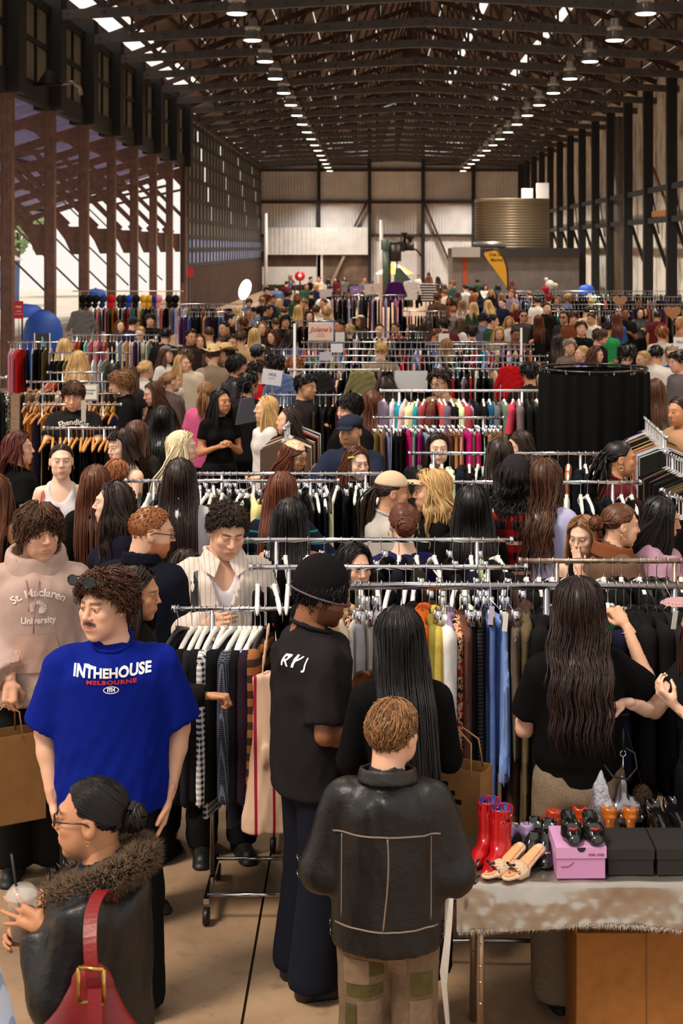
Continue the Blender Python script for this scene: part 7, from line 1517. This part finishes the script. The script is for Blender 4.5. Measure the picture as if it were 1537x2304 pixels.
def far_props():
    # round changing booth with a black curtain
    Yc = 13.6; c = at(1336, 828, Yc); rad = .49; b = empty('changing_booth', (c.x, c.y, 0), 0, 'round changing booth with a black curtain on a hoop', 'changing booth'); zt = c.z
    MB().tube([(rad*math.cos(t), rad*math.sin(t), zt) for t in np.linspace(0, 6.2832, 41)], .013, 8).obj('hoop', mat((60, 58, 58), rough=.25, metal=.9), b, True)
    for k in range(3): t = k*2.1+.6; MB().tube([(rad*math.cos(t)*.98, rad*math.sin(t)*.98, 0), (rad*math.cos(t)*.98, rad*math.sin(t)*.98, zt)], .011, 8).obj('upright', M_BLACK, b, True)
    n, V, Fc = 220, [], []
    for z, k in ((zt-.03, .35), (zt-.1, .7), (zt-.5, 1), (zt-1.2, 1.2), (.12, 1.3)):
        for i in range(n): t = 2*math.pi*i/n; w = rad+.012+k*.016*math.sin(i*math.pi*2*18/n+math.sin(t*3))+.006*math.sin(i*.9); V.append((w*math.cos(t), w*math.sin(t), z))
    for j in range(4):
        for i in range(n): Fc.append((j*n+i, (j+1)*n+i, (j+1)*n+(i+1) % n, j*n+(i+1) % n))
    obj('curtain', mesh(V, Fc, True), mat((10, 9, 10), rough=.85), b)
    for k in range(14): t = k*.449; MB().tube([((rad+.012*math.cos(u))*math.cos(t), (rad+.012*math.cos(u))*math.sin(t), zt-.012+.022*math.sin(u)) for u in np.linspace(0, 6.3, 9)], .003, 5).obj('curtain_ring', CHROME(), b, True)
    # cards and signs
    card('stall_sign', 722, 746, 24.0, .38, .27, (240, 212, 196), 'peach sign with red script lettering in a white frame', (("Jolene's", .115, .03, (196, 44, 50), .35), ('VINTAGE', .028, -.045, (200, 90, 80), 0), ('THE STORE', .028, -.08, (200, 90, 80), 0)), frame=(236, 230, 224))
    wc = (236, 234, 238)
    card('price_card', 758, 783, 21.9, .18, .13, wc, 'blank white card on the rail before the peach sign', pole=True); card('price_card', 733, 802, 20.6, .17, .12, (206, 200, 214), 'grey-lilac card below the blank white card'); card('price_card', 765, 758, 25, .16, .16, wc, 'white price card behind the peach sign'); card('price_card', 999, 760, 24, .17, .14, wc, 'white card beside the dangling price tags')
    card('stall_sign', 612, 849, 16.2, .22, .17, wc, 'tilted white card with blue print on a blue clip', (('HOL', .045, .03, (70, 80, 160), .3), ('pay here', .02, -.01, (120, 120, 180), 0)), tilt=.14)
    card('stall_sign', 200, 883, 14.6, .155, .135, (226, 222, 212), 'cream card headed sweatshirts above the gold hangers', (('SWEATSHIRTS', .021, .02, (40, 38, 38), 0), ('HOODIES', .021, -.01, (40, 38, 38), 0)), frame=(180, 172, 160))
    card('stall_sign', 188, 925, 13.2, .04, .19, (200, 192, 182), 'narrow upright grey card beside the lettered tee', rz=.4)
    card('stall_sign', 800, 652, 42, .31, .22, (150, 120, 200), 'purple sign above the dress rack', (('SALE', .07, .01, (236, 214, 150), 0),)); card('stall_sign', 838, 650, 42, .46, .3, (226, 206, 196), 'pale pink sign with a small dark emblem', (('o', .1, .04, (50, 40, 40), 0), ('shop', .05, -.05, (60, 50, 50), 0)), tilt=-.1); card('stall_sign', 733, 660, 42, .34, .22, (210, 196, 206), 'grey framed card by the dress rack post', tilt=-.15)
    card('stall_sign', 1534, 772, 20, .22, .16, wc, 'white sign cut off by the frame edge', (('TRACK', .05, .01, (50, 48, 50), 0),)); card('poster_board', 925, 855, 16.0, .36, .2, (206, 206, 208), 'plain white board beside the studded black cap')
    card('fire_sign', 42, 697, 31.6, .20, .38, (206, 28, 38), 'red fire sign on the riveted column', (('FIRE', .07, .06, (240, 232, 226), 0), ('EXTINGUISHER', .024, -.09, (240, 232, 226), 0), ('HOSE', .04, -.03, (240, 232, 226), 0)))
    card('fire_sign', 428, 612, 62, .26, .4, (200, 40, 40), 'small red sign at the foot of the lattice windows', pole=True)
    # framed picture
    p = at(95, 771, 24); s = empty('picture_board', (p.x, p.y, 0), .1, 'tall white-edged picture board of a figure in turquoise', 'poster'); MB().box((-.115, -.006, -.15), (.115, .006, .15)).obj('board', mat((42, 28, 24), rough=.5), s, loc=(0, 0, p.z))
    for x in (-.122, .122): MB().box((x-.008, -.01, -.155), (x+.008, .008, .155)).obj('edge', mat((230, 226, 222)), s, loc=(0, 0, p.z))
    MB().prism([(-.01, .1), (.012, .1), (.02, .04), (.045, -.02), (.03, -.07), (-.01, -.06), (-.005, 0)], -.008, -.0065).obj('painted_figure', mat((96, 180, 190)), s, loc=(0, 0, p.z)); MB().tube([(0, .012, 0), (0, .012, p.z)], .01, 6).obj('post', M_BLACK, s, True)
    # blue tent
    p = at(97, 697, 33.5); s = empty('pop_up_tent', (p.x, p.y, 0), 0, 'blue pop-up tent behind the riveted columns', 'tent')
    MB().lathe([(.46, 0), (.46, .9), (.44, 1.2), (.38, 1.42), (.26, 1.57), (.13, 1.64), (.0, 1.66)], 24).obj('tent_shell', mat((36, 84, 180), rough=.6, bmp=.4, bscale=9, bdist=.03), s, True); MB().tube([(.5*math.cos(t), -.02-.02, 1.66*math.sin(t)) for t in np.linspace(0, math.pi, 17)], .025, 6).obj('seam_band', mat((22, 34, 80)), s, True)
    for k, (px, py, l) in enumerate(((50, 690, 'blue canopy behind the fire sign'), (215, 655, 'bright blue canopy behind the row of caps'), (1320, 645, 'round blue pop-up shade beside the plaster wall'))):
        q = at(px, py, (36, 42, 56)[k]); s = empty('blue_canopy', (q.x, q.y, 0), 0, l, 'canopy'); w = (.5, .32, .3)[k]
        MB().lathe([(w, q.z-.25), (w*.95, q.z-.05), (w*.7, q.z+.04), (0, q.z+.08)], 16).obj('canopy_top', mat((40, 96, 206), rough=.6), s, True); MB().tube([(0, 0, 0), (0, 0, q.z+.1)], .02, 6).obj('pole', M_BLACK, s, True)
    # row of caps on a rail
    rk = rack('on the cap rail', 165, 412, 655, z=1.98, label='tall rail with a row of baseball caps', mcol=mat((214, 212, 210), rough=.3, metal=.6)); Yk = rk['a'].y
    dm = dict(o=dict(tier=2)); hat_i = dict(root=rk['o'], o=dict(tier=2), head=Matrix())
    if ('cap',) not in _HAT: o_ = hat(hat_i, 'cap', (10, 10, 10)); bpy.data.objects.remove(o_)
    for k, (px, c_, cn) in enumerate([(186, (20, 20, 20), 'black with yellow patch'), (204, (18, 18, 18), 'plain black'), (218, (22, 22, 24), 'faded black'), (234, (40, 50, 90), 'navy'), (252, (200, 24, 34), 'bright red'), (270, (60, 58, 56), 'dark grey'), (280, (30, 30, 30), 'charcoal'), (292, (36, 66, 170), 'royal blue'), (308, (24, 22, 24), 'deep black'), (322, (216, 168, 60), 'yellow'), (337, (206, 150, 50), 'golden'), (348, (40, 56, 130), 'dark blue'), (359, (214, 130, 150), 'pink'), (380, (22, 22, 22), 'glossy black'), (396, (14, 14, 14), 'wide black')]):
        m_ = mat(c_, rough=.8); q = at(px, 672, Yk-.02); o = obj('baseball_cap', _HAT[('cap',)], None, None, (q.x, q.y, q.z-.06), (1.15, 0, R.uniform(-.4, .4)), (1.15, 1.15, 1.3)); o.material_slots[0].link = 'OBJECT'; o.material_slots[0].material = m_; tagp(o, '%s baseball cap hanging on the high rail' % cn, 'cap', 'caps on the high rail')
    # far end: booth with a water tank
    Yb = 70.; sb = FPX/Yb; x0, x1 = (1018-VX)/sb, (1303-VX)/sb
    b = empty('metal_booth', ((x0+x1)/2, Yb, 0), 0, 'grey sheet-metal booth with a dark fascia below the tank', 'booth'); w = (x1-x0)/2
    MB().box((-w+.55, 0, 0), (w, 4, 2.6)).obj('booth_wall', mat((124, 116, 112), rough=.45, metal=.5, grain=.25, gscale=1.5), b); MB().box((-w, -.3, 2.6), (w, 4.2, 3.05)).obj('fascia', mat((44, 38, 36), rough=.6), b); MB().box((-w, 0, 0), (-w+.5, 4, 2.6)).obj('side_pier', mat((120, 108, 100)), b); MB().box((-w+.5, -.05, 0), (-w+.72, .1, 2.6)).obj('orange_strip', mat((172, 74, 34)), b); MB().box((-w-.05, -.35, 2.62), (-w+1.3, -.31, 3.1)).obj('fascia_panel', mat((168, 158, 150)), b)
    Yt = 73.; st = FPX/Yt; t = empty('water_tank', ((1152-VX)/st, Yt, 3.06), 0, 'round corrugated beige water tank standing on the booth', 'tank')
    pr = []; ht = (550-443)/st
    for i in range(72): z = ht*i/71; pr.append((1.85+.025*math.sin(i*math.pi/2), z))
    MB().lathe([(0, 0)]+pr+[(0, ht+.05)], 48).obj('tank_shell', mat((150, 132, 104), rough=.4, metal=.35), t, True); MB().lathe([(1.88, ht-.04), (1.9, ht), (1.86, ht+.05)], 48).obj('tank_rim', mat((120, 106, 84), rough=.4), t, True)
    p = at(1100, 543, 71); p.z = 3.05+.165; d = empty('duct', p, 0, 'silver bent duct lying on the booth fascia', 'duct'); MB().tube([(-.75, 0, .0), (.45, 0, 0), (.65, .1, -.05), (.75, .4, -.1)], .16, 14).obj('duct_run', mat((160, 150, 140), rough=.35, metal=.8), d, True)
    for k, (px0, px1, pa, pb) in enumerate(((1176, 1201, 420, 444), (1209, 1237, 408, 444))):
        q0, q1 = at(px0, pb, 72.4), at(px1, pa, 72.4); a = empty('cabinet_unit', ((q0.x+q1.x)/2, 72.6, 5.49), 0, 'white box unit above the tank, %s' % ('the smaller' if k == 0 else 'the larger'), 'unit'); w = (q1.x-q0.x)/2; bevel(MB().box((-w, 0, 0), (w, .4, q1.z-q0.z)).obj('casing', mat((206, 200, 194)), a), .02)
    # green machine
    Ym = 76.; sm_ = FPX/Ym; gx = lambda px: (px-VX)/sm_; gz = lambda py: H-(py-VY)/sm_; gm = mat((58, 72, 54), rough=.5, grain=.3, gscale=4); dk = mat((44, 34, 26), rough=.5, metal=.3)
    b = empty('radial_drill', (gx(885), Ym, 0), 0, 'old green workshop machine with dark gear heads', 'machine'); rx = lambda px: gx(px)-gx(885)
    MB().tube([(rx(870), 0, 0), (rx(870), 0, gz(548))], .22, 16).obj('column', gm, b, True); MB().lathe([(.3, 0), (.3, .5), (.24, .55)], 16).obj('column_head', gm, b, True, loc=(rx(870), 0, gz(562)))
    MB().box((rx(880), -.3, gz(566)), (rx(912), .3, gz(545))).obj('arm', dk, b); MB().tube([(rx(890), -.1, gz(588)), (rx(890), -.1, gz(550))], .3, 14).obj('gear_housing', dk, b, True); MB().tube([(rx(903), -.1, gz(566)), (rx(903), -.1, gz(534))], .16, 12).obj('spindle_cap', dk, b, True); MB().lathe([(.3, .3), (.1, .1), (.08, -.3)], 14).obj('funnel', dk, b, True, loc=(rx(923), 0, gz(545))); MB().tube([(rx(920), 0, gz(564)), (rx(920), 0, gz(545))], .28, 14).obj('motor', dk, b, True); MB().lathe([(.2, .15), (.08, 0), (.08, -.4)], 12).obj('top_knob', dk, b, True, loc=(rx(910), 0, gz(530)))
    MB().tube([(rx(928), 0, gz(560)), (rx(938), 0, gz(562)), (rx(949), 0, gz(577))], .05, 8).obj('pipe', dk, b, True); MB().prism([(rx(890), gz(605)), (rx(900), gz(602)), (rx(928), gz(634)), (rx(928), 0), (rx(885), 0)], -.4, .4).obj('base_guard', gm, b); MB().tube([(rx(893), -.2, gz(620)), (rx(893), -.2, gz(588))], .06, 8).obj('spindle', mat((190, 180, 170), metal=.8, rough=.3), b, True)
    q = at(888, 600, 80); u = empty('market_umbrella', (q.x, q.y, 0), 0, 'yellow and white market umbrella behind the green machine', 'umbrella'); 
    for k in range(8):
        a0, a1 = k*math.pi/4, (k+1)*math.pi/4; V = [(0, 0, 2.3), (1.05*math.cos(a0), 1.05*math.sin(a0), 1.65), (1.05*math.cos(a1), 1.05*math.sin(a1), 1.65), (0, 0, 2.27), (1.05*math.cos(a0), 1.05*math.sin(a0), 1.62), (1.05*math.cos(a1), 1.05*math.sin(a1), 1.62)]
        obj('canopy_panel', mesh(V, [(0, 1, 2), (5, 4, 3), (1, 4, 5, 2)], False), mat((230, 176, 50) if k % 2 else (232, 226, 216), rough=.7), u)
    MB().tube([(0, 0, 0), (0, 0, 2.35)], .025, 8).obj('pole', M_BLACK, u, True)
    # feather flag
    Yf = 52.; sf = FPX/Yf; fx = lambda px: (px-1141)/sf; q = at(1141, 650, Yf); f_ = empty('feather_flag', (q.x, Yf, 0), 0, 'yellow teardrop feather flag before the grey booth', 'flag')
    pts = [(1142, 648), (1130, 630), (1112, 605), (1097, 585), (1089, 572), (1093, 565), (1103, 561), (1115, 560), (1126, 568), (1134, 582), (1140, 600), (1142, 622)]; out = [(fx(a), H-(c_-VY)/sf) for a, c_ in pts]
    MB().prism(out, -.006, .006).obj('sail', mat((226, 158, 34), rough=.7), f_); MB().tube([(fx(1143), 0, 0)]+[(a+.01, 0, z) for a, z in [out[0]]+out[:6:-1]]+[(out[5][0], 0, out[5][1]+.01)], .03, 8).obj('pole', M_BLACK, f_, True)
    V, Fc = text_mesh('Oak St', .16, .002, .2); obj('lettering', mesh([(v[0]+fx(1114), -.012, v[1]+H-(573-VY)/sf) for v in V], Fc, False), mat((40, 30, 20)), f_); V, Fc = text_mesh('Market', .15, .002); obj('lettering', mesh([(v[0]+fx(1118), -.012, v[1]+H-(585-VY)/sf) for v in V], Fc, False), mat((40, 30, 20)), f_)
    # hose reel, ring light, balloons, hearts
    q = at(675, 621, 78); s = empty('hose_reel', (q.x, q.y, 0), 0, 'red fire hose reel on a post in front of the end wall', 'hose reel'); MB().tube([(0, -.15, q.z), (0, .1, q.z)], .27, 20).obj('reel', mat((206, 24, 40), rough=.4), s, True); MB().tube([(0, -.17, q.z), (0, -.14, q.z)], .1, 14).obj('hub', mat((230, 220, 214)), s, True); MB().tube([(0, .12, 0), (0, .12, q.z)], .04, 8).obj('post', M_BLACK, s, True)
    q = at(552, 651, 46); s = empty('ring_light', (q.x, q.y, 0), .5, 'bright round studio light beside the crowd', 'lamp'); MB().lathe([(.0, .02), (.22, .02), (.24, -.03), (.0, -.05)], 24).obj('lit_disc', mat((255, 252, 246), emit=6), s, True, loc=(0, 0, q.z), rot=(1.35, .5, 0), scale=(.8, 1.45, 1)); MB().tube([(0, .1, 0), (0, .1, q.z)], .02, 6).obj('stand', M_BLACK, s, True)
    for k, (px, py, rr, c_, l) in enumerate(((1237, 641, .14, (236, 230, 226), 'white balloon over the long rails'), (1229, 629, .06, (240, 234, 226), 'small white balloon on top of the bunch'), (1228, 650, .12, (196, 20, 60), 'crimson balloon below the white balloon'), (1235, 668, .13, (140, 14, 34), 'dark red balloon at the bottom of the bunch'), (1250, 642, .07, (232, 222, 190), 'cream balloon beside the white balloon'))):
        q = at(px, py, 42); s = empty('balloon', (q.x, q.y, 0), 0, l, 'balloon', 'balloon bunch'); MB().lathe([(0, -rr*1.15), (rr*.5, -rr*.9), (rr*.92, -rr*.3), (rr, .1*rr), (rr*.8, rr*.65), (rr*.4, rr*.93), (0, rr)], 16).obj('skin', mat(c_, rough=.25), s, True, loc=(0, 0, q.z)); MB().tube([(0, 0, q.z-rr*1.1), (.05, .02, q.z*.5), (0, 0, 0)], .004, 4).obj('string', mat((200, 196, 190)), s, True)
    for px, py, Y, l in ((1395, 677, 40, 'brown heart cutout above the far rail'), (1514, 703, 34, 'brown heart cutout near the frame edge')):
        q = at(px, py, Y); s = empty('heart_cutout', (q.x, q.y, 0), 0, l, 'decoration', 'heart cutouts'); hp = [(.012*16*math.sin(t)**3, .012*(13*math.cos(t)-5*math.cos(2*t)-2*math.cos(3*t)-math.cos(4*t))) for t in np.linspace(0, 6.283, 28, endpoint=False)]; MB().prism(hp, -.01, .01).obj('heart', mat((176, 128, 92), rough=.7), s, loc=(0, 0, q.z)); MB().tube([(0, .02, 0), (0, .02, q.z)], .01, 6).obj('post', M_BLACK, s, True)
    # display tees facing forward on the far rack
    def fd(P):
        S = np.stack([np.abs(P[:,0]), P[:,1], P[:,2]], 1); t = (.2-P[:,2])/.6
        d = smax(smax((np.sqrt((P[:,0]/(.19+.02*t))**2+(P[:,1]/.045)**2)-1)*.045, np.abs(P[:,1])-.04, .01), P[:,2]-.24+.3*np.maximum(S[:,0]-.06, 0), .02); d = smax(d, -.38-P[:,2], .01)
        d = smin(d, rcone(S, (.17, 0, .15), (.30, 0, -.18), .058, .05, (1, .6, 1)), .02); d = smax(d, -ell(P, (0, -.02, .25), (.06, .05, .06)), .008); return d+folds(P, 31, .008, 30, 12)
    dV, dF = surfnet(fd, (-.42, -.1, -.42), (.42, .1, .3), .016); dsm = mesh(dV, dF, True)
    for k, (px, py, Y, c_, l) in enumerate(((890, 652, 41, (70, 24, 90), 'purple jersey shown facing out'), (925, 648, 44, (226, 220, 216), 'white jersey shown facing out'), (962, 652, 44, (40, 38, 40), 'black and white striped tee shown facing out'), (185, 722, 30, (110, 106, 106), 'grey tee shown facing out below the caps'), (630, 868, 16.4, (104, 122, 168), 'pale denim shirt shown facing out at the white frame'), (815, 862, 16.4, (128, 120, 80), 'olive shirt shown facing out at the white frame'), (718, 866, 16.5, (40, 38, 38), 'black jacket with white print facing out'), (1150, 850, 17.5, (186, 22, 30), 'bright red jacket facing out beside the curtain'))):
        q = at(px, py, Y); g = obj('displayed_shirt', dsm, None, None, (q.x, q.y, q.z), (0, 0, R.uniform(-.3, .3)), (.95, 1, .95) if Y > 20 else (.6, .7, .6)); g.data.materials or g.data.materials.append(M_BLACK); m_ = mat(c_, rough=.85) if 'striped' not in l else pattern('stripe', (20, 20, 20), (220, 216, 210), 12, axis=2); g.material_slots[0].link = 'OBJECT'; g.material_slots[0].material = m_; tagp(g, l, 'shirt', 'shirts shown facing out')
    # grey tote of the leather jacket man, white bundle, lamp bracket, wall pipe
    q = at(553, 925, 14.3); s = empty('tote_bag', (q.x, q.y, q.z-.13), .3, 'slate grey leather tote held at the crowd edge', 'bag'); MB().prism([(-.1, 0), (.1, .03), (.075, .27), (-.05, .25)], -.03, .03).obj('body', mat((62, 62, 74), rough=.45), s); MB().tube([(-.04, 0, .25), (-.02, 0, .40), (.05, 0, .42), (.07, 0, .27)], .006, 6).obj('handle', mat((40, 40, 48)), s, True)
    q = at(110, 190, 8.1*BAY); s = empty('flood_lamp', (XL+.45, q.y, q.z), 0, 'dark flood lamp with a bent pipe on the black post', 'lamp'); MB().lathe([(.3, 0), (.22, .12), (.1, .3), (0, .34)], 16).obj('hood', M_BLACK, s, True); MB().tube([(-.5, 0, .0), (.3, 0, .02)], .05, 8).obj('bracket', M_BLACK, s, True); MB().tube([(.3, 0, .02), (.55, 0, .05), (.72, 0, -.05), (.75, 0, -.25)], .05, 10).obj('bent_pipe', mat((150, 140, 132), rough=.35, metal=.8), s, True)
    q = at(1324, 350, 15*BAY); s = empty('wall_pipe', (10.3, 62, 0), 0, 'thick grey pipe running up the plaster wall', 'pipe'); MB().tube([(0, 0, 0), (0, 0, 8.6)], .2, 14).obj('pipe_run', mat((120, 112, 106), rough=.4, metal=.6), s, True)
    q = at(1400, 480, 52); s = empty('wall_crane', (10.6, 52, q.z), 0, 'rusty yellow jib bracket on the plaster wall', 'bracket'); MB().box((-.5, -1.5, -.1), (-.35, 3, .1)).obj('jib', mat((150, 92, 40), rough=.6), s); MB().bar((-.42, -1.4, .0), (-.42, 1.6, 1.7), .08).obj('stay', mat((120, 70, 36)), s)
    for k, (px, l) in enumerate(((598, 'thin white pole in front of the sliding door'), (858, 'thin white pole beside the green machine'))):
        q = at(px, 480 if k == 0 else 495, 84); s = MB().tube([(0, 0, 0), (0, 0, q.z)], .1, 8).obj('flag_pole', mat((206, 196, 190)), None, True, loc=(q.x, q.y, 0)); tagp(s, l, 'pole')
    for k, (px, ya, yb, Y, l) in enumerate(((663, 728, 835, 17.5, 'white upright by the ginger curls'), (1173, 738, 800, 21.5, 'white upright in front of the auburn hair'))):
        a_ = at(px, ya, Y); s = MB().tube([(0, 0, 0), (0, 0, a_.z)], .016, 8).obj('rack_post', mat((222, 222, 226), rough=.3), None, True, loc=(a_.x, a_.y, 0)); tagp(s, l, 'post')
    # black garments at the left edge
    rk = rack('on the tall edge rack', -120, 14, 850, z=2.08, label='tall rack of black dresses cut by the frame edge'); N_G[0] = 0; N_H[0] = 0
    L_, H_ = [], []
    for k in range(5): hang(rk, .06+k*.09, 'dress', 'black', (9, 9, 10), 'wire', k, .1*k, L_, H_, sc=(1.2, 1, 1.05))
    hang(rk, .47, 'dress', 'polka dot', 0, 'wire', 1, .25, L_, H_, m=pattern('blotch', (10, 9, 9), (16, 15, 15), 60, c3=(190, 180, 166))); uniq(L_); uniq(H_)
    # pale trees and sheds in the yard
    tm = mat((176, 200, 150), rough=.9)
    for k, (x, y, hgt) in enumerate(((-26, 66, 7), (-22, 90, 8), (-34, 80, 9), (-20, 58, 6))):
        s = empty('yard_tree', (x, y, 0), 0, 'pale leafy tree in the bright yard, %s' % ['behind the fourth bay', 'farthest and tallest crown', 'behind the low sheds', 'nearest the open bays'][k], 'tree', 'trees in the yard'); MB().tube([(0, 0, 0), (.1, 0, hgt*.5)], .18, 8).obj('trunk', mat((120, 100, 84)), s, True)
        rr = np.random.RandomState(k); V, Fc = [], []; n = 900; c = rr.normal(0, 1, (n, 3)); c /= np.linalg.norm(c, axis=1, keepdims=True); c *= (rr.rand(n, 1)**.4)*np.array([2.2, 2.2, hgt*.33]); c[:, 2] += hgt*.66; u = rr.normal(0, .16, (n, 3)); v = rr.normal(0, .16, (n, 3)); V = np.stack([c-u, c+v, c+u, c-v], 1).reshape(-1, 3); Fc = np.arange(n*4).reshape(n, 4); lf = obj('foliage', mesh(V, Fc, False), tm, s); lf['kind'] = 'stuff'
    for k, (x, y, w, c_) in enumerate(((-24, 48, 3, (150, 120, 104)), (-30, 72, 5, (230, 228, 226)), (-20, 76, 2.2, (120, 140, 190)))):
        s = empty('yard_shed', (x, y, 0), 0, '%s shed standing in the bright yard' % ['brown', 'white', 'blue grey'][k], 'shed', 'sheds in the yard'); MB().box((-w/2, -2, 0), (w/2, 2, 2.4)).obj('wall_block', mat(c_, rough=.8), s); MB().prism([(-w/2-.2, 2.4), (w/2+.2, 2.4), (0, 3.1)], -2.2, 2.2).obj('gable', mat((200, 190, 184)), s); MB().box((-.5, -2.03, 0), (.5, -2, 2)).obj('shed_door', mat((90, 80, 74)), s)
far_props()
